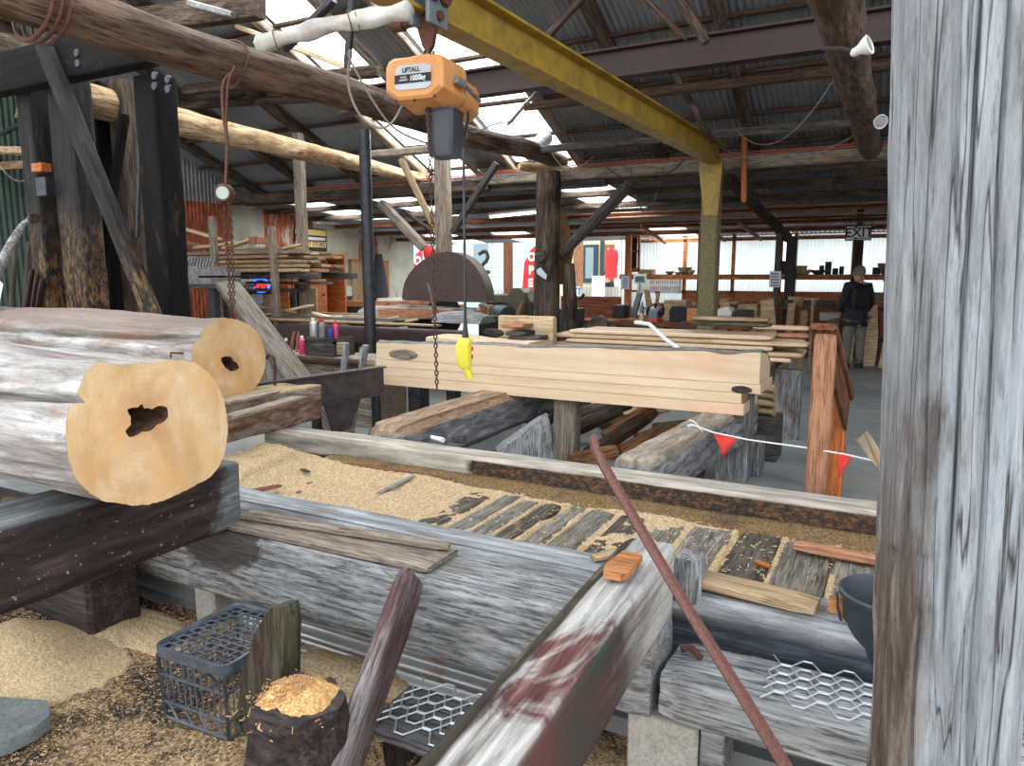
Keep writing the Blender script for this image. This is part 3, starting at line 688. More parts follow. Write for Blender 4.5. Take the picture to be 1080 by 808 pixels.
sc.cycles.max_bounces = 8; sc.cycles.diffuse_bounces = 5; sc.cycles.transparent_max_bounces = 12; sc.cycles.caustics_reflective = False; sc.cycles.caustics_refractive = False
sc.cycles.use_denoising = True; sc.cycles.sample_clamp_indirect = 6
# ------------------------------------------------------------------ the foreground
M['fgprop'] = wood('purple_grey_prop', (70, 58, 58), (126, 116, 116), (176, 172, 170), 24, 10, .8, .005, [((92, 66, 68), 3, .5, .12)], cracks=.6)
# big post at the right
a = at(993, 808, t=1.45); b = at(1036, 0, t=1.236); d = (b-a)/(b.z-a.z)
p0 = a+d*(0-a.z); p1 = a+d*(4.4-a.z)
def big_post():
    fr = frame_along(p0, p1, up=V((0, 0, 1)) if abs(d.x) > 2 else V((-math.sin(YAW)*-1, -math.cos(YAW), 0)))
    L = (p1-p0).length; NA, NL = 220, 420; R = []
    cr = [(-.62, .9, 3.2, .022, .05), (-.15, .2, 2.6, .018, -.05), (.35, 1.0, 3.6, .02, .06), (.62, .1, 1.8, .024, .1), (-1.0, .4, 1.7, .018, 0), (.95, 1.1, 2.9, .016, .04), (.1, 1.4, 2.2, .014, -.1)]
    for i in range(NL+1):
        f = i/NL; x = L*f; ring = []
        base = .120+.010*math.exp(-x*1.2)-.004*math.sin(x*2)
        for j in range(NA):
            an = 2*PI*j/NA; c, s = math.cos(an), math.sin(an)
            r = base*(1+.05*math.cos(2*an+.6)+.03*math.cos(3*an+1)) + .011*noise.noise(V((x*.9, c*1.4, s*1.4)))
            r += .0065*noise.noise(V((x*1.4, c*9, s*9)))+.0045*(1-abs(noise.noise(V((x*2.2, c*16, s*16))))*2)*.8+.0022*noise.noise(V((x*6, c*30, s*30)))
            if x < 1.1 and noise.noise(V((x*1.8, c*3, s*3+4))) > .12: r -= .012*min(1, (noise.noise(V((x*1.8, c*3, s*3+4)))-.12)*6)
            for (ca, xa, xb, dp, dr) in cr:
                if xa < x < xb:
                    q = ca+dr*(x-xa)+.02*noise.noise(V((x*4, ca*9, 0))); e = (an-PI/2-q+PI) % (2*PI)-PI
                    r -= dp*math.exp(-(e/.022)**2)*min(1, (x-xa)*4, (xb-x)*4)
            ring.append(fr @ V((x, c*r, s*r)))
        R.append(ring)
    m = MB(); m.loft(R); return T(m.build('timber_post', M['post'], frame=fr, angle=180), 'huge weathered grey round post with deep cracks at the right edge', 'post')
big_post()
# ---- near log and its cradle
def log_with_face(name, XF, XB, outline, hole, hcen, grow, crackpx, mat, seed, label, depth=.22):
    pts = [at(px, py, x=XF) for px, py in outline]; hol = [at(px, py, x=XF) for px, py in hole]; hc = at(*hcen, x=XF)
    C = sum(pts, V())/len(pts)
    def polar(P, c, N):
        A = sorted([(math.atan2(p.z-c.z, p.y-c.y), (p-c).length) for p in P]); out = []
        for j in range(N):
            t = -PI+2*PI*j/N; n = len(A)
            for k in range(n):
                a0, r0 = A[k]; a1, r1 = A[(k+1) % n]
                if k == n-1: a1 += 2*PI
                tt = t if t >= a0 else t+2*PI
                if a0 <= tt <= a1: out.append((t, r0+(r1-r0)*(tt-a0)/(a1-a0+1e-9))); break
            else: out.append((t, A[0][1]))
        return out
    N = 260; PO = polar(pts, C, N)
    sm = [sum(PO[(j+k) % N][1] for k in (-2, -1, 0, 1, 2))/5 for j in range(N)]
    rt = root(name, (XF, C.y, C.z-max(sm)), label, 'log', 'big logs waiting on the ramp timbers')
    L = XF-XB; NL = 110; R = []; ca0 = [math.atan2(at(*q, x=XF).z-C.z, at(*q, x=XF).y-C.y) for q in crackpx]
    for i in range(NL+1):
        f = i/NL; x = XF-L*f; ring = []; g = 1+grow*f
        for j in range(N):
            t = PO[j][0]; c, s = math.cos(t), math.sin(t); d = f*L
            r = sm[j]*g; mean = sum(sm)/N*g
            r = r*(1-.7*min(1, f*1.6))+mean*.7*min(1, f*1.6)
            w = min(1, d*6)
            r += w*(.022*noise.noise(V((d*.9, c*1.5+seed, s*1.5)))+.012*noise.noise(V((d*1.6, c*6+seed, s*6)))+.006*noise.noise(V((d*4, c*17, s*17+seed))))
            if i == 0: r = sm[j]+.0035*noise.noise(V((c*14, s*14, seed)))
            for q, (ca, w0) in enumerate([(a, .03) for a in ca0]):
                e = (t-ca-.10*math.sin(d*1.3)-.05*d+.02*noise.noise(V((d*5, q, seed)))+PI) % (2*PI)-PI
                r -= .06*math.exp(-(e/(.035+.03*min(1, d)))**2)*min(1, .6+d*3)
            ring.append(V((x, C.y+c*r, C.z+s*r)))
        R.append(ring)
    m = MB(); m.loft(R, caps=False); n = len(m.v); m.add(R[-1], [tuple(range(N))])
    fr = Matrix.Translation((XF, C.y, C.z)); o = m.build('trunk', mat, rt, frame=fr, angle=180)
    # sawn face with the rotten hollow
    HO = []
    for j in range(N):
        t = PO[j][0]; HO.append(t)
    hp = polar(hol, hc, N); h3 = [V((XF+.001, hc.y+math.cos(t)*r, hc.z+math.sin(t)*r)) for t, r in hp]
    o3 = [V((XF+.001, p.y, p.z)) for p in R[0]]
    rings = []
    for k in range(13):
        q = k/12; rings.append([h3[j].lerp(o3[j], q)+V((.0025*noise.noise(V((h3[j].lerp(o3[j], q)*22)))*(0 < k < 12), 0, 0)) for j in range(N)])
    mf = MB(); mf.loft(rings, caps=False)
    mf.build('cut_face', cutface(name+'_face', hc.y-C.y, hc.z-C.z), rt, frame=fr, angle=60)
    cav = []
    for k in range(7):
        q = k/6; cav.append([V((XF-q*depth, hc.y+(p.y-hc.y)*(1+.1*q-.5*q*q)+.012*q*noise.noise(p*30), hc.z+(p.z-hc.z)*(1+.1*q-.5*q*q)+.01*noise.noise(V((q*5, p.y*40, p.z*40)))*q)) for p in h3])
    mh = MB(); mh.loft(cav, caps=False); mh.add(cav[-1], [tuple(range(N))]); mh.build('hollow', M['hollow'], rt, frame=fr, angle=180)
    return rt
o1 = [(105, 381), (118, 384), (130, 386), (150, 384), (165, 382), (185, 380), (205, 383), (222, 395), (232, 412), (238, 432), (240, 452), (238, 472), (232, 490), (222, 503), (205, 512), (185, 522), (165, 530), (142, 533), (125, 530), (108, 528), (92, 518), (80, 505), (74, 490), (70, 470), (70, 450), (72, 432), (80, 421), (84, 408), (90, 394), (97, 385)]
h1 = [(134, 432), (145, 430), (150, 426), (152, 431), (160, 432), (168, 428), (176, 430), (177, 440), (165, 448), (150, 455), (136, 461), (132, 455), (138, 448), (138, 440)]
log_with_face('sawlog', -2.25, -5.6, o1, h1, (154, 441), .02, [(80, 421)], M['bark1'], 1, 'nearest pale log with a lumpy sawn end and a heart-shaped hollow')
o2 = [(241+39*math.cos(q*PI/14), 377+43*math.sin(q*PI/14)+(2 if q % 5 else 0)) for q in range(28)]
h2 = [(233, 378), (239, 376), (246, 381), (252, 388), (247, 391), (240, 389), (236, 385)]
log_with_face('sawlog', -4.06, -8.6, o2, h2, (242, 384), .10, [(205, 352)], M['bark2'], 5, 'farther pale log with a round sawn end and small dark hollow')
# staple in the far log
m = MB(); q = at(196, 374, y=3.2, ); q = at(196, 376, x=-4.2)
sp_ = [at(203, 372, x=-4.12)+V((-.01, -.04, 0)), at(192, 371, x=-4.2)+V((-.01, -.08, 0)), at(190, 376, x=-4.22)+V((0, -.07, 0))]
m.tube(sp_, .007, 6); T(m.build('iron_staple', M['rust']), 'small rusty iron staple driven into the side of the farther log', 'staple')
# dark timber under the near log, brown timber under the far log
beam('ramp_timber', (-2.62, -.6, .655), (-2.62, 2.14, .655), .30, .29, M['ramp'], label='dark stained square timber carrying the nearest log', cat='timber', group='ramp timbers under the logs', seed=3, rough=.006)
beam('ramp_timber', (-4.02, 2.9, .64), (-4.02, 4.13, .64), .40, .265, M['dustbeam'], label='grey brown timber topped with sawdust under the farther log', cat='timber', group='ramp timbers under the logs', seed=5, rough=.012, wane=.02)
beam('ramp_timber', (-5.4, 2.2, .655), (-5.4, 3.7, .655), .3, .25, M['greydark'], label='short dark timber behind the nearest log carrying both logs', cat='timber', group='ramp timbers under the logs', seed=6)
beam('loose_board', at(238, 425, z=.80), at(290, 413, z=.80), .09, .03, M['greywarm'], label='short weathered board on the sawdust-topped timber beside the logs', cat='board', seed=8)
beam('loose_board', at(242, 440, z=.79), at(318, 419, z=.79), .10, .025, M['greywarm'], label='thin grey board lying in sawdust on the brown ramp timber', cat='board', seed=9)
# ---- near bed timbers A, B
A0, A1 = -3.75, -.60
beam('bed_timber', (A0, 2.2, .345), (A1, 2.2, .345), .27, .31, M['atimber'], label='big grey bed timber along the front with a bolt head', cat='timber', group='long timbers of the saw bed', seed=11, rough=.006, cham=.015, sides=6)
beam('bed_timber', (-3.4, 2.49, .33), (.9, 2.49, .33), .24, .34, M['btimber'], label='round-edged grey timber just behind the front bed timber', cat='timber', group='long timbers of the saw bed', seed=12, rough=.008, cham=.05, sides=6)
m = MB(); c = at(199, 593, y=2.05); m.lathe([(0.0, .012), (.02, .012), (.024, .0), (.024, -.012)], c+V((0, .005, 0)), 12, (0, -1, 0)); T(m.build('coach_bolt', M['galv']), 'shiny round bolt head in the front bed timber', 'bolt')
beam('cover_board', (-2.55, 2.185, .517), (-1.46, 2.20, .517), .225, .03, M['greywarm'], label='wide greenish grey board lying on the front bed timber', cat='board', seed=14, rough=.003)
beam('cover_strip', at(233, 540, z=.55), at(474, 577, z=.55), .04, .035, M['greywarm'], label='narrow pale strip along the back of the wide board', cat='board', seed=15, rough=.002)
# loose bits on B
beam('loose_plank', at(700, 601, z=.525), at(862, 640, z=.525), .12, .035, M['tan'], label='tan sawn plank lying loose along the round-edged timber', cat='board', seed=16, rough=.002)
beam('loose_plank', at(626, 589, z=.52), at(662, 580, z=.52), .05, .03, M['tan'], label='short tan offcut just left of the big sloping timber head', cat='board', seed=26, rough=.002)
m = MB(); c = at(883, 645, z=.50); m.cbox((c.x-.03, c.y-.03, .5), (c.x+.03, c.y+.03, .54), .004); T(m.build('wood_block', M['chip']), 'small orange wood block beside the dark bucket', 'block')
beam('edging_slab', at(838, 575, z=.43), at(930, 592, z=.43), .06, .045, M['redlight'], label='reddish edging piece at the right end of the plank deck', cat='board', seed=17, rough=.004)
# ---- plank deck with sawdust
deck = [(-3.62, .2)]
xx = -3.6; k = 0; words = 'first second third fourth fifth sixth seventh eighth ninth tenth eleventh twelfth thirteenth fourteenth fifteenth sixteenth seventeenth eighteenth nineteenth twentieth'.split()
ORD = lambda i: words[i] if i < 20 else ('twenty-'+words[i-20] if i < 29 else 'thirtieth')
rr = random.Random(3); cells = []
while xx < .45:
    w = rr.choice([.11, .13, .10, .15]) if xx < -1.0 else rr.choice([.19, .21, .16])
    cells.append((xx, w)); xx += w+.008+rr.random()*.03
nD = len(cells)
for i, (x, w) in enumerate(cells):
    mt = M['greydark'] if rr.random() < .5 else M['grey']; mt = M['deckw'] if 'deckw' in M else mt
    beam('deck_plank', (x+w/2, 2.63, .375+rr.uniform(-.006, .006)), (x+w/2+rr.uniform(-.01, .01), 3.44+rr.uniform(-.05, .02), .375+rr.uniform(-.006, .006)), w, .04, M['deckd'] if i % 3 == 1 else M['deckw'],
         label='dusty grey deck plank, %s from the right end of the saw bed' % ORD(nD-1-i), cat='plank', group='cross planks of the saw bed deck', seed=40+i, rough=.005)
def dustgrid(x0, x1, y0, y1, fn, nx, ny): 
    m = MB(); m.grid(lambda u, v: V((x0+(x1-x0)*u, y0+(y1-y0)*v, fn(x0+(x1-x0)*u, y0+(y1-y0)*v))), nx, ny); return m
def hd(x, y):
    cover = max(0, min(1, (-1.35-x)/.9))
    cover = max(cover, .62*math.exp(-((x+1.0)/.35)**2)*(1 if y > 2.9 else .5))
    e = .5+.5*noise.noise(V((x*2.2, y*3.4, 2)))
    z = .368+.040*cover+(.010+.02*cover)*(e-.45)+.010*noise.noise(V((x*5, y*9, 1)))+.006*noise.noise(V((x*26, y*26, 4)))
    z += .012*min(1, max(0, (y-3.30)/.12))
    g = abs((y-2.62)); z += .01*math.exp(-(g/.06)**2)
    # seams between planks hold dust
    for (cx_, w) in cells:
        if abs(x-(cx_+w+.012)) < .014 and noise.noise(V((cx_*5, y*2.3, 0))) > -.25: z = max(z, .397+.006*noise.noise(V((x*20, y*20, 0))))
    z += .05*max(0, min(1, (-3.0-x)/.5))
    return z
T(dustgrid(-3.7, .5, 2.615, 3.42, hd, 430, 100).build('sawdust_layer', M['dust'], org=(-2, 3, .36), angle=180), 'thick pale sawdust spread over the planks of the saw bed', 'sawdust', kind='stuff')
# chips scattered on deck
def flakes(name, n, region, zf, size, mat, label, seed, grow=3.0):
    r = random.Random(seed); m = MB()
    for i in range(n):
        x, y = region(r); z = zf(x, y); L = size*r.uniform(.5, grow)*.5; w = size*r.uniform(.3, .6)*.5; a = r.uniform(0, PI); t = .25*size
        ux = V((math.cos(a), math.sin(a), r.uniform(-.4, .4)))*L; uy = V((-math.sin(a), math.cos(a), r.uniform(-.4, .4)))*w; c = V((x, y, z+t)); h = V((0, 0, t*.5))
        m.add([c-ux-uy-h, c+ux-uy-h, c+ux+uy-h, c-ux+uy-h, c-ux*.8-uy*.7+h, c+ux*.8-uy*.7+h, c+ux*.8+uy*.7+h, c-ux*.8+uy*.7+h], [(3, 2, 1, 0), (4, 5, 6, 7), (0, 1, 5, 4), (1, 2, 6, 5), (2, 3, 7, 6), (3, 0, 4, 7)])
    return T(m.build(name, mat, normals=False, angle=30), label, 'shavings', kind='stuff')
M['flake'] = plain('shaving_light', (208, 180, 138), .85); M['flake2'] = plain('shaving_orange', (178, 138, 94), .85); M['flake3'] = plain('shaving_dark', (96, 70, 50), .9)
flakes('wood_shavings', 1500, lambda r: (r.uniform(-3.6, .3), r.uniform(2.62, 3.45)), lambda x, y: max(hd(x, y), .392), .008, M['flake'], 'loose pale shavings strewn over the saw bed planks', 5)
# deck splinters
for i, (px, py, qx, qy, z, w, mk, lb) in enumerate([(252, 521, 296, 512, .44, .05, 'redbrown', 'red brown offcut at the left end of the sawdust'), (400, 520, 436, 502, .425, .03, 'grey', 'grey splinter lying diagonally in the sawdust'),
        (364, 488, 476, 506, .42, .03, 'redbrown', 'thin red brown strip half buried along the far rail'), (318, 495, 326, 498, .43, .03, 'greydark', 'tiny dark chip in the sawdust left of centre'), (797, 592, 812, 598, .41, .025, 'orangew', 'fresh orange chip on the right-hand deck planks')]):
    beam('wood_offcut', at(px, py, z=z), at(qx, qy, z=z), w, .014, M[mk], label=lb, cat='offcut', seed=70+i, rough=.006)
# ---- far rails D and E
def railmat():
    n = NT('far_rail_wood'); g = n.noise(22, (1/9, 1, 1), 7, .66, .3)
    pale = n.ramp(g, [(.32, (124, 116, 106)), (.5, (166, 158, 146)), (.66, (204, 196, 182))])
    dk = n.mix(n.ramp(n.noise(60, (.5, 1, 1), 6, .75), [(.48, 0.0), (.62, 1.0)]), (52, 46, 43), (116, 84, 52))
    x = n.math('ADD', n.sep(0), n.math('MULTIPLY', n.noise(6, (1, 1, 1), 4), .25)); s = n.sep(1)
    right = n.ramp(n.math('MULTIPLY', x, .2), [(.365, 0.0), (.375, 1.0)])
    zz = n.math('ADD', n.sep(2), n.math('MULTIPLY', n.noise(8, (.4, 1, 1), 4), .02)); low = n.ramp(zz, [(.055, 1.0), (.064, 0.0)])
    n.bump(g, .7, .005); return n.done(n.mix(n.math('MULTIPLY', right, low), pale, dk), .8, spec=.22)
M['rail'] = railmat()
beam('bed_rail', (-3.95, 3.76, .435), (.6, 3.76, .435), .20, .135, M['rail'], label='long pale-topped rail along the far side of the saw bed', cat='timber', group='long timbers of the saw bed', seed=21, rough=.008, cham=.012, sides=6)
beam('bed_rail', (-3.3, 3.535, .36), (.6, 3.50, .36), .25, .07, M['dustgrime'], label='low sawdust-caked timber at the foot of the far rail', cat='timber', group='long timbers of the saw bed', seed=22, rough=.01, roll=.10)
for i, y in enumerate((2.74, 3.32)):
    beam('bed_bearer', (-3.6, y, .175), (.5, y, .175), .16, .35, M['greydark'], label='long dark bearer under the deck planks, %s one' % ['front', 'back'][i], cat='timber', group='bearers under the saw bed', seed=30+i)
# beam E supports
for i, x in enumerate((-3.6, -2.0, .2)):
    m = MB(); m.cbox((x-.1, 3.68, 0), (x+.1, 3.86, .37), .01); T(m.build('rail_block', M['greydark']), 'timber block under the far rail, %s from the left' % ORD(i), 'block', 'blocks under the far rail')
# ---- F: big stump-like timber with mesh
F0, F1 = -.575, .85
rt = root('step_timber', (-.2, 2.21, .19), 'thick pale timber step with a bolt and mesh tread near the bucket', 'timber step')
beam('slab', (F0, 2.215, .275), (F1, 2.215, .275), .27, .16, M['greyblue'], parent=rt, seed=31, rough=.012, cham=.02, sides=8)
m = MB(); c = at(725, 686, z=.37); m.tube([c+V((-.02, 0, 0)), c+V((.015, 0, .012)), c+V((.05, -.02, -.005))], .011, 8); m.build('bolt', M['rust'], rt)
def exmesh(p, ux, uy, nx, ny, dx, dy, r=.0036):
    """expanded steel mesh: p origin, unit vectors, counts"""
    m = MB(); p = V(p); ux = V(ux); uy = V(uy); n = ux.cross(uy)
    for j in range(ny):
        a = []; b = []
        for i in range(nx+1):
            x = i*dx/2; o = (dy/2 if (i % 4 in (1, 2)) else -dy/2)*.9
            a.append(p+ux*x+uy*(j*dy+o)+n*.002); 
        m.tube(a, r, 4)
        b = [p+ux*(i*dx/2)+uy*(j*dy+dy-(dy/2 if (i % 4 in (1, 2)) else -dy/2)*.9)+n*.002 for i in range(nx+1)]
        m.tube(b, r, 4)
    return m
exmesh((-.27, 2.11, .362), (1, 0, 0), (0, 1, 0), 16, 4, .06, .056).build('mesh_tread', M['galv'], rt)
# concrete blocks
def block(name, px, py, z, sx, sy, z0, z1, label, mat='concrete'):
    c = at(px, py, z=z); m = MB(); m.cbox((c.x-sx/2, c.y, z0), (c.x+sx/2, c.y+sy, z1), .008)
    return T(m.build(name, M[mat]), label, 'block', 'blocks propping the saw bed')
c = V((-.55, 0, 0)); m = MB(); m.cbox((-.68, 2.10, -.02), (-.45, 2.30, .192), .008); T(m.build('concrete_block', M['concrete']), 'rough grey concrete block under the left end of the timber step', 'block', 'blocks propping the saw bed')
m = MB(); m.cbox((-.445, 2.11, -.02), (-.37, 2.28, .192), .006); T(m.build('packing_block', M['grey']), 'grey wooden packing piece touching the rough concrete block', 'block', 'blocks propping the saw bed')
c = at(212, 640, y=2.1); m = MB(); m.cbox((c.x-.07, 2.12, -.02), (c.x+.06, 2.3, .19), .01); T(m.build('concrete_block', M['concrete']), 'pale concrete block behind the black milk crate', 'block', 'blocks propping the saw bed')
m = MB(); m.cbox((-.98, 2.12, -.02), (-.84, 2.3, .19), .01); T(m.build('concrete_block', M['conc2']), 'block in the dark under the right end of the front bed timber', 'block', 'blocks propping the saw bed')
# end cap timber (vertical, where A ends) 
beam('end_post', (-.575, 2.44, .02), (-.575, 2.44, .62), .10, .11, M['grey'], up=(0, 1, 0), label='short upright grey timber behind the head of the sloping timber', cat='timber', seed=33)
# ---- corrugated strips under A
def strip(x0, x1, y, z0, z1, mat, label, seed=0):
    m = corr_mb((x0, y, z0), (x1-x0, 0, .0), (0, 0, z1-z0), pitch=.076, amp=.018, rows=30, per=12, uneven=.004)
    return T(m.build('iron_skirt', M[mat], org=(x0, y, z0), angle=60), label, 'corrugated iron', 'iron strips along the foot of the saw bed')
strip(-5.2, -3.42, 2.22, -.05, .33, 'tinred', 'red brown corrugated strip left of the concrete block')
strip(-3.5, -2.2, 2.20, -.05, .33, 'tingalv', 'grey corrugated strip behind the milk crate')
strip(-2.25, -.99, 2.19, -.05, .33, 'tingalv', 'grey corrugated strip behind the leaning props')
# ---- G: the big sloping foreground timber
g0 = V((-.60, -.35, .53)); g1 = V((-.72, 2.46, .59))
fr_end = g1
rt = root('sloping_timber', (-.66, 1.2, .45), 'massive square timber running toward the viewer, white-worn top and dark painted side', 'timber')
gA = at(688, 566, z=.70); gB = at(489, 808, z=.70); gD = (gB-gA)/(gB-gA).length
beam('body', gA+gD*2.75-V((0, 0, .125)), gA+gD*.02-V((0, 0, .125)), .178, .25, M['fg'], parent=rt, seed=36, rough=.006, cham=.014, sides=8)
# wood chip block on G
ch = at(655, 600, z=.716); a_ = V((-.063, 1, 0)).normalized()
m = MB(); b_ = V((a_.y, -a_.x, 0)); m.prism([ch-a_*.085-b_*.03+V((0, 0, .0)), ch-a_*.09+b_*.022, ch-a_*.06+b_*.042, ch+a_*.085+b_*.045, ch+a_*.1-b_*.02, ch-a_*.03-b_*.042], (0, 0, .02))
T(m.build('wood_wedge', M['chip']), 'flat orange wood chip lying on the head of the sloping timber', 'wood chip')
# ---- pry bar
ps = [at(625, 460, t=2.3), at(628, 474, t=2.27), at(640, 497, t=2.22), at(668, 545, t=2.1), at(730, 650, t=1.85), at(790, 745, t=1.64), at(860, 860, t=1.45), at(905, 935, t=1.33)]
m = MB(); R = []
for i, p in enumerate(ps):
    dd = (ps[min(i+1, len(ps)-1)]-ps[max(0, i-1)]).normalized(); a = dd.cross(V((0, 1, .3))).normalized(); b = dd.cross(a); r1 = .0195 if i < 2 else .0165; r2 = .009 if i < 2 else .0155
    R.append([p+(a*math.cos(t*PI/3+PI/6)*r1+b*math.sin(t*PI/3+PI/6)*r2) for t in range(6)])
m.loft(R); T(m.build('pry_bar', M['rustbar'], angle=25), 'long rusty iron bar leaning across the sloping timber', 'iron bar')
# ---- bucket
c = at(938, 625, z=.60); bx, by = c.x, c.y
rt = root('bucket', (bx, by, .335), 'dark plastic bucket half hidden behind the big cracked post', 'bucket')
m = MB(); prof = [(.0, .0), (.105, .0), (.112, .01), (.138, .24), (.147, .245), (.150, .262), (.143, .268), (.136, .255), (.106, .02), (.0, .015)]
m.lathe(prof, (bx, by, .335), 32); m.build('pail', M['bucket'], rt)
m = MB(); m.tube([V((bx-.15*math.cos(a), by-.15*math.sin(a)*.4-.05*math.sin(a), .57-.16*math.sin(a))) for a in [PI*i/12 for i in range(13)]], .004, 6); m.build('handle', M['blackp'], rt)
# ---- milk crate
def milk_crate():
    cz = .0; c0 = at(165, 681, z=.285); c1 = at(244, 706, z=.285); c2 = at(240, 630, z=.285)
    ux = (c1-c0); W = ux.length; ux.normalize(); uy = V((0, 0, 1)).cross(ux); D = .37; Hh = .285
    W = .33
    mid = V((c0.x, c0.y, 0)); rt = root('milk_crate', mid+ux*W/2+uy*D/2, 'upturned black plastic milk crate on the sawdust', 'crate')
    P = lambda u, v, z: mid+ux*u*W+uy*v*D+V((0, 0, z))
    tp = lambda z: .012*(z/Hh)   # slight flare to the top
    def Q(u, v, z):
        k = .94+.06*z/Hh; return P(.5+(u-.5)*k, .5+(v-.5)*k, z)
    m = MB()   # top lattice
    rows = 11
    for i in range(rows+1):
        v = .03+.94*i/rows; m.tube([Q(.02, v, Hh-.006), Q(.98, v, Hh-.006)], .0035, 4)
    for i in range(rows):
        v0 = .03+.94*i/rows; v1 = .03+.94*(i+1)/rows
        for j in range(7):
            u = .02+.96*(j+(.5 if i % 2 else .0))/7
            m.tube([Q(u, v0, Hh-.006), Q(min(.98, u+.03), v1, Hh-.006)], .0035, 4)
    m.build('lattice_bottom', M['crate'], rt)
    sides = [('side_panel', lambda s, z: Q(s, 0, z), 11), ('side_panel', lambda s, z: Q(1, s, z), 11), ('side_panel', lambda s, z: Q(s, 1, z), 11), ('side_panel', lambda s, z: Q(0, s, z), 11)]
    for nm, F, k in sides:
        m = MB()
        for i in range(k+1):
            s = i/k; r = .008 if i in (0, k) else .0035
            m.tube([F(s, .06 if i not in (0, k) else 0), F(s, Hh-.03)], r, 4)
        for z, r in ((Hh-.035, .006), (Hh*.62, .005), (.07, .006), (.006, .007)):
            m.tube([F(0, z), F(1, z)], r, 5)
        for i in range(4):
            m.tube([F(.08+i*.24, .07), F(.2+i*.24, .006)], .0055, 4)
        m.build(nm, M['crate'], rt)
    m = MB()
    R = []
    for z, g in ((Hh-.035, .0), (Hh-.032, .012), (Hh+.004, .014), (Hh+.006, .006), (Hh-.002, .0), (Hh-.02, .0)):
        ring = []
        for (u, v) in ((0, 0), (1, 0), (1, 1), (0, 1)):
            for q in range(5):
                a = {(0, 0): PI, (1, 0): 1.5*PI, (1, 1): 0, (0, 1): .5*PI}[(u, v)]+q*PI/8
                rad = .03+g; cc = mid+ux*(.03 if u == 0 else W-.03)+uy*(.03 if v == 0 else D-.03)
                ring.append(cc+ux*math.cos(a)*rad+uy*math.sin(a)*rad+V((0, 0, z)))
        R.append(ring)
    m.loft(R, caps=False); m.build('rim', M['crate'], rt, angle=50)
milk_crate()
# ---- leaning props, stumps and step left of the sloping timber
def slab_prop(name, pts, T_, mat, label, cat='timber', dirv=None, seed=0, group=None):
    """pts: outline in space, thickness vector"""
    m = MB(); o = [V(p) for p in pts]; n = len(o); dense = []
    for i in range(n):
        a, b = o[i], o[(i+1) % n]; k = max(1, int((b-a).length/.03))
        for j in range(k):
            p = a.lerp(b, j/k); dense.append(p+V((noise.noise(p*12+V((seed, 0, 0))), 0, noise.noise(p*12+V((0, seed, 0)))))*.006)
    m.prism(dense, T_)
    x = V(dirv) if dirv else V((0, 0, 1)); fr = frame_along(o[0], o[0]+x)
    ob = m.build(name, mat, frame=fr, angle=40); return T(ob, label, cat, group)
# upright hewn prop at (245-330, 640-808)
Yp = 1.62
P = lambda px, py, y=Yp: at(px, py, y=y)
slab_prop('hewn_prop', [P(246, 820), P(248, 760), P(256, 710), P(268, 672), P(278, 650), P(284, 642), P(296, 641), P(300, 660), P(298, 700), P(296, 720), P(303, 752), P(318, 775), P(322, 830), P(325, 900), P(248, 900)], (.01, .07, 0), M['greenish'], 'dark hewn prop with a pointed top in front of the milk crate', seed=2)
# tree-root stump with orange sawdust
sp0 = V((-1.55, 1.5, 0))
rt = root('tree_stump', (sp0.x, 1.5, 0), 'low dark stump heaped with bright orange sawdust', 'stump')
m = MB(); R = []
for i in range(9):
    f = i/8; ring = []
    for j in range(36):
        an = 2*PI*j/36; r = (.175-.04*f)*(1+.16*noise.noise(V((math.cos(an)*1.7, math.sin(an)*1.7, 2)))+.06*noise.noise(V((math.cos(an)*6, math.sin(an)*6, f))))
        ring.append(V((sp0.x+.02+math.cos(an)*r, 1.50+math.sin(an)*r, -.02+f*(.335+.03*noise.noise(V((math.cos(an)*2, math.sin(an)*2, 7)))))))
    R.append(ring)
m.loft(R); m.build('stump_body', M['darkwet'], rt, angle=60)
def heap(cx_, cy_, z0, rx, ry, h, seed, nx=60):
    m = MB()
    def fn(u, v):
        a = 2*PI*v; r = u*(1+.25*noise.noise(V((math.cos(a)*1.5+seed, math.sin(a)*1.5, 0)))+.1*noise.noise(V((math.cos(a)*6+seed, math.sin(a)*6, 0))))
        x = cx_+math.cos(a)*r*rx; y = cy_+math.sin(a)*r*ry
        return V((x, y, z0+h*max(0, 1-u*u)**1.1*(1+.25*noise.noise(V((x*14, y*14, seed))))+.006*noise.noise(V((x*60, y*60, seed)))-(.02 if u > .99 else 0)))
    m.grid(fn, nx//2, nx); return m
T(heap(sp0.x+.01, 1.50, .305, .14, .135, .055, 3).build('sawdust_heap', M['dustorange'], angle=180), 'heap of bright orange sawdust on the low stump', 'sawdust', kind='stuff')
# leaning board prop (350-465, 600-808)
tp = [at(440, 612, z=.52), at(465, 604, z=.50)]
a0 = at(452, 606, z=.50); b0 = at(352, 850, z=.05)
beam('leaning_prop', V((-1.37, 1.40, -.02)), V((-1.46, 2.0, .53)), .055, .16, M['fgprop'], label='slanting grey and purple board propped against the front bed timber', cat='timber', seed=52, rough=.006)
# step with mesh
rt = root('mesh_step', (-1.15, 1.75, .0), 'small wooden step with steel mesh beside the sloping timber', 'step')
beam('tread', (-1.42, 1.80, .145), (-.88, 1.80, .145), .27, .05, M['greydark'], parent=rt, seed=55, rough=.004)
exmesh((-1.40, 1.70, .172), (1, 0, 0), (0, 1, 0), 14, 4, .066, .062).build('mesh_tread', M['galv'], rt)
for x in (-1.36, -.95): beam('leg', (x, 1.82, -.02), (x, 1.82, .12), .08, .2, M['darkwet'], parent=rt, up=(0, 1, 0), seed=5)
beam('bearer_block', (-1.5, 1.42, .04), (-1.05, 1.42, .04), .12, .1, M['darkwet'], label='dark block in the dirt below the mesh step', cat='block', seed=57)
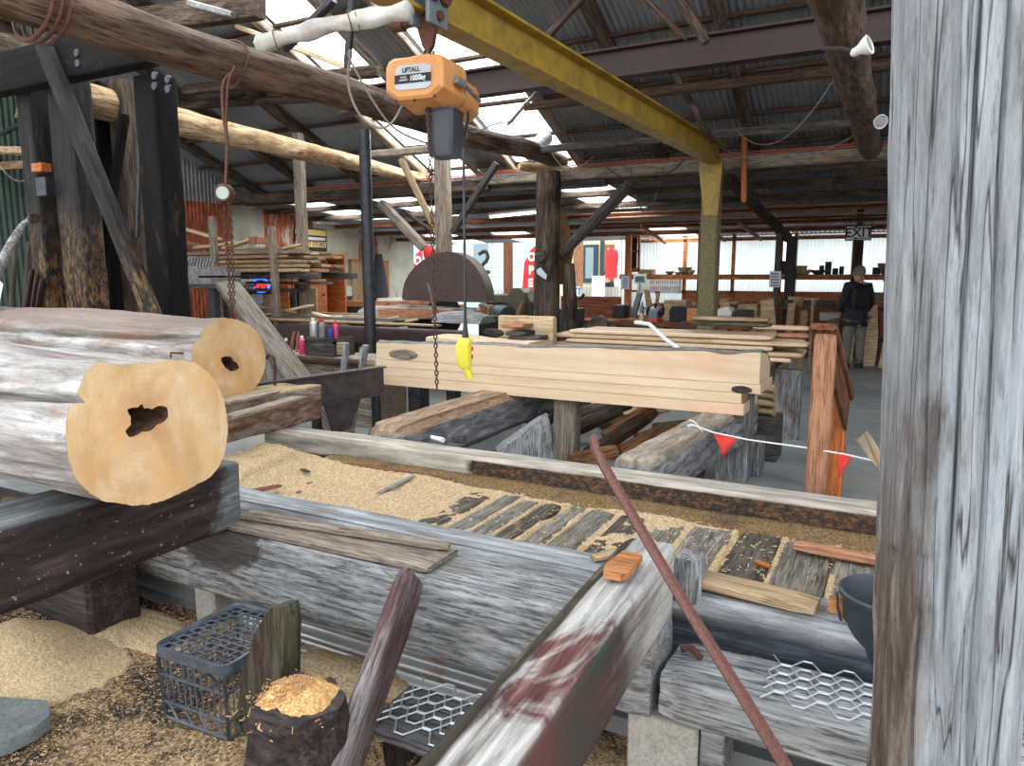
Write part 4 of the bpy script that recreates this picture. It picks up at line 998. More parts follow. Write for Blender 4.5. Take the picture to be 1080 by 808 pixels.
# ground things
m = MB(); o = [at(px, py, z=.0) for px, py in ((-40, 775), (-5, 748), (30, 750), (52, 752), (54, 768), (40, 780), (10, 795), (-40, 812))]
m.prism(o, (0, 0, .05)); T(m.build('stone_slab', M['conc2']), 'grey flat stone slab at the bottom left corner', 'stone')
m = MB(); o = [at(px, py, z=.0) for px, py in ((-30, 632), (0, 612), (45, 607), (47, 622), (10, 634), (-30, 645))]
m.prism(o, (0, 0, .04)); T(m.build('stone_slab', M['conc2']), 'smaller grey stone under the dark ramp timber', 'stone')
gz = lambda x, y: .05*nz((x, y, 0), .9, 3)+.016*nz((x, y, 0), 5, 1)+.13*math.exp(-(((x+3.35)/.6)**2+((y-1.5)/.35)**2))-.018
c = at(45, 690, z=.05)
def gheap(cx_, cy_, rx, ry, h, seed, mat, label):
    m = MB()
    def fn(u, v):
        a = 2*PI*v; r = u*(1+.25*noise.noise(V((math.cos(a)*1.5+seed, math.sin(a)*1.5, 0)))+.12*noise.noise(V((math.cos(a)*6+seed, math.sin(a)*6, 0))))
        x = cx_+math.cos(a)*r*rx; y = cy_+math.sin(a)*r*ry
        return V((x, y, gz(x, y)+h*max(0, 1-u*u)+.004*noise.noise(V((x*60, y*60, seed)))-(.02 if u > .97 else 0)))
    m.grid(fn, 40, 90); T(m.build('sawdust_heap', M[mat], angle=180), label, 'sawdust', kind='stuff')
gheap(c.x, c.y, .36, .30, .025, 1, 'dustcream', 'pale cream patch of fine sawdust at the left edge')
c = at(100, 628, z=.1); gheap(c.x, c.y, .6, .2, .05, 2, 'dustcream', 'bank of sawdust along the foot of the red strip')
c = at(360, 700, z=.05); gheap(c.x, c.y, .28, .2, .03, 4, 'dust', 'sawdust bank between the milk crate and the leaning board')
c = at(50, 516, z=.55)
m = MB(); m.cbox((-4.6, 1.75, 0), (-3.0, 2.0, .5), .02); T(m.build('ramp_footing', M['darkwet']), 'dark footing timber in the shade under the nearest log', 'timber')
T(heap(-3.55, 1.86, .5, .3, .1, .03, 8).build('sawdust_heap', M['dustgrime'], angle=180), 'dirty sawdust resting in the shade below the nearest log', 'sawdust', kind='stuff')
reg = lambda r: (r.uniform(-4.4, -.9), r.uniform(.6, 2.24))
flakes('wood_shavings', 12000, reg, lambda x, y: gz(x, y), .0065, M['flake'], 'pale shavings scattered over the yard dirt', 11)
flakes('wood_shavings', 7000, reg, lambda x, y: gz(x, y), .007, M['flake2'], 'orange shavings scattered over the yard dirt', 12)
flakes('bark_bits', 3500, reg, lambda x, y: gz(x, y), .008, M['flake3'], 'dark bark crumbs scattered over the yard dirt', 13)
flakes('wood_shavings', 500, lambda r: (sp0.x+r.gauss(0, .06), 1.50+r.gauss(0, .06)), lambda x, y: .305+.055*max(0, 1-((x-sp0.x)**2+(y-1.5)**2)/.0169), .007, M['flake2'], 'coarse orange shavings on the heap of the low stump', 14)
# ------------------------------------------------------------------ roof timbers and things hanging from them
SL = math.hypot(1, ROOFB)
# rafters run down the slope under the sheets
rafters = [-10.9, -9.6, -8.3, -6.95, -6.0, -5.32, -4.2, -3.0, -1.75, -.5, .75, 2.0, 3.2]
for i, x in enumerate(rafters):
    thin = x in (-6.0, -5.32)
    mk = 'greywarm' if x in (-6.95, -6.0, -5.32, -4.2) else 'logdark'
    beam('roof_rafter', (x, Y0, roof_z(Y0)-.12), (x, YE-.15, roof_z(YE-.15)-.12), .07 if thin else .11, .09 if thin else .13, M[mk], label='sloping roof rafter, %s from the left wall' % ORD(i), cat='rafter', group='rafters under the high roof', seed=100+i, seg=.6)
for i, y in enumerate((4.9, 5.9, 6.9, 7.9, 8.75, 9.5, 10.15)):
    beam('roof_purlin', (XL+.1, y, roof_z(y)-.05), (XR-.1, y, roof_z(y)-.05), .07, .05, M['brown'], label='thin purlin under the roof iron, %s from the front' % ORD(i), cat='purlin', group='purlins under the high roof', seed=120+i, seg=.8)
# lower roof rafters and battens
for i, y in enumerate((11.0, 12.0, 13.1, 14.3, 15.4)):
    beam('low_purlin', (XL+.5, y, low_z(y)-.085), (XR-.1, y, low_z(y)-.085), .10, .10, M['logdark' if i < 2 else 'redbrown'], label='beam under the low back roof, %s from the front' % ORD(i), cat='beam', group='beams under the low back roof', seed=140+i, seg=.8)
for i in range(9):
    y = 12.4+i*.45
    beam('ceiling_batten', (-5.6+.1*(i % 3), y, low_z(y)-.16), (2.2, y, low_z(y)-.16), .09, .02, M['redlight'], label='thin reddish batten below the back ceiling, %s from the front' % ORD(i), cat='batten', group='battens near the windows', seed=160+i, seg=1)
for i, (a, b) in enumerate((((676, 238), (702, 256)), ((738, 236), (765, 254)), ((778, 234), (803, 253)))):
    beam('ceiling_brace', at(*a, y=13.4), at(*b, y=16.1), .05, .07, M['redlight'], label='light brown brace below the back ceiling, %s from the left' % ORD(i), cat='brace', group='braces near the windows', seed=170+i)
# eaves beam with its conduits (the long tie beam) 
yT = 9.9
tb0 = at(232, 213, y=yT); tb1 = V((XR-.2, yT, 2.98))
beam('tie_beam', V((XL+.6, yT, 3.0)), V((-5.6, yT, 2.96)), .14, .17, M['logdark'], label='left dark length of the long tie beam', cat='beam', group='lengths of the long tie beam', seed=180)
beam('tie_beam', V((-6.4, yT+.1, 2.93)), V((-3.75, yT+.1, 2.93)), .16, .16, M['greydark'], label='lower lapped middle length of the long tie beam over the log post', cat='beam', group='lengths of the long tie beam', seed=181)
beam('tie_beam', V((-5.9, yT, 3.03)), V((XR-.2, yT, 3.03)), .14, .15, M['greywarm'], label='right weathered length of the long tie beam', cat='beam', group='lengths of the long tie beam', seed=182)
beam('eaves_board', V((XL+.5, yT+.62, 3.11)), V((XR-.2, yT+.62, 3.11)), .04, .34, M['logdark'], label='dark board behind the tie beam closing the roof step', cat='board', seed=183)
for i, (dz, rr_) in enumerate(((.11, .011), (.075, .009), (.135, .008))):
    pts = [V((-9.3+q*.55, yT-.06-.01*i, (3.0 if q < 7 else 3.03)+dz-.02+.012*noise.noise(V((q*.9, i*4, 0))))) for q in range(24)]
    m = MB(); m.tube(pts, rr_, 6); T(m.build('conduit', M['pvc' if i != 1 else 'galvdull']), ['upper orange conduit', 'grey cable', 'thin orange conduit'][i]+' running along the top of the tie beam', 'conduit')
# tin lamp squares hanging under tie: nothing
# red oxide steel joist
def ibeam(name, p0, p1, w, h, tf, mat, label=None, parent=None, cat='steel beam'):
    fr = frame_along(p0, p1); L = (V(p1)-V(p0)).length; tw = tf*.8
    o = [(-w/2, -h/2), (w/2, -h/2), (w/2, -h/2+tf), (tw/2, -h/2+tf*1.3), (tw/2, h/2-tf*1.3), (w/2, h/2-tf), (w/2, h/2), (-w/2, h/2), (-w/2, h/2-tf), (-tw/2, h/2-tf*1.3), (-tw/2, -h/2+tf*1.3), (-w/2, -h/2+tf)]
    m = MB(); m.prism([fr @ V((0, a, b)) for a, b in o], fr.to_3x3() @ V((L, 0, 0)))
    ob = m.build(name, mat, parent, frame=fr, angle=30)
    if parent is None: T(ob, label, cat)
    return ob
yJ = 6.9
j0 = at(440, 98, y=yJ); j1 = at(948, 24, y=yJ); dj = (j1-j0).normalized()
zj = (j0.z+j1.z)/2
ibeam('steel_joist', V((-5.9, yJ, zj)), V((XR-.2, yJ, zj)), .15, .27, .02, M['redsteel'], label='long dark red steel joist across the shed below the roof')
# brown truss boards seen at (540,120)-(943,68) and others
yb = 8.1; c0 = at(555, 113, y=yb); c1 = at(943, 70, y=yb)
beam('truss_board', V((-4.1, yb, c0.z)), V((XR-.2, yb, c1.z)), .05, .10, M['brown'], label='light brown horizontal board above the yellow beam', cat='board', seed=190, seg=.8)
yb = 9.0; c0 = at(600, 155, y=yb); c1 = at(930, 128, y=yb)
beam('truss_board', V((-4.4, yb, c0.z)), V((XR-.2, yb, c1.z)), .06, .10, M['greydark'], label='grey horizontal board just above the conduits at the right', cat='board', seed=191, seg=.8)
for i, (a, b, y, w, mk, lb) in enumerate([
    ((678, -5), (724, 42), 5.6, .05, 'brown', 'brown slanting brace at the top of the photo right of centre'),
    ((712, -10), (745, 45), 6.3, .10, 'logdark', 'dark brace beside the thinner brown one at the top right of centre'),
    ((565, 52), (622, -10), 6.2, .07, 'logdark', 'dark thin brace rising to the right above the yellow beam'),
    ((535, 132), (577, 84), 8.4, .05, 'galvdull', 'thin grey brace behind the hoist at right'),
    ((690, 40), (752, 150), 8.4, .09, 'logdark', 'dark slanting strut behind the yellow beam'),
    ((300, 52), (352, 0), 6.0, .09, 'mdark', 'dark steel strut rising to the right in front of the skylight'),
    ((372, -5), (366, 72), 5.6, .07, 'mdark', 'dark vertical hanger in front of the skylight'),
    ((250, 28), (368, 72), 6.6, .07, 'pale2', 'pale thin timber crossing below the white wrapped pole'),
    ((200, 4), (246, 16), 4.4, .07, 'galvdull', 'short grey board at the top left under the roof')]):
    beam('roof_brace', at(*a, y=y), at(*b, y=y), w, w*.8, M[mk], label=lb, cat='brace', seed=200+i)
beam('slanting_joist', at(196, 95, y=7.2), at(400, 75, y=7.2), .12, .13, M['logdark'], label='dark joist behind the big dark log beam, upper of two', cat='beam', seed=215)
beam('slanting_joist', at(185, 112, y=7.6), at(398, 100, y=7.6), .08, .10, M['logdark'], label='dark joist behind the big dark log beam, lower of two', cat='beam', seed=216)
beam('roof_collar', at(105, 28, y=5.6), at(275, 6, y=5.6), .15, .24, M['logdark'], label='broad dark board at the very top left', cat='beam', seed=217)
# ---- log beams along the shed
pA = at(592, 184, y=9.85); pB = at(60, 22, x=-4.45)
xq = -4.42
log('log_beam', (xq, 9.95, 3.22), (xq-.02, -1.2, 3.10), .11, .17, M['logbrown'], label='big dark log beam sloping across the upper left', cat='log beam', seed=3, rough=.018, seg=.15, bend=.03)
a = at(445, 188, y=10.0); b = at(120, 112, x=a.x)
dv = (b-a); p1 = a+dv*1.07
log('log_beam', a, p1, .085, .16, M['logpale'], label='pale barked log beam behind the steel post', cat='log beam', seed=8, rough=.022, seg=.12, bend=.04)
a = at(918, 158, y=9.75); b = at(882, 0, x=a.x)
p1 = a+(b-a)*1.5
log('log_beam', a, p1, .12, .125, M['greylog'] if 'greylog' in M else M['logbrown'], label='grey brown log beam at the upper right carrying two floodlights', cat='log beam', seed=12, rough=.016, seg=.12)
# curved piece at (560,140)-(600,185)
log('short_pole', at(548, 175, y=9.2), at(600, 182, y=9.9), .05, .09, M['logpale'], label='short broken pole end on the tie beam by the metal lamp', cat='pole', seed=14)
# ---- white wrapped pole
pts = [at(272, 46, t=3.4), at(300, 40, t=3.35), at(350, 26, t=3.2), at(400, 18, t=3.05), at(432, 10, t=3.0)]
rt = root('wrapped_pole', pts[0], 'white wrapped pole poking toward the hoist trolley', 'pole')
m = MB(); R = []; N = 40
def cat_(P, f):
    s = f*(len(P)-1); i = min(int(s), len(P)-2); return P[i].lerp(P[i+1], s-i)
base = [cat_(pts, i/N) for i in range(N+1)]
dd = (pts[-1]-pts[0]).normalized(); ay = V((0, 0, 1)).cross(dd).normalized(); az = dd.cross(ay)
for i, p in enumerate(base):
    ring = []
    for j in range(20):
        an = 2*PI*j/20; r = (.036+.006*math.sin(i*.5))*(1+.28*noise.noise(V((i*.22+math.sin(an), math.cos(an)*1.4, math.sin(an)*1.4))))
        if i == 0 or i == N: r *= .8
        ring.append(p+ay*math.cos(an)*r+az*math.sin(an)*r)
    R.append(ring)
m.loft(R); m.build('wrapping', M['whitecloth'], rt, angle=180)
m = MB()
for s in (.2, .62, .66):
    p = cat_(pts, s); m.tube([p+ay*math.cos(2*PI*j/14)*.042+az*math.sin(2*PI*j/14)*.042+dd*.01*math.sin(j) for j in range(14)], .003, 4, closed=True)
m.build('tie_cord', M['canvas'], rt)
# ---- yellow I beam with its end column
y1 = at(757, 163, y=9.45); y0 = at(440, -10, t=3.75); dy = (y0-y1)
yb0 = y1+dy*1.35
rt = root('crane_beam', (y1.x, y1.y, 0), 'yellow steel crane beam with a speckled yellow column at its far end', 'crane beam')
ibeam('runway_beam', y1+V((0, .05, 0)), yb0, .16, .25, .018, M['yellow'], parent=rt)
cx_ = at(748, 250, y=9.4).x
m = MB(); m.cbox((cx_-.11, 9.35, 0), (cx_+.11, 9.57, y1.z-.05), .02); m.build('column', M['yellowold'], rt)
m = MB(); m.prism([(cx_-.16, 9.33, y1.z-.1), (cx_+.14, 9.33, y1.z-.1), (cx_+.11, 9.33, y1.z-.75), (cx_-.06, 9.33, y1.z-.75)], (0, .03, 0)); m.build('gusset', M['yellow'], rt)
m = MB()
udir = dy.normalized()
for i in range(26):
    c = y1+dy*(.02+i*.05); m.lathe([(0, 0), (.012, 0), (.012, .012), (0, .012)], c+V((-.008, 0, .0)), 8, (-1, 0, 0))
m.build('bolt_row', M['mdark'], rt)
# ---- trolley, hoist, hook, chain, pendant
th = at(452, 8, t=3.72)
rt = root('hoist_trolley', th, 'dark iron trolley clamped on the yellow beam above the hoist', 'trolley')
m = MB()
for s in (-1, 1):
    c = th+V((s*.05, 0, .0)); m.cbox((c.x-.012, c.y-.09, c.z-.10), (c.x+.012, c.y+.09, c.z+.10), .005)
m.build('side_plate', M['greym'], rt)
m = MB()
for s in (-1, 1):
    for q in (-.05, .05): m.lathe([(0, 0), (.04, 0), (.045, .012), (.04, .025), (0, .025)], th+V((s*.062, q, .05)), 16, (s, 0, 0))
m.build('wheel', M['rust'], rt)
m = MB(); m.tube([th+V((-.2, .02, -.05)), th+V((.08, .0, -.05))], .026, 10); m.lathe([(0, 0), (.034, 0), (.034, .07), (0, .07)], th+V((-.24, .02, -.05)), 14, (1, 0, 0)); m.build('axle', M['rust'], rt)
m = MB(); m.prism([th+V((-.07, -.02, -.07)), th+V((.06, -.02, -.07)), th+V((.03, -.02, -.19)), th+V((.0, -.02, -.23)), th+V((-.03, -.02, -.19))], (0, .03, 0)); m.tube([th+V((.0, 0, -.2)), th+V((.0, 0, -.3))], .013, 8); m.build('hanger_lug', M['rust'], rt)
# hoist body: local axes, length along hx
F = at(437, 82, t=3.5)            # centre of the labelled front
G = at(478, 99, t=3.9)
hx = (G-F); hx.z = 0; hx.normalize(); hx = V((hx.x, hx.y, -.05)).normalized(); hz = V((0, 0, 1)); hy = hz.cross(hx).normalized(); hz = hx.cross(hy)
HM = Matrix.Translation(F) @ Matrix((hx, hy, hz)).transposed().to_4x4()
def hs(sc_y, sc_z, x, dz=0, ch=.42, chb=.62):
    a, b = .168*sc_y, .108*sc_z; k = min(a, b)*ch; kb = min(a, b)*chb
    P_ = [(-a, -b*.55), (-a+kb, -b), (a-kb, -b), (a, -b*.55), (a, b-k), (a-k*.35, b-k*.3), (a-k, b), (-a+k, b), (-a+k*.35, b-k*.3), (-a, b-k)]
    return [HM @ V((x, y, z+dz)) for y, z in P_]
rt = root('chain_hoist', F+hx*.2+V((0, 0, -.12)), 'orange electric chain hoist marked 1000kg under the yellow beam', 'hoist')
m = MB(); m.loft([hs(.82, .8, -.012), hs(.93, .92, 0), hs(.97, .97, .02), hs(1.03, 1.03, .19), hs(1.05, 1.05, .195), hs(1.05, 1.05, .22), hs(.9, .9, .23)]); m.build('gear_cover', M['orange'], rt, frame=HM, angle=28)
m = MB(); m.loft([hs(.62, .62, .22), hs(.62, .62, .30)]); m.build('chain_housing', M['galvdull'], rt, frame=HM)
m = MB(); m.loft([hs(.78, .8, .29, -.012), hs(.8, .85, .30, -.012), hs(.82, .88, .46, -.012), hs(.74, .78, .50, -.012), hs(.55, .55, .505, -.012)]); m.build('motor_cover', M['orange'], rt, frame=HM, angle=28)
m = MB(); pl = [(-.098, -.045), (-.075, -.058), (.075, -.058), (.098, -.045), (.098, .042), (.072, .058), (-.072, .058), (-.098, .042)]
m.prism([HM @ V((-.013, y, z)) for y, z in pl], -hx*.003); lab = m.build('label_plate', M['galv'], rt, frame=HM)
m = MB(); m.prism([HM @ V((-.0165, y, z)) for y, z in ((-.099, -.028), (.099, -.028), (.099, .014), (-.099, .014))], -hx*.001); m.build('label_band', M['blackink'], lab, frame=HM)
rdir = -hy; nrm = rdir.cross(hz)
text('label_text', '1000kg', HM @ V((-.0185, -.027, -.007)), rdir, hz, .036, M['white'], lab, sx=.82, bold=.0007)
text('label_text', 'LIFTALL', HM @ V((-.0175, .01, .033)), rdir, hz, .031, M['blackink'], lab, sx=.9, bold=.0006)
text('label_text', 'RATED\nCAPACITY', HM @ V((-.0185, .05, -.006)), rdir, hz, .013, M['white'], lab, sx=.8)
# handle bar at the side facing right
s_ = -1
m = MB(); m.tube([HM @ V((.08, s_*.185, .0)), HM @ V((.14, s_*.2, -.01))], .02, 10); m.tube([HM @ V((.10, s_*.2, -.005)), HM @ V((.36, s_*.19, -.03))], .011, 8); m.build('side_rod', M['galvdull'], rt)
m = MB()
for k_ in range(4): 
    p = HM @ V((.09+k_*.045, -.02, .115)); m.ball(p, .02, 8)
m.cbox(tuple((HM @ V((.12, 0, .1)))-V((.06, .06, .0))), tuple((HM @ V((.12, 0, .1)))+V((.06, .06, .03))), .008)
m.build('suspension_bracket', M['orange'], rt)
top = HM @ V((.12, 0, .12)); 
m = MB(); m.tube([top, th+V((0, 0, -.22))], .012, 8); m.tube([th+V((0, 0, -.19))+V((.028*math.cos(a), 0, .028*math.sin(a)-.03)) for a in [PI*.6+i*.45 for i in range(11)]], .008, 6); m.build('hook', M['rust'], rt)
# chain container
bc = at(469, 142, t=3.7); bt = bc.z+.115; bb = bc.z-.115
m = MB(); rt2 = (math.cos(YAW), math.sin(YAW))
ux = hx; uy = hy
def bring(s, z): 
    return [V((bc.x, bc.y, z))+ux*a*s+uy*b*s for a, b in ((-.055, -.075), (-.07, -.06), (-.07, .06), (-.055, .075), (.055, .075), (.07, .06), (.07, -.06), (.055, -.075))]
m.loft([bring(.85, bb), bring(.93, bb+.02), bring(1.05, bt-.012), bring(1.1, bt-.01), bring(1.1, bt), bring(1.0, bt)]); m.build('chain_bucket', M['bin'], rt, angle=30)
m = MB(); c = V((bc.x, bc.y, bt)); m.cbox((c.x-.05, c.y-.04, bt), (c.x+.05, c.y+.04, bt+.075), .005); m.build('bucket_bracket', M['galvdull'], rt)
for i, (y_, z_) in enumerate(((-.11, -.1), (.1, -.105), (.0, -.11))):
    m = MB(); p = HM @ V((.0, y_, z_+.005)); m.ball(p, .008, 7); m.build('cover_bolt', M['rust'], rt)
# load chain
cc = [at(452, 112, t=3.62), at(456, 200, t=3.62), at(459, 300, t=3.62), at(463, 415, t=3.62), at(463, 421, t=3.62)]
cc = [V((cc[0].x+(i*.004), cc[0].y, cc[0].z+(at(463, 421, t=3.62).z-cc[0].z)*i/6)) for i in range(7)]
T(chain_mb(cc, .034, .0042, .0125).build('load_chain', M['rustchain'], angle=60), 'rusty load chain hanging from the orange hoist', 'chain', 'chains hanging in the shed')
# pendant cable + control
p1_ = at(485, 130, t=3.75); p2_ = at(489, 340, t=3.62); p2_ = V((p1_.x, p1_.y, p2_.z))
ep = at(491, 372, t=3.6); dx_ = V((ep.x, ep.y, 0))
m = MB(); s0 = at(492, 98, t=3.8)
m.tube([s0, s0+V((.01, 0, -.12)), V((ep.x-.0, ep.y, s0.z-.35)), V((ep.x, ep.y, ep.z+.25)), V((ep.x, ep.y, ep.z+.07))], .0075, 8)
rt = root('pendant_control', ep+V((0, 0, -.12)), 'yellow push-button pendant hanging on a grey cable', 'pendant control')
m.build('cable', M['steel'], rt)
m = MB(); m.tube([V((ep.x, ep.y, ep.z+.16)), V((ep.x, ep.y, ep.z+.075))], .008, 10, .017); m.build('strain_relief', M['blackp'], rt)
cu = V((math.cos(YAW), math.sin(YAW), 0)); cv = V((-math.sin(YAW), math.cos(YAW), 0))
def pr_(c, w, d, z, s=.5): return [c+cu*a*w+cv*b*d+V((0, 0, z)) for a, b in ((-.5, -.28), (-.3, -.5), (.3, -.5), (.5, -.28), (.5, .28), (.3, .5), (-.3, .5), (-.5, .28))]
m = MB(); m.loft([pr_(ep, .055, .05, -.075), pr_(ep+cu*-.006, .07, .06, -.06), pr_(ep+cu*-.01, .078, .062, .04), pr_(ep, .07, .06, .06), pr_(ep, .045, .045, .075)]); m.build('grip', M['ylw'], rt, angle=35)
m = MB(); m.tube([ep+V((0, 0, -.07)), ep+cu*.022+V((0, 0, -.13))], .021, 10, .018); m.build('lower_boot', M['ylw'], rt)
for z_ in (.02, -.02): 
    m = MB(); m.lathe([(0, 0), (.010, 0), (.010, .008), (0, .008)], ep+cu*.03+V((0, 0, z_)), 10, cu); m.build('button', M['redbr'], rt)
# cable loops by hoist
loop = [(470, 156, 3.9), (445, 150, 3.8), (415, 137, 3.7), (395, 110, 3.6), (375, 75, 3.5), (366, 56, 3.45), (372, 52, 3.45), (367, 70, 3.5), (367, 95, 3.55), (380, 125, 3.6), (400, 137, 3.65), (415, 130, 3.65), (427, 105, 3.6)]
def smooth(P, k=3):
    for _ in range(k):
        Q_ = [P[0]]
        for a_, b_ in zip(P, P[1:]): Q_ += [a_.lerp(b_, .25), a_.lerp(b_, .75)]
        P = Q_+[P[-1]]
    return P
m = MB(); m.tube(smooth([at(a_, b_, t=c_) for a_, b_, c_ in loop]), .006, 6); T(m.build('power_cable', M['cable']), 'looped grey power cable left of the orange hoist', 'cable')
m = MB(); m.tube(smooth([at(*q_) for q_ in ()] or [at(492, 98, t=3.9), at(494, 110, t=3.9), at(490, 132, t=3.9), at(500, 142, t=4.4), at(520, 130, t=5), at(545, 128, t=6)]), .005, 6); T(m.build('power_cable', M['cable']), 'thin grey cable curving right of the chain bucket', 'cable')
# ---- the left hook chain with round weight
m = MB(); lp = [at(236, 84, t=4.1), at(240, 120, t=4.1), at(241, 160, t=4.1), at(238, 185, t=4.1)]
rc = at(237, 204, t=4.1)
rt = root('chain_block', rc+V((0, 0, -.07)), 'small red and white chain block hanging on a rusty sling at left', 'chain block')
m.tube(smooth([at(242, 78, t=4.15), at(234, 88, t=4.1), at(235, 120, t=4.1), at(240, 150, t=4.1), at(238, 195, t=4.1)]), .009, 6)
m.tube(smooth([at(248, 70, t=4.15), at(240, 86, t=4.1), at(238, 130, t=4.1), at(240, 150, t=4.1)]), .008, 6)
m.build('sling', M['rust'], rt)
m = MB(); m.lathe([(0, -.03), (.045, -.03), (.052, -.02), (.052, .02), (.045, .03), (0, .03)], rc, 24, -cv); m.build('wheel_cover', M['rust'], rt)
m = MB(); m.lathe([(0, .03), (.036, .03), (.036, .034), (0, .034)], rc, 24, -cv); m.build('cover_face', M['paper2'], rt)
T(chain_mb([V((rc.x-.01, rc.y, rc.z-.05)), V((rc.x+.0, rc.y, rc.z-.70))], .034, .0046, .013).build('hand_chain', M['rustchain'], angle=60), 'left strand of rusty chain hanging over the farther log', 'chain', 'chains hanging in the shed')
T(chain_mb([V((rc.x+.035, rc.y, rc.z-.05)), V((rc.x+.035, rc.y, rc.z-.3)), V((rc.x+.02, rc.y, rc.z-.66))], .034, .0046, .013).build('hand_chain', M['rustchain'], angle=60), 'right strand of rusty chain hanging over the farther log', 'chain', 'chains hanging in the shed')
# rope round the log beam, red rope at top left
bx_ = xq; 
m = MB(); yb_ = at(244, 60, x=xq).y; m.tube([V((xq+math.cos(a)*.165, yb_+.03*math.sin(a*2), 3.13+math.sin(a)*.165)) for a in [2*PI*i/18 for i in range(18)]], .009, 6, closed=True); T(m.build('wire_sling', M['rust']), 'wire loop round the dark log beam holding the chain block', 'sling')
m = MB()
yb2 = at(35, 5, x=xq).y
for k_ in range(3): m.tube([V((xq+math.cos(a)*.19, yb2+.05*k_+.04*math.sin(a), 3.10+math.sin(a)*.19)) for a in [2*PI*i/18 for i in range(18)]], .012, 6, closed=True)
T(m.build('rope_coil', M['rust']), 'reddish rope wound round the log beam at the top left corner', 'rope')
# ---- lamps on the right log beam
LX = a.x
def floodlight(px, py, x, label, tilt, k=.45):
    c = at(px, py, x=x); rt = root('floodlight', c, label, 'lamp'); ax = V(tilt).normalized()
    m = MB(); m.lathe([(r_*k, h_*k) for r_, h_ in [(.02, -.11), (.035, -.09), (.04, -.04), (.075, .02), (.085, .05), (.075, .055), (.06, .02), (.0, .01)]], c, 18, ax); m.build('reflector', M['white'], rt)
    m = MB(); m.lathe([(0, .05*k), (.06*k, .048*k), (.0, .04*k)], c, 18, ax); m.build('lens', M['glassl'], rt)
    m = MB(); m.tube([c-ax*.08*k, c-ax*.1*k+V((-.08*k, 0, .05*k)), V((LX+.05, c.y+.02, c.z+.02))], .010, 8); m.build('bracket', M['mdark'], rt)
floodlight(911, 50, LX+.20, 'upper white floodlight on the grey log beam at right', (.9, -.3, .3))
floodlight(927, 128, LX+.15, 'lower round floodlight on the grey log beam at right', (.45, -.85, -.3), .7)
c = at(567, 154, y=9.3); rt = root('industrial_lamp', c, 'silvery reflector lamp on the tie beam left of centre', 'lamp'); ax = (at(551, 170, y=9.0)-at(575, 145, y=9.4)).normalized()
m = MB(); m.lathe([(0, -.26), (.08, -.25), (.11, -.2), (.11, .05), (.13, .12), (.13, .2), (.12, .2), (.09, .1), (0, .1)], c, 20, ax); m.build('housing', M['galvdull'], rt)
m = MB(); m.tube([c, c+V((.05, .1, -.12))], .015, 6); m.build('bracket', M['mdark'], rt)
# fluorescent tube
a_ = at(517, 229, y=11.2); b_ = at(566, 224, y=11.2)
rt = root('tube_light', (a_+b_)/2, 'lit fluorescent tube left of the log post', 'lamp')
m = MB(); m.tube([a_+V((-.03, 0, .045)), b_+V((.03, 0, .045))], .03, 6); m.build('housing', M['white'], rt)
m = MB(); m.tube([a_, b_], .018, 10); m.build('tube', M['tube'], rt)
# wires
for i, (pa, pb, sag, mk, r_, lb) in enumerate([
    ((at(775, 135, y=9.0)), at(878, 86, y=7.5), .35, 'cable', .006, 'thin white wire sagging from the yellow beam to the right log'),
    ((at(755, 152, y=9.4)), at(905, 140, y=9.0), .25, 'cable', .006, 'second thin wire hanging under the roof at right'),
    (at(575, 150, y=9.3), at(640, 176, y=9.8), .3, 'cable', .008, 'grey wire looping from the silvery lamp'),
    (at(560, 160, y=9.3), at(626, 165, y=9.6), .22, 'cable', .007, 'brown wire loop under the silvery lamp'),
    (at(0, 175, y=4.3), at(38, 178, y=4.6), .14, 'galvdull', .006, 'wire loop at the left edge by the gantry post'),
    (at(640, 176, y=9.8), at(722, 168, y=9.8), .25, 'cabled', .008, 'dark cable drooping below the tie beam'),
    (at(665, 178, y=9.8), at(700, 176, y=9.8), .6, 'cabled', .006, 'dark loop of wire under the tie beam at centre'),
    (at(788, 200, y=9.7), at(812, 192, y=9.7), .15, 'cabled', .006, 'short wire hanging by the orange rod')]):
    m = MB(); m.tube(wire(pa, pb, sag, 20), r_, 6); T(m.build('hanging_wire', M[mk]), lb, 'wire')
# hanging orange timber rod
beam('hanging_stick', at(785, 145, y=9.65), at(785, 213, y=9.65), .07, .07, M['orangew'], up=(0, 1, 0), label='orange brown upright stick fixed to the tie beam right of the column', cat='timber', seed=230)
# under-roof braces right
beam('roof_strut', at(768, 188, y=10.0), at(832, 252, y=13.2), .12, .13, M['brown'], label='long brown strut running down from the tie beam to the window post', cat='brace', seed=231)
# ------------------------------------------------------------------ posts and gantry
def vpost(name, px, pyref, y, z0, z1, w, mat, label, cat='post', lean=0, **k):
    b = at(px, pyref, y=y)
    return beam(name, (b.x, y, z0), (b.x+lean, y, z1), w, w if 'd' not in k else k.pop('d'), mat, up=(0, 1, 0), label=label, cat=cat, **k)
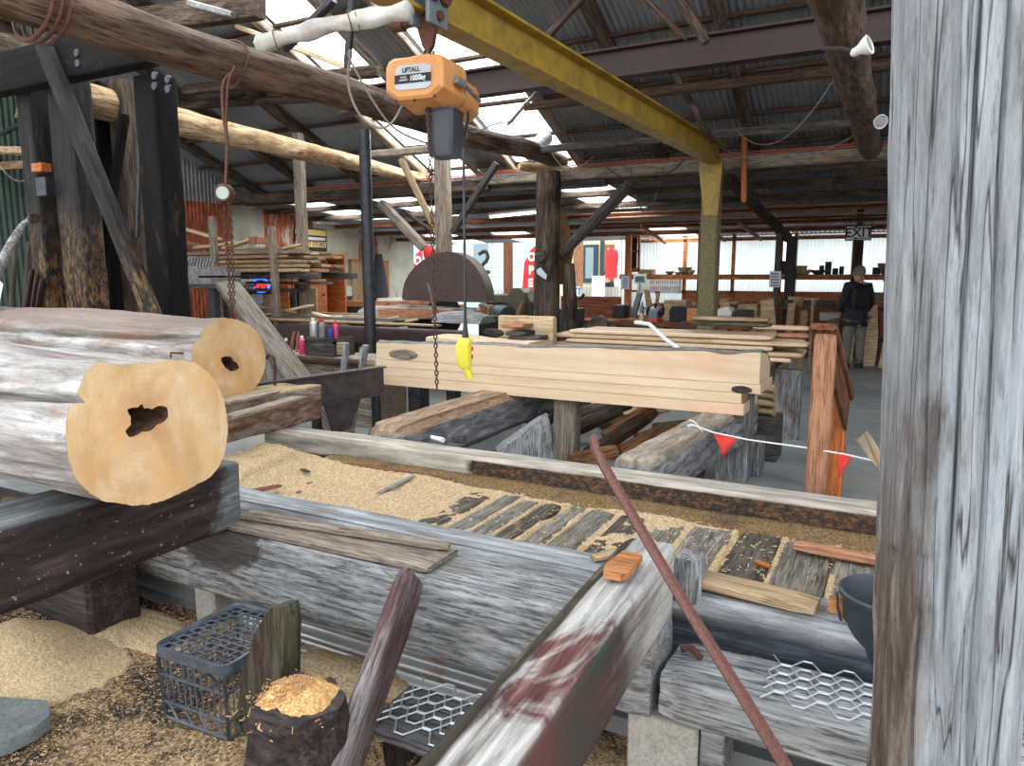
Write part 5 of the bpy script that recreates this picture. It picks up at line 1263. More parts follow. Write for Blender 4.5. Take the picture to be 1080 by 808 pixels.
# left gantry of the saw
Yg = 4.25
def gx(px, py=250): return at(px, py, y=Yg).x
def gz_(px, py): return at(px, py, y=Yg).z
rt = root('gantry_beam', (gx(90), Yg, gz_(90, 80)), 'dark bolted timber head beam across the gantry posts at left', 'beam')
zt = gz_(120, 82)
beam('beam_body', (gx(-60), Yg-.22, gz_(100, 70)), (gx(192, 90), Yg-.22, gz_(100, 70)), .16, .34, M['black'], parent=rt, seed=240)
for (px, py) in ((82, 56), (83, 67), (164, 80), (164, 91), (178, 84), (178, 94)):
    m = MB(); m.lathe([(0, 0), (.034, 0), (.03, .016), (0, .018)], at(px, py, y=Yg-.30), 12, (0, -1, 0)); m.build('bolt', M['steel'], rt)
for (pxt, pxb, w, mk, lb, dy_) in ((36, 57, .22, 'blacksaw', 'rust-stained gantry post farthest left', 0), (73, 93, .34, 'blacksaw', 'broad dust-streaked gantry post second from the left', -.02), (163, 180, .27, 'black', 'black squared gantry post on the right', -.03), (142, 148, .22, 'logdark', 'brown gantry post just left of the black squared one', .55)):
    b = at(pxb, 325, y=Yg+dy_); t = at(pxt, 95, y=Yg+dy_)
    beam('gantry_post', (b.x, Yg+dy_, 0), (b.x+.0, Yg+dy_, t.z+.1), w, .22, M[mk], up=(0, 1, 0), label=lb, cat='post', group='posts of the saw gantry', seed=int(pxb), rough=.008)
beam('gantry_brace', down(at(44, 42, y=Yg-.36), at(166, 345, y=Yg-.30)), at(44, 42, y=Yg-.36), .14, .10, M['blacksaw'], up=(0, 1, 0), label='long diagonal brace with orange wear across the gantry', cat='brace', seed=246)
beam('gantry_brace', at(132, 120, y=Yg+.25), down(at(132, 120, y=Yg+.25), at(100, 330, y=Yg+.25)), .07, .08, M['black'], up=(0, 1, 0), label='narrow dark brace leaning between the broad and black posts', cat='brace', seed=247)
beam('gantry_strap', at(150, 92, y=Yg+.1), at(145, 250, y=Yg+.1), .03, .03, M['steel'], up=(0, 1, 0), label='thin steel rod beside the brown gantry post', cat='rod', seed=1)
beam('gantry_post', (gx(64), Yg+.5, 0), (gx(62), Yg+.5, 3.2), .24, .2, M['black'], up=(0, 1, 0), label='black post standing behind between the two left posts', cat='post', group='posts of the saw gantry', seed=249)
log('gantry_log', at(90, 70, y=Yg+.3), at(-60, 40, y=Yg+.3), .17, .17, M['logdark'], label='dark log lying behind the gantry head at top left', cat='log', seed=77)
beam('gantry_tie', at(0, 142, y=Yg+.8), at(60, 112, y=Yg+.8), .05, .05, M['steel'], label='slanting steel bar behind the leftmost gantry post', cat='bar', seed=2)
log('pole', at(-20, 158, y=5.6), at(60, 160, y=5.6), .055, .05, M['logpale'], label='pale thin pole at the left edge, upper of two', cat='pole', seed=78)
log('pole', at(-20, 176, y=5.8), at(40, 172, y=5.8), .05, .045, M['logpale'], label='pale thin pole at the left edge, lower of two', cat='pole', seed=79)
# red junction and meter boxes on gantry
m = MB(); c = at(56, 180, y=Yg-.05); m.cbox((c.x-.07, c.y-.16, c.z-.03), (c.x+.09, c.y-.06, c.z+.05), .006); T(m.build('terminal_box', M['orangew']), 'small orange box between the two left gantry posts', 'box')
m = MB(); c = at(58, 195, y=Yg-.05); m.cbox((c.x-.04, c.y-.16, c.z-.12), (c.x+.12, c.y-.06, c.z+.05), .006); T(m.build('switch_box', M['steel']), 'grey steel box below the small orange box', 'box')
# axe-like saw handle at (0-35, 225-290)
hp = [at(-30, 320, y=3.3), at(-8, 300, y=3.32), at(5, 270, y=3.35), at(18, 246, y=3.38), at(26, 234, y=3.4), at(36, 230, y=3.41)]
rt = root('curved_handle_timber', hp[0], 'pale worn wooden handle curving up at the left edge', 'handle')
m = MB(); m.tube(smooth(hp, 2), lambda f: .028+.012*math.sin(f*5)+(.012 if f > .85 else 0), 12); m.build('grip', M['logpale2'] if 'logpale2' in M else M['greyblue'], rt)
m = MB(); e = hp[-1]; m.tube([e+V((-.02, 0, 0)), e+V((.012, 0, -.0))], .043, 12); m.build('end_cap', M['brown'], rt)
m = MB(); m.prism([at(-60, 345, y=3.33), at(-2, 325, y=3.33), at(3, 300, y=3.33), at(-6, 290, y=3.33), at(-60, 330, y=3.33)], (0, .004, 0)); m.build('saw_blade', M['white'], rt)
# pale wedge hanging at (15-28,80-125)
m = MB(); m.prism([at(25, 78, y=4.9), at(30, 80, y=4.9), at(30, 122, y=4.9), at(15, 124, y=4.9)], (.0, .04, 0)); T(m.build('hanging_board', M['greywarm']), 'pale triangular board hanging behind the leftmost gantry post', 'board')
# red-brown channel bits standing (30-45, 285-325)
for i, px in enumerate((32, 38, 43)):
    beam('steel_channel', at(px+2, 284+5*i, y=4.1), down(at(px+2, 284+5*i, y=4.1), at(px-4, 330, y=4.1)), .04, .05, M['redsteel'], up=(0, 1, 0), label='short red steel channel leaning by the left gantry post, %s of three' % ORD(i), cat='channel', group='red steel channels behind the far log', seed=i)
# ladder in back at (10-30)
for i, px in enumerate((12, 27)):
    beam('leaning_plank', at(px+4, 255, y=5.4), down(at(px+4, 255, y=5.4), at(px, 322, y=5.4)), .07, .06, M['greenish'], up=(0, 1, 0), label='brown plank leaning on the green wall, %s from the left' % ORD(i), cat='plank', group='planks against the green wall', seed=i+5)
# steel round post
c = at(393, 436, z=.02)
m = MB(); m.tube([V((c.x, c.y, 0)), V((c.x-.0, c.y, 3.16))], .065, 20); m.lathe([(.065, 0), (.12, 0), (.12, .02), (.065, .03)], (c.x, c.y, 0), 20)
T(m.build('steel_post', M['steel']), 'round dark steel post left of the pale slab stack', 'post')
# square timber posts in the middle distance
vpost('square_post', 321, 300, 8.0, 0, at(321, 140, y=8.0).z, .13, M['greywarm'], 'square grey timber post in front of the yellow sign', seed=250)
vpost('square_post', 468, 260, 8.6, 0, at(467, 166, y=8.6).z, .18, M['greywarm'], 'square timber post behind the half-round guard', seed=251)
for i, (a, b, y, w, mk, lb) in enumerate([
    ((423, 168), (461, 246), 8.5, .10, 'tan', 'pale slanting brace rising left from the guard post'),
    ((477, 246), (524, 172), 8.5, .10, 'greydark', 'dark slanting brace rising right from the guard post'),
    ((402, 214), (448, 262), 9.3, .16, 'greywarm', 'thick grey brace below the tie beam left of the guard'),
    ((476, 258), (424, 222), 9.6, .07, 'brown', 'thin brown brace behind the thick grey brace')]):
    beam('post_brace', at(*a, y=y), at(*b, y=y+.1), w, w*.8, M[mk], label=lb, cat='brace', seed=255+i)
beam('cross_rail', at(392, 163, y=8.5), at(463, 157, y=8.5), .09, .10, M['greywarm'], label='short grey rail between the steel post and the guard post', cat='rail', seed=260)
# log post at (575,205..)
cb = at(577, 330, y=8.7)
log('log_post', (cb.x, 8.7, 0), (cb.x, 8.7, 2.92), .17, .155, M['logdark'], label='dark stripped log post with a white notice below the tie beam', cat='post', seed=21, rough=.02, seg=.12)
log('log_post', (cb.x+.26, 8.95, 0), (cb.x+.2, 8.95, 1.75), .13, .07, M['logdark'], label='darker short log stump leaning against the log post', cat='post', seed=22, rough=.03)
m = MB(); c = at(572, 288, y=8.5); r_ = V((math.cos(-.3), 0, 0)); m.prism([at(566, 285, y=8.5), at(570, 282, y=8.5), at(577, 290, y=8.5), at(576, 295, y=8.5), at(567, 289, y=8.5)], (0, -.01, 0)); T(m.build('notice', M['paper']), 'small tilted white notice on the log post', 'notice')
m = MB(); m.lathe([(0, 0), (.085, 0), (.075, .05), (.0, .055)], at(571, 270, y=8.5), 18, (0, -1, 0)); T(m.build('round_disc', M['greydark']), 'round grey wooden disc on the log post', 'disc')
log('diagonal_log', at(590, 270, y=8.75), at(664, 195, y=9.7), .07, .085, M['greylog2'] if 'greylog2' in M else M['greydark'], label='grey round brace rising right from the log post', cat='brace', seed=25, rough=.008)
# canvas bag beside the log post
m = MB(); c = at(593, 245, y=9.05); R = []
zt_ = at(593, 222, y=9.05).z; zb_ = at(593, 300, y=9.05).z
for i in range(16):
    f = i/15; z = zt_+(zb_-zt_)*f; w = .02+.13*min(1, f*2.2)*(1-.65*max(0, f-.55)/.45); R.append([V((c.x+.02+math.cos(2*PI*j/14)*w*(1+.12*math.sin(j*3)), c.y+math.sin(2*PI*j/14)*w*.5, z)) for j in range(14)])
m.loft(R); T(m.build('canvas_sack', M['canvas']), 'brown canvas hanging in folds right of the log post', 'canvas')
# half-round saw guard
yG = 8.2
A_ = at(424, 316, y=yG); B_ = at(513, 318, y=yG); C_ = at(470, 266, y=yG)
cxm = (A_.x+B_.x)/2; hw = (B_.x-A_.x)/2; zb = A_.z; hh = C_.z-zb
def arc(s, dyy, n=28): return [V((cxm+math.cos(PI*i/n)*hw*s, yG+dyy, zb+math.sin(PI*i/n)*hh*s*(1+.06*math.sin(2*PI*i/n)))) for i in range(n+1)]
rt = root('saw_guard', (cxm, yG, zb), 'big half-round brown saw guard hanging in the middle', 'saw guard')
m = MB(); m.prism(arc(1, 0), (0, .02, 0)); m.build('face_plate', M['guard'], rt)
m = MB(); o_ = arc(1.0, .02); i_ = arc(1.0, .22); m.loft([o_, i_, arc(.96, .22), arc(.96, .02), o_], caps=False, closed=False); m.build('curved_rim', M['khaki'], rt, angle=60)
m = MB(); m.tube([V((A_.x-.02, yG+.1, zb-.01)), V((B_.x+.03, yG+.1, zb-.01))], .012, 6); m.build('bottom_rail', M['galvdull'], rt)
m = MB(); c = at(464, 288, y=yG)
for q_ in (290, 306): m.ball(at(464, q_, y=yG), .018, 8)
m.build('bolts', M['rust'], rt)
# red cover behind guard
m = MB(); m.ball(at(453, 267, y=8.35), .10, 12, (1, .5, 1.1)); T(m.build('red_cover', M['redbr']), 'bright red rounded cover peeking over the half-round guard', 'cover')
beam('control_lever', at(451, 298, y=7.8), at(460, 336, y=7.6), .035, .035, M['greydark'], label='thin grey lever leaning before the half-round guard', cat='lever', seed=263)
# ------------------------------------------------------------------ cross beams and slab stack
zc = .57
beam('cross_beam', V((-3.06, 3.90, zc-.17)), V((-2.98, 6.3, zc-.12)), .34, .34, M['logcross'] if 'logcross' in M else M['greywarm'], label='rounded brown-topped cross beam under the left of the slab stack', cat='beam', group='cross beams carrying the slab stack', seed=270, rough=.015, cham=.07, sides=6)
beam('cross_beam', V((-1.27, 3.90, zc-.16)), V((-1.04, 6.15, zc-.13)), .25, .30, M['cross2'], label='grey split-faced cross beam under the right of the slab stack', cat='beam', group='cross beams carrying the slab stack', seed=271, rough=.012, cham=.03, sides=6)
beam('beam_prop', (-.99, 5.95, 0), (-.99, 5.95, .30), .28, .24, M['grey'], up=(0, 1, 0), label='grey upright prop under the far end of the right cross beam', cat='post', seed=272)
beam('beam_prop', (at(775, 440, y=5.75).x, 5.75, 0), (at(775, 440, y=5.75).x, 5.75, .95), .26, .2, M['grey'], up=(0, 1, 0), label='weathered upright right behind the slab stack end', cat='post', seed=273)
b = at(598, 470, y=5.6)
beam('beam_prop', (b.x, 5.6, 0), (b.x, 5.6, .56), .2, .16, M['greywarm'], up=(0, 1, 0), label='square brown-grey prop under the middle of the slab stack', cat='post', seed=274)
# twisted stump
m = MB(); R = []; c = at(548, 468, y=4.75)
for i in range(12):
    f = i/11; ring = []
    for j in range(30):
        an = 2*PI*j/30; r = (.27-.07*f)*(1+.35*noise.noise(V((math.cos(an)*1.8, math.sin(an)*1.8, f*1.5+5)))+.12*noise.noise(V((math.cos(an)*7, math.sin(an)*7, f*2))))
        ring.append(V((c.x+.03*math.sin(f*3)+math.cos(an)*r*1.0, 4.75+math.sin(an)*r*.6, f*(.42+.16*math.cos(an-.3)))))
    R.append(ring)
m.loft(R); fr = Matrix.Translation((c.x, 4.75, 0)) @ Matrix.Rotation(-PI/2, 4, 'Y')
T(m.build('twisted_stump', M['grey'], frame=fr, angle=50), 'twisted silvery stump between the two cross beams', 'stump')
# slabs
yS = 5.40; xa = at(397, 408, y=yS).x; xb = at(784, 437, y=yS).x
zb = .575
def slab(name, x0, x1, y0, y1, z0, z1, mat, label, seed, live=0.0, group=None, top=None, wav=0.0):
    n = 60; m = MB(); R = []
    for i in range(n+1):
        f = i/n; x = x0+(x1-x0)*f
        w = .004*noise.noise(V((x*6, seed, 0)))
        zt = z1+live*(noise.noise(V((x*1.3, seed, 3)))+.3*noise.noise(V((x*5, seed, 4))))
        yl = y0+w; yr = y1+wav*noise.noise(V((x*2, seed, 6)))
        R.append([(x, yl, z0), (x, yr, z0), (x, yr-.01, zt-.01), (x, yr-(y1-y0)*.4, zt+.01*bool(live)), (x, yl+.03 if live else yl+.004, zt+.004*bool(live)), (x, yl, zt-.004)])
    m.loft(R); fr = Matrix.Translation((x0, y0, z0)); return T(m.build(name, mat, frame=fr, angle=35), label, 'slab', group)
g_ = 'freshly sawn slabs stacked on the cross beams'
slab('sawn_slab', xa-.05, xb, yS, yS+.62, zb, zb+.085, M['pale'], 'lowest pale sawn slab of the big stack', 1, group=g_)
slab('sawn_slab', xa-.03, xb-.02, yS, yS+.60, zb+.089, zb+.165, M['pale'], 'second pale sawn slab from the bottom of the big stack', 2, group=g_)
slab('sawn_slab', xa+.0, xb+.11, yS+.0, yS+.58, zb+.169, zb+.235, M['pale'], 'third pale sawn slab with a dark bark pocket at its right end', 3, group=g_)
topz = at(400, 362, y=yS).z; tz = at(790, 372, y=yS).z
rt = root('top_slab', ((xa+xb)/2, yS+.25, zb+.24), 'thick topmost pale slab with a wavy grey bark edge', 'slab', g_)
n = 90; R = []; B = []
for i in range(n+1):
    f = i/n; x = xa+.01+(xb+.09-xa)*f; zt = topz+(tz-topz)*f+.012*noise.noise(V((x*2.1, 3, 3)))+.008*noise.noise(V((x*6, 1, 4)))+(-.02*math.exp(-((f-.93)/.03)**2))
    R.append([(x, yS+.004, zb+.239), (x, yS+.5, zb+.239), (x, yS+.5, zt-.12), (x, yS+.30, zt-.02), (x, yS+.06, zt+.005), (x, yS+.004, zt)])
    zz = zt+.006; B.append([V((x, yS+.012+.02*max(0, noise.noise(V((x*3, 9, 0)))), zz)), V((x, yS+.06, zz+.016+.01*noise.noise(V((x*9, 2, 0))))), V((x, yS+.30, zt-.008)), V((x, yS+.49, zt-.10)), V((x, yS+.49, zt-.12)), V((x, yS+.30, zt-.03))])
m = MB(); m.loft(R); m.build('sawn_body', M['pale'], rt, frame=Matrix.Translation((xa, yS, zb+.24)), angle=35)
m = MB(); m.loft(B); m.build('bark_edge', M['grey'], rt, frame=Matrix.Translation((xa, yS, zb+.5)), angle=60)
# knots on faces: slightly raised bark ovals
def oval(name, px, py, rx, rz, y, mat, label, parent=None):
    c = at(px, py, y=y); m = MB(); n = 28
    R = [[V((c.x+math.cos(2*PI*j/n)*rx*s*(1+.12*noise.noise(V((j*.7, 1, rx)))), y-d+.006*noise.noise(V((j*.9, s*9, 2))), c.z+math.sin(2*PI*j/n)*rz*s*(1+.12*noise.noise(V((j*.7, 5, rx)))))) for j in range(n)] for s, d in ((1.0, -.002), (.95, .006), (.6, .010), (.2, .004))]
    m.loft(R); o = m.build(name, mat, parent, angle=50)
    if parent is None: T(o, label, 'knot')
    return o
oval('bark_pocket', 425, 374, .165, .048, yS, M['greywarm'], '', rt)['label'] = 'long oval grey bark pocket'
oval('bark_pocket', 782, 411, .075, .028, yS, M['greydark'], '', bpy.data.objects['sawn_slab.002'])['label'] = 'dark bark pocket'
# white bar lying over stack
m = MB(); ws = [at(670, 340, y=6.1), at(685, 342, y=6.05), at(702, 358, y=5.9), at(722, 372, y=5.75)]
m.tube(ws, .018, 8); T(m.build('white_bar', M['white']), 'white rounded bar resting slantwise behind the slab stack', 'bar')
# second row behind: pile of pale boards at (585-850, 345-385)
rg = random.Random(5)
yP = 7.3
def pl(name, pxa, pxb, py, y, w, t, mk, label, group=None, zoff=0, cat='board', seed=0):
    a = at(pxa, py, y=y); b = at(pxb, py, y=y); zc_ = a.z if zoff == 0 else zoff
    return beam(name, (a.x, y, zc_), (b.x, y, zc_), w, t, M[mk], label=label, cat=cat, group=group, seed=seed, rough=.003)
g2 = 'sawn boards piled behind the slab stack'
zP = at(700, 384, y=7.3).z
rows = [(590, 838, 0, 'pale'), (582, 842, 1, 'pale2'), (600, 822, 2, 'pale'), (592, 848, 3, 'pale2'), (610, 815, 4, 'pale')]
names = ['lowest', 'second', 'third', 'fourth', 'fifth']
for i, (a, b, k, mk) in enumerate(rows):
    for j in range(2):
        ax = at(a+rg.randint(-6, 6), 370, y=yP).x; bx_ = at(b+rg.randint(-6, 6), 370, y=yP).x
        beam('sawn_board', (ax, yP+j*.3, .80+.05*k), (bx_, yP+j*.3, .80+.05*k), .26, .042, M[mk], label='%s pale board of the %s row behind the slab stack' % (names[k], ['front', 'rear'][j]), cat='board', group=g2, seed=300+i*3+j, rough=.002)
g3 = 'grey-edged slabs on the pale board pile'
for i, (a, b, z, y, mk, lb) in enumerate([(700, 818, .90, 7.35, 'greywarm', 'grey bark-edged slab lying on the board pile, lowest of three'), (720, 812, 1.115, 7.4, 'greenish', 'olive bark-edged slab lying on the board pile, middle of three'), (732, 810, 1.16, 7.45, 'tan', 'tan slab lying on the board pile, topmost of three'),
      (795, 852, 1.06, 7.9, 'pale', 'pale board end sticking out right behind the board pile'), (818, 853, 1.0, 7.7, 'redlight', 'reddish board end at the right of the board pile')]):
    beam('edged_slab', (at(a, 360, y=y).x, y, z), (at(b, 360, y=y).x, y, z), .2, .04, M[mk], label=lb, cat='slab', group=g3 if i < 3 else None, seed=320+i, rough=.006, wane=.01)
b0 = .0
for i, (px, w, mk, lb) in enumerate([(828, .26, 'grey', 'stout grey upright under the right end of the board pile'), (806, .1, 'tan', 'thin tan upright beside the stout grey one'), (813, .06, 'greywarm', 'thinnest upright beside the stout grey one')]):
    c = at(px, 450, y=7.45+.02*i); beam('pile_upright', (c.x, 7.45+.02*i, 0), (c.x, 7.45+.02*i, .69), w, .15, M[mk], up=(0, 1, 0), label=lb, cat='post', seed=330+i)
for i, x in enumerate((at(812, 400, y=7.4).x, at(600, 400, y=7.4).x)):
    beam('pile_bearer', (x, 6.9, .735), (x, 7.9, .735), .14, .08, M['greydark'], label='dark bearer under the %s end of the board pile' % ['right', 'left'][i], cat='beam', seed=335+i)
c = at(612, 400, y=7.4); beam('pile_upright', (c.x, 7.4, 0), (c.x, 7.4, .69), .2, .2, M['greydark'], up=(0, 1, 0), label='dark upright under the left end of the board pile', cat='post', seed=338)
# small firewood crate right of slab (797-808,385-420)
for i in range(4):
    a = at(803, 412-i*7, y=6.6); log('split_billet', (a.x-.15, 6.6, .42+.07*i), (a.x+.14, 6.45, .42+.07*i), .04, .035, M['tan'], label='split billet stacked beside the slab end, %s from the bottom' % ORD(i), cat='firewood', group='billets beside the slab end', seed=i+40, n=8)
m = MB(); c = at(803, 440, y=6.55); m.cbox((c.x-.17, 6.4, 0), (c.x+.16, 6.75, .38), .01); T(m.build('billet_box', M['greydark']), 'dark wooden box carrying the split billets', 'box')
# firewood under the slab stack
fw = [((470, 0), 0)]
rg = random.Random(9); g5 = 'split logs lying under the slab stack'
spots = [((612, 440), (665, 425), 6.6, .09, 'logdark'), ((590, 470), (655, 432), 6.2, .07, 'logdark'), ((640, 465), (690, 432), 6.0, .09, 'orangelog'), ((618, 478), (682, 440), 5.6, .06, 'logdark'), ((655, 480), (700, 455), 5.8, .08, 'orangelog'), ((630, 452), (705, 428), 7.0, .08, 'logpale'), ((672, 476), (716, 452), 6.4, .08, 'orangelog'), ((560, 452), (590, 430), 6.4, .09, 'logdark'), ((600, 484), (650, 476), 5.2, .05, 'orangelog'), ((690, 470), (725, 450), 6.9, .07, 'logdark')]
M['orangelog'] = wood('split_orange', (84, 52, 34), (138, 94, 62), (178, 134, 96), 16, 6, .6, .006, [((84, 62, 46), 3, .5, .12)], cracks=.3)
where = 'first second third fourth fifth sixth seventh eighth ninth tenth'.split()
spots.sort(key=lambda q_: q_[0][0])
for i, (a, b, y, r, mk) in enumerate(spots):
    z = max(.07, at(*a, y=y).z); z2 = max(.09, at(*b, y=y+.3).z)
    log('split_log', V((at(*a, y=y).x, y, z)), V((at(*b, y=y+.3).x, y+.3, z2)), r, r*.8, M[mk], label='%s split log under the slab stack, %s from the left' % ({'orangelog': 'orange', 'logdark': 'dark', 'logpale': 'pale'}[mk], where[i]), cat='firewood', group=g5, seed=50+i, n=9, rough=.03)
for i, (px, py, r) in enumerate(((747, 466, .075), (757, 458, .05), (741, 480, .05), (752, 449, .05))):
    c = at(px, py, y=6.4); z = max(r, c.z)
    log('round_billet', (c.x+.03, 6.35, z), (c.x-.1, 6.75, z), r, r, M['orangelog'], label='round cut billet by the prop at the right cross beam, %s of four' % ORD(i), cat='firewood', group='round billets by the right prop', seed=60+i, n=14, rough=.005)
m = MB(); c = at(727, 476, y=5.6); m.cbox((c.x-.14, 5.5, 0), (c.x+.1, 5.75, .19), .01); T(m.build('low_block', M['greydark']), 'low dark block below the right cross beam', 'block')
# tube of glue and stone on rail
c = at(458, 463, z=.515); rt = root('glue_tube', (c.x, c.y, .5), 'small white tube with a blue cap on the far rail', 'tube')
m = MB(); m.tube([c+V((-.02, 0, .01)), c+V((.09, -.03, .008))], .014, 10, .018); m.build('tube_body', M['white'], rt)
m = MB(); m.tube([c+V((-.04, .005, .012)), c+V((-.02, 0, .012))], .013, 10); m.build('cap', M['blue'], rt)
m = MB(); c = at(484, 462, z=.53); m.cbox((c.x-.05, c.y-.03, .5), (c.x+.05, c.y+.04, .56), .015); T(m.build('stone', M['greydark']), 'small brown-grey stone next to the white tube', 'stone')
# ------------------------------------------------------------------ orange rail with bunting
yO = at(862, 515, t=4.15).y
p = at(863, 480, y=yO); zt1 = at(862, 349, y=yO).z
beam('rail_post', (p.x, yO, 0), (p.x, yO, zt1), .115, .10, M['redlight'], up=(0, 1, 0), label='tall reddish post at the near end of the sloping handrail', cat='post', group='handrail posts', seed=341, rough=.002)
q = at(882, 480, y=yO+1.2); zt2 = at(881, 424, y=yO+1.2).z
beam('rail_post', (q.x, yO+1.2, 0), (q.x, yO+1.2, zt2), .11, .10, M['orangew'], up=(0, 1, 0), label='short orange post at the low end of the sloping handrail', cat='post', group='handrail posts', seed=342, rough=.002)
beam('handrail', V((p.x-.01, yO-.08, zt1+.03)), V((q.x+.02, yO+1.3, zt2+.02)), .14, .05, M['redbrown'], label='sloping reddish handrail board between the two posts', cat='handrail', seed=343, rough=.002)
beam('rail_board', V((p.x+.03, yO+.05, zt1-.12)), V((q.x+.05, yO+1.2, zt2-.10)), .03, .22, M['redbrown'], label='dark red board fixed below the sloping handrail', cat='board', seed=344, rough=.002)
s0 = at(730, 448, y=4.6); s1 = at(848, 472, y=4.35); s2 = at(890, 479, y=4.3); s3 = at(926, 487, y=4.1)
rt = root('bunting', s0, 'white string with two red pennants tied across the gap', 'bunting')
m = MB(); m.tube([s0, at(752, 456, y=4.55), at(790, 464, y=4.47), s1, s2, s3], .005, 6); m.build('string', M['string'], rt)
m = MB(); kx = s0; m.tube(smooth([kx+V((-.02, 0, .03)), kx+V((.02, 0, .02)), kx+V((.05, 0, -.02)), kx+V((.07, 0, -.04))], 2), .004, 5); m.tube([kx+V((-.03, .0, -.01)), kx+V((.0, 0, 0))], .006, 5); m.build('knot', M['string'], rt)
def pennant(a, b, c): 
    m = MB(); n = 8; A3, B3, C3 = V(a), V(b), V(c)
    m.grid(lambda u, v: A3.lerp(B3, u).lerp(C3, v)+V((0, .012*math.sin(u*5+v*3), 0)), 8, 8); 
    k = len(m.v); m.v += [v+V((0, .003, 0)) for v in m.v]; m.f += [[i+k for i in f][::-1] for f in m.f[:]]; m.m = [0]*len(m.f); return m
pennant(at(752, 457, y=4.55), at(778, 462, y=4.5), at(763, 482, y=4.53)).build('pennant', M['red'], rt)
pennant(at(884, 477, y=4.3), at(900, 480, y=4.28), at(884, 506, y=4.3)).build('pennant', M['red'], rt)
slab_prop('tag_board', [at(902, 464, y=3.9), at(915, 455, y=3.9), at(932, 480, y=3.9), at(932, 500, y=3.9), at(922, 490, y=3.9)], (0, .02, 0), M['tan'], 'slanting pale board end hung beside the big cracked post', cat='board', dirv=(.4, 0, -.9), seed=4)
# ------------------------------------------------------------------ things in the middle distance and at the back
def pmb(x0, y0, x1, y1, y, depth, z0=None, c=.006, mb=None):
    """box whose front face fills the given part of the view on plane y"""
    a = at(x0, y1, y=y); b = at(x1, y0, y=y); m = mb or MB()
    zb = a.z if z0 is None else z0
    m.cbox((a.x, y, min(zb, b.z-.01)), (b.x, y+depth, b.z), min(c, depth*.2, abs(b.z-zb)*.2)); return m
def pb(name, x0, y0, x1, y1, y, depth, mk, label=None, cat=None, group=None, z0=None, parent=None):
    o = pmb(x0, y0, x1, y1, y, depth, z0).build(name, M[mk], parent)
    if parent is None: T(o, label, cat, group)
    return o
def outline_px(P_, y): return [at(px, py, y=y) for px, py in P_]
def pr_px(name, P_, y, depth, mk, label=None, cat=None, group=None, parent=None):
    m = MB(); m.prism(outline_px(P_, y), (0, depth, 0)); o = m.build(name, M[mk], parent)
    if parent is None: T(o, label, cat, group)
    return o
# ---- rack of boards at left
yR = 7.5
rt = root('timber_rack', (at(258, 330, y=yR).x, yR+.3, 0), 'rough rack of posts and rails holding the board pile at left', 'rack')
for px, top in ((229, 228), (291, 238)):
    b = at(px+2, 332, y=yR-.12); beam('upright', (b.x, yR-.12, 0), (b.x-.03, yR-.12, at(px, top, y=yR-.12).z), .10, .09, M['greywarm'], parent=rt, up=(0, 1, 0), seed=px)
for px in (240, 322): 
    b = at(px, 332, y=yR+.9); beam('upright', (b.x, yR+.9, 0), (b.x, yR+.9, 1.55), .10, .09, M['greydark'], parent=rt, up=(0, 1, 0), seed=px)
zr = at(260, 291, y=yR).z
for q in (0, 1):
    beam('rail', V((at(186, 290, y=yR).x, yR+.05+q*.75, zr)), V((at(334, 290, y=yR).x, yR+.05+q*.75, zr)), .1, .09, M['greydark'], parent=rt, seed=400+q)
lv = 'lowest second third fourth fifth sixth'.split()
rg = random.Random(21)
for lay in range(5):
    for q in range(4):
        x0 = at(196+rg.uniform(-8, 6), 280, y=yR).x; x1 = at(322+rg.uniform(-18, 8), 280, y=yR).x
        z = zr+.075+lay*.062
        beam('rack_board', (x0, yR+.0+q*.22, z), (x1, yR+.0+q*.22, z+rg.uniform(-.006, .006)), .2, .05, M[rg.choice(['tan', 'greywarm', 'pale2', 'tan', 'redlight'])],
             label='%s-layer board in the left rack, %s row from the front' % (lv[lay], where[q]), cat='board', group='boards stacked in the left rack', seed=410+lay*5+q, rough=.004)
for i, (a, b, mk, lb) in enumerate([((190, 240), (232, 252), 'pale', 'pale long stick slanting down onto the left board pile'), ((205, 262), (250, 256), 'pale2', 'offcut lying on the left board pile, farthest left'), ((196, 256), (226, 262), 'tan', 'tan offcut at the left end of the board pile'), ((236, 262), (275, 250), 'pale', 'pale offcut rising to the right on the left board pile'), ((268, 252), (292, 260), 'pale', 'pale offcut near the middle post of the left rack'), ((246, 264), (320, 262), 'tan', 'long tan stick on top of the left board pile'), ((300, 262), (318, 258), 'pale2', 'little pale offcut right of the middle rack post')]):
    A = at(*a, y=yR+.35); B = at(*b, y=yR+.45); beam('loose_offcut', A, B, .12, .045, M[mk], label=lb, cat='offcut', seed=430+i, rough=.004)
for i, x in enumerate((262, 271)):
    pb('small_block', x, 249+i, x+6, 257, yR+.1, .12, 'redlight', 'small reddish block on the left board pile, %s of two' % ['left', 'right'][i], 'block')
for i in range(2):
    z = zr-.10-.11*i; beam('rack_plank', (at(250-20*i, 300, y=yR).x, yR+.3, z), (at(328-30*i, 300, y=yR).x, yR+.3, z), .3, .04, M['greydark'], label='dark rough plank slung under the left rack, %s' % ['upper', 'lower'][i], cat='plank', seed=440+i)
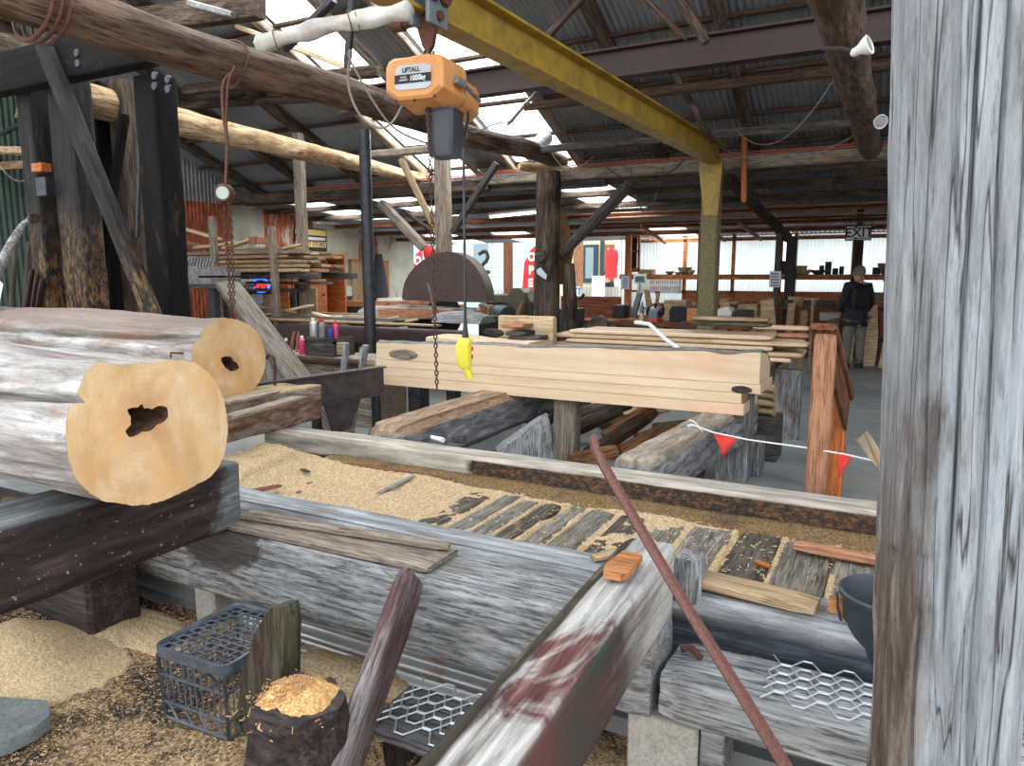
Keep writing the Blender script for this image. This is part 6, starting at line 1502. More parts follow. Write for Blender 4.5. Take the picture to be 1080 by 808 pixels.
# grey cabinets behind gantry
rt = root('tool_cabinet', at(205, 300, y=6.6), 'grey metal drawer cabinet between the black gantry post and the rack', 'cabinet')
for i, (a, b, c_, d_) in enumerate(((195, 281, 208, 300), (208, 284, 222, 291), (208, 293, 222, 300), (170, 283, 194, 300))):
    pb('drawer' if i else 'side_case', a, b, c_, d_, 6.6, .5, 'galvdull', parent=rt)
pb('work_table', 110, 300, 224, 303, 6.45, .7, 'greydark', 'dark workbench top behind the gantry posts', 'table')
for px in (118, 180, 221): pb('trestle', px, 304, px+4, 345, 6.5, .1, 'steel', 'steel trestle under the dark workbench, %s' % {118: 'beside the broad gantry post', 180: 'behind the black gantry post', 221: 'next to the timber rack'}[px], 'trestle', z0=0)
pb('grey_sheet', 112, 258, 145, 300, 7.4, .05, 'galvdull', 'grey sheet behind the gantry brace', 'panel', z0=0)
pb('storage_bin', 112, 303, 140, 330, 7.0, .4, 'mdark', 'dark box under the workbench', 'box', z0=0)
pb('white_case', 150, 250, 168, 283, 7.2, .3, 'galvdull', 'pale case seen between brown and black gantry posts', 'case', z0=0)
for i in range(9):
    px = 194+i*3.3; c = at(px, 275, y=yR-.25); m = MB(); m.tube([V((c.x, c.y, zr+.02)), V((c.x+.01, c.y+.1, c.z+.06))], .018, 8); T(m.build('pipe_end', M['galvdull']), 'pipe end sticking up at the left of the rack, %s from the left' % ORD(i), 'pipe', 'pipe ends at the left of the rack')
# red thing, blue sign
c = at(275, 301, y=8.6)
rt = root('neon_sign', c, 'oval neon sign reading OPEN in red inside a blue ring', 'sign')
m = MB(); a_ = at(266, 301, y=8.6); hw_ = (at(284, 301, y=8.6).x-a_.x)/2; hh_ = abs(at(275, 294, y=8.6).z-at(275, 308, y=8.6).z)/2
m.prism([c+V((math.cos(t)*hw_*1.05, .03, math.sin(t)*hh_*1.05)) for t in [2*PI*i/24 for i in range(24)]], (0, .02, 0)); m.build('back_board', M['blackp'], rt)
m = MB(); m.tube([c+V((math.cos(t)*hw_, 0, math.sin(t)*hh_)) for t in [2*PI*i/28 for i in range(28)]], .016, 6, closed=True); m.build('blue_ring', M['neonb'], rt)
text('letters', 'OPEN', c+V((0, .0, 0)), (1, 0, 0), (0, 0, 1), hh_*1.25, M['neonr'], rt, bold=.004)
pb('notice_board', 266, 311, 276, 320, 8.7, .02, 'paper', 'white paper below the neon sign', 'notice')
pb('sign_shelf', 262, 308, 287, 310, 8.6, .2, 'brown', 'small brown shelf under the neon sign', 'shelf')
for i in range(8):
    px = 253+i*4.6; pr_px('standing_board', [(px, 368), (px+3.6, 368), (px+3.2+(i % 2), 300+(i*7 % 9)), (px-.5, 302+(i*5 % 7))], 9.2, .04, ['tan', 'pale2', 'greywarm'][i % 3], 'upright board behind the neon sign, %s from the left' % ORD(i), 'board', 'boards standing behind the neon sign')
# wide grey leaning plank
M['plankg'] = wood('leaning_grey', (74, 67, 58), (102, 95, 86), (124, 120, 114), 20, 10, .3, .003, cracks=.2)
beam('leaning_plank', at(240, 300, y=5.3), down(at(240, 300, y=5.3), at(326, 415, y=4.85), .02), .08, .25, M['plankg'], label='wide grey plank slanting down behind the farther log', cat='plank', seed=450, rough=.004, up=(0, 1, .2))
beam('leaning_plank', at(268, 352, y=5.0), at(280, 408, y=4.9), .05, .07, M['tan'], label='narrow tan strip beside the wide slanting plank', cat='plank', seed=451)
# hooked bar at the far log
m = MB(); m.tube([at(281, 378, y=4.0), at(284, 374, y=4.0), at(289, 377, y=4.0), at(290, 385, y=4.0), at(290, 411, y=3.95)], .011, 7); T(m.build('bent_bar', M['rust']), 'bent rusty bar standing beside the farther log face', 'bar')
# dark channel
c0 = at(262, 405, z=.78); c1 = at(404, 386, z=.78)
rt = root('channel_beam', (c0+c1)/2-V((0, 0, .78)), 'grimy dark steel channel on legs left of the slab stack', 'steel beam')
d_ = (c1-c0).normalized()
ibeam('web', c0-V((0, 0, .13)), c1-V((0, 0, .13)), .09, .26, .014, M['steelplate'], parent=rt)
for f_ in (.45, .93): 
    p_ = c0.lerp(c1, f_); beam('leg', (p_.x, p_.y, 0), (p_.x, p_.y, .52), .07, .07, M['mdark'], parent=rt, up=(0, 1, 0))
m = MB(); p_ = c0.lerp(c1, .5); m.prism([p_+V((-.0, 0, -.25)), p_+d_*.4+V((0, 0, -.25)), p_+d_*.15+V((0, 0, -.75))], (.02, .0, 0)); m.build('gusset_plate', M['steelplate'], rt)
# ---- bench with timbers right of the rack: long maroon beam, boards, crate with cans
yB = 7.0
beam('maroon_beam', V((at(296, 350, y=yB).x, yB, .86)), V((at(490, 362, y=yB).x, yB, .86)), .16, .22, M['redsteel'], label='long maroon steel beam behind the can crate', cat='steel beam', seed=460)
for i, px in enumerate((330, 470)):
    pb('beam_trestle', px, 372, px+9, 392, yB+.0, .14, 'greydark', 'timber stand under the maroon beam, %s one' % ['left', 'right'][i], 'stand', z0=0)
for i in range(10):
    y = yB+.2+i*.15; a = at(268+rg.uniform(-6, 30), 340, y=y).x; b = at(rg.uniform(380, 470), 340, y=y).x
    beam('weathered_board', (a, y, 1.0+.012*(i % 3)), (b, y, 1.0+.012*(i % 3)), .12, .03, M[rg.choice(['tan', 'greywarm', 'greydark'])], label='weathered board on the pile behind the maroon beam, %s from the front' % where[i], cat='board', group='weathered boards behind the maroon beam', seed=470+i)
for i, (a, b) in enumerate([((268, 335), (330, 322)), ((262, 322), (312, 330)), ((300, 345), (360, 334)), ((420, 334), (372, 348)), ((270, 345), (318, 338)), ((330, 330), (388, 346)), ((400, 345), (440, 337))]):
    beam('scrap_stick', at(*a, y=yB+.6), at(*b, y=yB+.5), .06, .04, M[['pale2', 'tan', 'pale'][i % 3]], label='loose stick on the board pile behind the maroon beam, %s of seven' % where[i], cat='stick', group='loose sticks right of the rack', seed=485+i)
for i, px in enumerate((300, 400)):
    x = at(px, 350, y=7.8).x; beam('pile_bearer', (x, 7.05, .93), (x, 8.7, .93), .12, .1, M['greydark'], label='dark bearer under the weathered boards behind the maroon beam, %s one' % ['left', 'right'][i], cat='beam', seed=i)
    for y in (7.25, 8.6): beam('pile_upright', (x, y, 0), (x, y, .88), .12, .12, M['greydark'], up=(0, 1, 0), label='upright under the %s bearer of the weathered boards, %s one' % (['left', 'right'][i], 'front' if y < 8 else 'rear'), cat='post', seed=i)
# grey slabs on top
a = at(358, 338, y=8.0)
def mound_slab(name, x0, x1, y, w, z0, h, mk, label, seed):
    n = 40; m = MB(); R = []
    for i in range(n+1):
        f = i/n; x = x0+(x1-x0)*f; hh = h*(.55+.45*math.sin(PI*min(1, .08+f*.9))**.6)*(1+.1*noise.noise(V((x*3, seed, 0))))
        R.append([(x, y, z0), (x, y+w, z0), (x, y+w*.9, z0+hh*.5), (x, y+w*.65, z0+hh*.95), (x, y+w*.35, z0+hh), (x, y+w*.1, z0+hh*.55)])
    m.loft(R); return T(m.build(name, M[mk], frame=Matrix.Translation((x0, y, z0)), angle=50), label, 'slab')
mound_slab('bark_slab', at(376, 340, y=8.2).x, at(492, 340, y=8.2).x, 8.2, .5, 1.03, .15, 'grey', 'big grey bark slab on the board pile left of the guard', 3)
slab('red_slab', at(402, 340, y=7.9).x, at(480, 340, y=7.9).x, 7.85, 8.1, 1.03, 1.16, M['redlight'], 'reddish slab in front of the big grey bark slab', 12)
mound_slab('bark_slab', at(455, 345, y=7.3).x, at(506, 345, y=7.3).x, 7.3, .4, 1.03, .14, 'grey', 'smaller grey bark slab in front of the guard lever', 5)
slab('live_slab', at(452, 355, y=6.4).x, at(560, 358, y=6.4).x, 6.35, 6.9, .80, .93, M['pale'], 'pale slab with wavy top just behind the stack, left one', 14, live=.03)
slab('live_slab', at(530, 350, y=7.2).x, at(512, 350, y=7.2).x+.9, 7.1, 7.2, .81, 1.14, M['pale2'], 'pale upright slab with a big dark knot behind the pendant', 15, live=.02)
ks = bpy.data.objects['live_slab.001']
oval('knot', 520, 351, .14, .05, 7.095, M['greydark'], '', ks)['label'] = 'big dark knot'
beam('slab_rest', (at(400, 380, y=6.9).x, 6.9, .78), (at(600, 380, y=6.9).x, 6.9, .78), .5, .05, M['greydark'], label='dark platform board carrying the pale slabs behind the stack', cat='board', seed=495)
for px in (430, 560): pb('platform_leg_block', px, 385, px+12, 420, 6.8, .2, 'greydark', 'block under the dark platform, %s one' % ('left' if px == 430 else 'right'), 'block', z0=0)
pb('crate_block', 537, 350, 546, 363, 6.95, .2, 'tan', 'tan block beside the small dark timbers', 'block')
for i, (x0, x1, py, mk) in enumerate(((535, 558, 343, 'redlight'), (540, 560, 351, 'greydark'), (542, 574, 356, 'greydark'), (540, 572, 361, 'brown'), (545, 575, 366, 'brown'))):
    beam('short_timber', at(x0, py, y=7.0), at(x1, py, y=7.0), .3, .05, M[mk], label='short timber in the little heap before the log post, %s from the top' % where[i], cat='timber', group='little heap before the log post', seed=500+i)
# low white crates row at (350-460, 318-325)
for i in range(7):
    x = 362+i*16; pb('cardboard_box', x, 318+(i*3 % 3), x+14, 327, 12.5, .4, 'redlight' if i % 2 else 'ply', 'brown box on the far bench, %s from the left' % where[i], 'box', 'brown boxes on the far bench')
pb('far_bench', 355, 327, 520, 330, 12.3, .8, 'brown', 'long brown bench carrying the brown boxes', 'bench')
for px in (360, 430, 505): pb('bench_trestle', px, 330, px+5, 350, 12.4, .5, 'brown', 'trestle of the long brown bench, %s' % {360: 'left', 430: 'middle', 505: 'right'}[px], 'trestle', z0=0)
# wooden crate with cans
rt = root('wooden_box', at(330, 375, y=5.95), 'dark wooden box carrying spray cans and bottles', 'box')
za = at(330, 376, y=5.9).z; zb_ = at(330, 356, y=5.9).z; xa_ = at(322, 370, y=5.9).x; xb_ = at(353, 370, y=5.9).x
m = MB(); m.b2((xa_, 5.9, za), (xb_, 5.925, zb_)); m.build('front_board', M['greydark'], rt)
m = MB(); m.b2((xa_, 6.2, za), (xb_, 6.225, zb_)); m.build('back_board', M['greydark'], rt)
m = MB(); m.b2((xa_, 5.9, za), (xa_+.025, 6.22, zb_)); m.build('end_board', M['greydark'], rt)
m = MB(); m.b2((xb_-.025, 5.9, za), (xb_, 6.22, zb_)); m.build('end_board', M['greydark'], rt)
m = MB(); m.b2((xa_, 5.9, zb_-.06), (xb_, 6.22, zb_-.03)); m.build('tray_board', M['greydark'], rt)
beam('box_shelf', (at(286, 374, y=6.0).x, 6.05, za-.03), (at(392, 374, y=6.0).x, 6.05, za-.03), .5, .05, M['brown'], label='brown shelf board under the dark wooden box', cat='shelf', seed=510)
pb('timber_block', 286, 380, 398, 400, 5.9, .5, 'greywarm', 'rough timber block below the brown shelf board', 'block', z0=0)
def can(px, pyb, pyt, r, y, mk, cap, label, spray=False, base=None):
    b = at(px, pyb, y=y); t = at(px, pyt, y=y); h = t.z-b.z; z0 = base if base is not None else b.z
    rt = root('spray_can' if not spray else 'spray_bottle', (b.x, y, z0), label, 'can' if not spray else 'bottle')
    m = MB(); m.lathe([(0, 0), (r, 0), (r, .004), (r*.97, .01), (r, .015), (r, h*.72), (r*.9, h*.78), (r*.45, h*.84), (0, h*.84)], (b.x, y, z0), 16); m.build('can_body' if not spray else 'bottle_body', M[mk], rt)
    m = MB()
    if spray: m.box((b.x-.01, y, z0+h*.93), (.06, .02, .03)); m.box((b.x-.035, y, z0+h*.86), (.012, .015, .045)); m.cyl((b.x, y, z0+h*.82), (b.x, y, z0+h*.92), r*.4)
    else: m.lathe([(0, h*.8), (r*.5, h*.82), (r*.5, h), (0, h)], (b.x, y, z0), 12)
    m.build('cap' if not spray else 'trigger', M[cap], rt)
zt0 = zb_-.03
can(331, 357, 335, .04, 6.05, 'cangrey', 'white', 'silver spray can with a white cap on the dark box', base=zt0)
can(340, 357, 336, .036, 6.08, 'galvdull', 'redbr', 'trigger spray bottle with a red head on the dark box', True, base=zt0)
can(349, 356, 342, .036, 6.10, 'blue', 'blue', 'short dark blue can on the dark box', base=zt0)
can(354, 355, 336, .03, 6.15, 'pinkc', 'redbr', 'tall pink can at the right of the dark box', base=zt0)
can(319, 372, 352, .038, 5.98, 'pinkc', 'white', 'pink and white can standing left of the dark box', base=za)
can(302, 366, 350, .032, 6.0, 'blackp', 'white', 'black can farther left of the dark box', base=za)
for i, px in enumerate((307, 312)): beam('hand_tool', at(px, 375, y=6.1), at(px+3, 350, y=6.1), .03, .03, M['redlight'], label='wooden tool handle leaning left of the cans, %s of two' % ORD(i), cat='handle', seed=i)
for i, (a, b) in enumerate((((362, 395), (365, 362)), ((381, 393), (386, 364)))):
    log('short_stake', down(at(*b, y=5.55), at(*a, y=5.55)), at(*b, y=5.55), .03, .03, M['grey'], label='round grey stake behind the dark channel, %s of two' % ORD(i), cat='stake', seed=i, n=10)
pb('orange_offcuts', 355, 362, 362, 374, 5.8, .1, 'tan', 'tan offcut at the right of the dark box', 'offcut')
pb('rubble_block', 342, 408, 358, 432, 6.6, .3, 'concrete', 'stone block in the shade under the dark channel', 'block', z0=0)
pb('rust_drum', 358, 410, 372, 436, 7.4, .35, 'rust', 'rusty box in the shade left of the slabs', 'box', z0=0)
pb('shade_board', 372, 402, 400, 436, 7.2, .1, 'brown', 'brown board standing in the shade behind the steel post', 'board', z0=0)
pb('shade_stump', 388, 412, 408, 437, 6.9, .3, 'greenish', 'squared stump in the shade under the slab stack', 'stump', z0=0)
# ---- machines
rt = root('teal_machine', at(520, 330, y=9.6), 'dark teal iron machine with a khaki belt guard', 'machine')
pmb(503, 320, 540, 345, 9.6, .8, 0, .05).build('bed', M['teal'], rt)
pmb(512, 311, 536, 320, 9.6, .5, None, .02).build('table', M['khaki'], rt)
m = MB(); m.prism([V(v) for v in outline_px([(534, 338), (534, 318), (536, 309), (541, 304), (548, 304), (553, 309), (554, 322), (551, 338)], 9.4)], (0, .3, 0)); m.build('belt_guard', M['khaki'], rt)
m = MB();  m.lathe([(0, 0), (.16, 0), (.17, .02), (.17, .25), (.16, .27), (0, .27)], at(524, 334, y=9.3), 18, (.9, -.4, 0)); m.build('drum', M['teal'], rt)
m = MB(); m.tube([at(540, 350, y=9.2), at(552, 318, y=9.3)], .05, 10, .035); m.build('swing_arm', M['canvas'], rt)
m = MB(); m.lathe([(0, 0), (.1, 0), (.1, .06), (0, .07)], at(565, 312, y=9.4), 16, (0, -1, 0)); m.build('hand_wheel', M['galvdull'], rt)
m = MB(); m.tube(smooth(outline_px([(505, 268), (512, 264), (516, 272), (508, 280), (508, 287), (516, 287)], 11.4)), .035, 8); T(m.build('hook_casting', M['khaki']), 'curved iron hook in front of the bright opening', 'hook')
for i, (x, w_, mk) in enumerate(((482, 5, 'pale2'), (488, 6, 'tan'), (495, 5, 'greywarm'), (500, 5, 'pale'), (505, 6, 'redlight'), (511, 5, 'tan'))):
    pb('offcut_block', x, 321+(i*5 % 6), x+w_, 334, 8.9+.05*i, .12, mk, 'offcut on the bench under the guard, %s from the left' % where[i], 'offcut', 'offcuts under the saw guard')
pb('guard_bench', 440, 334, 520, 337, 8.7, .7, 'greydark', 'dark bench under the half-round guard', 'bench')
for px in (446, 512): pb('guard_bench_trestle', px, 337, px+5, 380, 8.8, .4, 'greydark', 'trestle of the bench under the guard, %s one' % ('left' if px == 446 else 'right'), 'trestle', z0=0)
m = MB(); m.lathe([(0, 0), (.3, 0), (.3, .02), (0, .02)], at(468, 334, y=8.5), 24, (0, -1, .1)); T(m.build('saw_disc', M['mdark']), 'black round disc on the bench below the guard', 'disc')
# ---- left wall things
def lw(px, py, x=XL+.5): return at(px, py, x=x)
XLW = XL+.47
def onwall(name, x0, y0, x1, y1, mk, label=None, cat=None, parent=None, off=.04, th=.03):
    P_ = [at(px, py, x=XLW+off) for px, py in ((x0, y0), (x1, y0), (x1, y1), (x0, y1))]
    zt_, zb2 = (P_[0].z+P_[1].z)/2, (P_[2].z+P_[3].z)/2; m = MB(); m.b2((XLW+off-th, min(P_[0].y, P_[1].y), zb2), (XLW+off, max(P_[0].y, P_[1].y), zt_)); o = m.build(name, M[mk], parent)
    if parent is None: T(o, label, cat)
    return o, P_
rt = root('sales_sign', at(330, 255, x=XLW+.1), 'yellow and black sign boards on the rusty wall', 'sign')
onwall('sign_board', 311, 241, 344, 266, 'blackink', parent=rt, off=.06)
for (a, b, c_, d_, mk) in ((312, 242, 343.5, 248, 'signyellow'), (313, 250, 343, 253, 'white'), (312.5, 254.5, 343.5, 260.5, 'signyellow')):
    onwall('sign_strip', a, b, c_, d_, mk, parent=rt, off=.085)
p_ = at(328, 257.4, x=XLW+.09); text('sign_text', 'A MEAT STORE', p_, (0, 1, 0), (0, 0, 1), .13, M['ink'], rt, bold=.003)
def cabinet_at(px0, px1, pyt, pyb, x, w, label, shelves=True, name='cupboard'):
    a = at(px0, pyb, x=x); b = at(px1, pyb, x=x); zt_ = (at(px0, pyt, x=x).z+at(px1, pyt, x=x).z)/2
    y0, y1 = min(a.y, b.y), max(a.y, b.y); rt = root(name, (x-w/2, (y0+y1)/2, 0), label, 'cupboard')
    for nm, lo, hi in (('back_panel', (x-w, y0, 0), (x-w+.03, y1, zt_)), ('side_panel', (x-w, y0, 0), (x, y0+.04, zt_)), ('side_panel', (x-w, y1-.04, 0), (x, y1, zt_)), ('top_panel', (x-w, y0, zt_), (x+.05, y1, zt_+.05)), ('bottom_panel', (x-w, y0, .05), (x, y1, .1))):
        m = MB(); m.b2(lo, hi); m.build(nm, M['orangew'], rt)
    return rt, y0, y1, zt_
rt, y0_, y1_, zz_ = cabinet_at(344, 366, 269, 330, -10.3, .7, 'tall open orange wooden cupboard by the rusty wall')
m = MB(); m.b2((-10.34, y0_-.9, .05), (-10.30, y0_+.0, zz_)); m.build('door', M['orangew'], rt)
m = MB(); m.ball((-10.27, y0_-.08, 1.2), .03, 8); m.build('knob', M['mdark'], rt)
for i, (x0, x1, yt, mk) in enumerate(((296, 303, 293, 'orangew'), (304, 311, 304, 'greydark'), (312, 317, 300, 'steel'), (318, 323, 296, 'steel'), (325, 333, 304, 'tan'))):
    pb('panel_board', x0, yt, x1, 330, 10.3+.1*i, .05, mk, 'board standing between the rack and the orange cupboard, %s from the left' % where[i], 'board', 'boards beside the orange cupboard', z0=0)
onwall('meter_box', 368, 302, 374, 312, 'white', 'white meter box on the pale iron wall', 'meter box', off=.15, th=.12)
onwall('conduit_pipe', 369, 312, 372, 322, 'galvdull', 'grey pipes under the white meter box', 'pipe', off=.1, th=.05)
# doorway in the left wall: frame, door leaf, coats
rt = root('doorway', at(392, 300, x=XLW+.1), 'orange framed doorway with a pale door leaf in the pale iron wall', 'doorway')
onwall('shade_sheet', 384, 277, 404, 318, 'mdark', parent=rt, off=.05)  # flat dark sheet, its colour stands in for the unlit room inside
onwall('jamb', 403, 275, 410, 319, 'orangew', parent=rt, off=.12, th=.1)
onwall('lintel', 371, 274, 410, 278, 'orangew', parent=rt, off=.13, th=.1)
onwall('door', 372, 277, 386, 318, 'tan', parent=rt, off=.2, th=.06)
onwall('step', 400, 314, 425, 322, 'white', 'white painted step beside the doorway', 'step', off=.5, th=.4)
p_ = at(400, 292, x=XLW+.35); m = MB(); R = []
for i in range(9):
    f = i/8; R.append([p_+V((math.cos(2*PI*j/12)*(.06+.06*f), math.sin(2*PI*j/12)*(.10+.22*math.sin(min(1, f*1.5)*PI/2)), .55-1.5*f)) for j in range(12)])
m.loft(R); T(m.build('hanging_coat', M['navy']), 'dark navy coat hanging in the doorway', 'coat')
p_ = at(402, 282, x=XLW+.32); m = MB(); m.ball(p_, .12, 10, (.6, 1, 1.6)); T(m.build('hanging_cloth', M['whitecloth']), 'pale cloth hanging above the navy coat', 'cloth')
# ---- far wall: shelf, bench, bowls, boards
yF = 16.25
zs = at(800, 289.5, y=yF).z
rt = root('wall_shelf', (wx(800), yF, zs), 'long brown shelf running below the windows', 'shelf')
m = MB(); m.b2((wx(661), yF-.15, zs-.06), (XW1, YW-.06, zs)); m.build('shelf_board', M['brown'], rt)
m = MB(); m.b2((wx(661), yF-.16, zs-.11), (XW1, yF-.12, zs-.01)); m.build('front_edge', M['orangew'], rt)
def bowl(name, px, y, z, r, h, mk, label, group):
    c = at(px, 300, y=y); m = MB(); m.lathe([(0, 0), (r*.5, 0), (r*.55, .01), (r*.9, h*.55), (r, h), (r*.93, h), (r*.8, h*.55), (r*.4, .03), (0, .03)], (c.x, y, z), 16)
    return T(m.build(name, M[mk], angle=50), label, 'bowl', group)
for i, (px, r, h, mk) in enumerate(((706, .10, .07, 'redlight'), (715, .09, .05, 'tan'), (722, .16, .16, 'tan'), (728, .10, .10, 'pale2'), (842, .16, .18, 'pale2'), (848, .14, .10, 'pale2'), (862, .15, .09, 'greydark'), (934, .17, .22, 'greywarm'))):
    bowl('wooden_bowl', px, yF, zs, r, h, mk, 'wooden bowl on the window shelf, %s from the left' % where[i], 'bowls on the window shelf')
for i, (x0, x1, yt, mk) in enumerate(((820, 837, 275, 'mdark'), (864, 869, 280, 'greydark'), (870, 877, 276, 'greydark'), (878, 884, 283, 'brown'), (885, 890, 281, 'greydark'), (920, 929, 282, 'brown'), (938, 945, 282, 'brown'), (674, 690, 284, 'tan'))):
    a_ = at(x0, 289, y=yF); b_ = at(x1, yt, y=yF); m = MB(); m.cbox((a_.x, yF-.08, zs+.001), (b_.x, yF+.12, max(zs+.04, b_.z)), .008); T(m.build('wood_blank', M[mk]), 'wood blank on the window shelf, %s from the left' % where[i], 'wood blank', 'blanks on the window shelf')
zb3 = at(850, 323, y=15.2).z
rt = root('display_bench', (wx(800), 15.3, 0), 'long brown display bench below the windows', 'bench')
xb0, xb1 = at(690, 320, y=15.2).x, XW1-.3
m = MB(); m.b2((xb0, 15.0, zb3-.05), (xb1, 15.7, zb3)); m.build('bench_top', M['redbrown'], rt)
for i in range(6):
    x = xb0+.1+(xb1-xb0-.2)*i/5; m = MB(); m.b2((x-.05, 15.05, 0), (x+.05, 15.15, zb3-.05)); m.build('leg', M['redbrown'], rt)
m = MB(); m.b2((xb0, 15.2, .35), (xb1, 15.7, .39)); m.build('lower_shelf', M['redbrown'], rt)
for i, (px, r, h, mk) in enumerate(((766, .12, .12, 'pale2'), (776, .13, .07, 'pale'), (784, .12, .08, 'tan'), (794, .10, .07, 'redlight'), (822, .13, .11, 'pale'), (828, .14, .07, 'pale2'), (840, .15, .18, 'pale2'), (846, .12, .12, 'tan'), (857, .15, .16, 'pale2'), (866, .13, .09, 'pale'), (873, .12, .10, 'pale'), (879, .10, .08, 'tan'), (931, .12, .24, 'tan'), (938, .10, .2, 'orangew'))):
    bowl('turned_bowl', px, 15.25, zb3, r, h, mk, 'turned bowl on the display bench, %s from the left' % ORD(i), 'bowls on the display bench')
for i, (x0, x1, yt) in enumerate(((815, 826, 318), (827, 836, 320), (849, 855, 317), (861, 880, 320))):
    a_ = at(x0, 320, y=15.1); b_ = at(x1, yt, y=15.1); m = MB(); m.cbox((a_.x, 15.02, zb3+.001), (b_.x, 15.14, zb3+.12), .01); T(m.build('bark_piece', M['greydark']), 'dark rough blank at the front of the display bench, %s from the left' % where[i], 'wood blank', 'dark blanks on the display bench')
# boards leaning in front of bench
lean = [([(799, 318), (813, 315), (818, 352), (811, 352), (806, 372), (801, 352)], 11.8, 'tan'), ([(829, 321), (837, 320), (833, 352), (826, 352)], 12.6, 'tan'), ([(843, 329), (850, 328), (849, 352), (841, 352)], 12.9, 'tan'), ([(854, 317), (857, 317), (857, 352), (854, 352)], 12.9, 'tan'), ([(775, 322), (795, 321), (797, 350), (778, 350)], 11.0, 'tan'), ([(756, 319), (766, 319), (764, 332), (755, 332)], 11.4, 'tan'),
        ([(915, 326), (925, 322), (926, 350), (925, 370), (922, 388), (910, 388), (912, 350)], 14.2, 'pale2'), ([(897, 355), (902, 350), (899, 378), (896, 378)], 14.4, 'pale2'), ([(944, 332), (948, 330), (948, 390), (926, 391), (930, 366)], 14.0, 'pale2'), ([(872, 338), (884, 336), (884, 372), (878, 372)], 14.8, 'greywarm')]
for i, (P_, y, mk) in enumerate(lean):
    zb_ = min(at(px, py, y=y).z for px, py in P_); Q_ = [at(px, py, y=y) for px, py in P_]
    zmx = max(q.z for q in Q_); Q_ = [V((q.x, q.y+.18*(q.z-zb_)/max(.1, zmx-zb_)*1.5, 0 if q.z-zb_ < .12*(zmx-zb_) else q.z)) for q in Q_]
    m = MB(); m.prism(Q_, (0, .05, 0)); T(m.build('leaning_slab', M[mk]), ['wide crooked board before the display bench right of the machines', 'narrow upright board next to the wide crooked one', 'short narrow board second right of the wide crooked one', 'very thin stick-like board left of the man by the display bench', 'broad low board right of the dark chest', 'small square board behind the white machine cover'][i] if i < 6 else 'live-edged board leaning %s' % ['right behind the man', 'between the legs of the man', 'beside the big cracked post at the back', 'left of the man'][i-6], 'board', 'boards leaning before the display bench' if i < 6 else None)
# white box, papers, posts
for i, (px, yt, yb_, y, w_, mk) in enumerate(((738, 242, 350, 12.4, .09, 'greydark'), (819, 243, 350, 12.6, .09, 'greydark'), (833, 250, 330, 15.9, .20, 'mdark'), (903, 222, 300, 15.6, .16, 'brown'), (662, 247, 340, 15.0, .12, 'orangew'))):
    c = at(px, 300, y=y); ztp = min(at(px, yt, y=y).z, low_z(y)-.14); beam('window_post', (c.x, y, 0), (c.x, y, ztp), w_, w_, M[mk], up=(0, 1, 0), label=['thin grey post left of the speckled column', 'thin grey post with a paper notice', 'thick dark post at the window wall', 'brown post behind the exit sign', 'orange post at the left end of the windows'][i], cat='post', seed=520+i)
for i, (a, b, c_, d_, y, mk, lb) in enumerate(((811, 286, 824, 303, 12.5, 'paper', 'white paper notice on the thin grey post at right'), (655, 291, 664, 305, 14.7, 'paper', 'pale paper notice on the orange post'), (668, 289, 682, 299, 12.8, 'paper2', 'greenish paper notice over the grinder bench'))):
    rt = root('paper_notice', at((a+c_)/2, d_, y=y), lb, 'notice'); pb('sheet', a, b, c_, d_, y, .01, mk, parent=rt)
    m = MB()
    for q in range(5): p1 = at(a+2, b+3+q*(d_-b-5)/4, y=y-.004); p2 = at(c_-2.5, b+3+q*(d_-b-5)/4, y=y-.004); m.b2((p1.x, y-.006, p1.z-.008), (p2.x, y-.002, p1.z+.008))
    m.build('print_lines', M['ink'], rt)
c = at(675, 310, y=12.85); beam('notice_stick', (c.x, 12.83, .95), (c.x, 12.83, at(675, 290, y=12.8).z), .03, .02, M['tan'], up=(0, 1, 0), label='thin stick holding the greenish notice', cat='stick', seed=3)
# banner with red lettering
rt = root('banner', at(705, 305, y=16.5), 'white banner with faint red lettering in the lower window', 'banner')
pb('banner_cloth', 672, 293, 719, 309, 16.48, .01, 'banner', parent=rt)
m = MB(); rg2 = random.Random(4)
for row, (pt, pb_) in enumerate(((295.5, 299.8), (301.8, 306))):
    px = 685.5
    while px < 717:
        w_ = rg2.choice([1.2, 1.6, 2.0]); A = at(px, pb_, y=16.47); B = at(px+w_, pt, y=16.47); t_ = .011
        k_ = rg2.randint(0, 3); m.b2((A.x, 16.468, A.z), (A.x+t_, 16.476, B.z))
        if k_ != 1: m.b2((B.x-t_, 16.468, A.z), (B.x, 16.476, B.z))
        if k_ != 2: m.b2((A.x, 16.468, B.z-t_), (B.x, 16.476, B.z))
        if k_ in (0, 1): m.b2((A.x, 16.468, (A.z+B.z)/2), (B.x, 16.476, (A.z+B.z)/2+t_))
        px += w_+.9
m.build('red_lettering', M['redink'], rt)
# ---- grinder bench
yN = 10.6
zn = at(690, 340, y=yN).z
rt = root('machine_bench', (at(670, 345, y=yN).x, yN, 0), 'long dark bench with blue-grey drawers carrying the grinder', 'bench')
m = MB(); m.b2((at(590, 340, y=yN).x, yN, zn-.06), (at(790, 340, y=yN).x, yN+.8, zn)); m.build('bench_top', M['redbrown'], rt)
for a, b in ((655, 702), (705, 735), (610, 650)):
    o = pb('drawer', a, 342, b, 350, yN+.02, .5, 'teal' if a > 650 else 'greym', parent=rt)
for px in (600, 652, 703, 785):
    m = MB(); x = at(px, 345, y=yN).x; m.b2((x-.05, yN+.02, 0), (x+.05, yN+.12, zn-.06)); m.build('leg', M['brown'], rt)
m = MB(); m.b2((at(592, 330, y=yN+.75).x, yN+.72, zn), (at(655, 330, y=yN+.75).x, yN+.76, zn+.35)); m.build('back_board', M['redbrown'], rt)
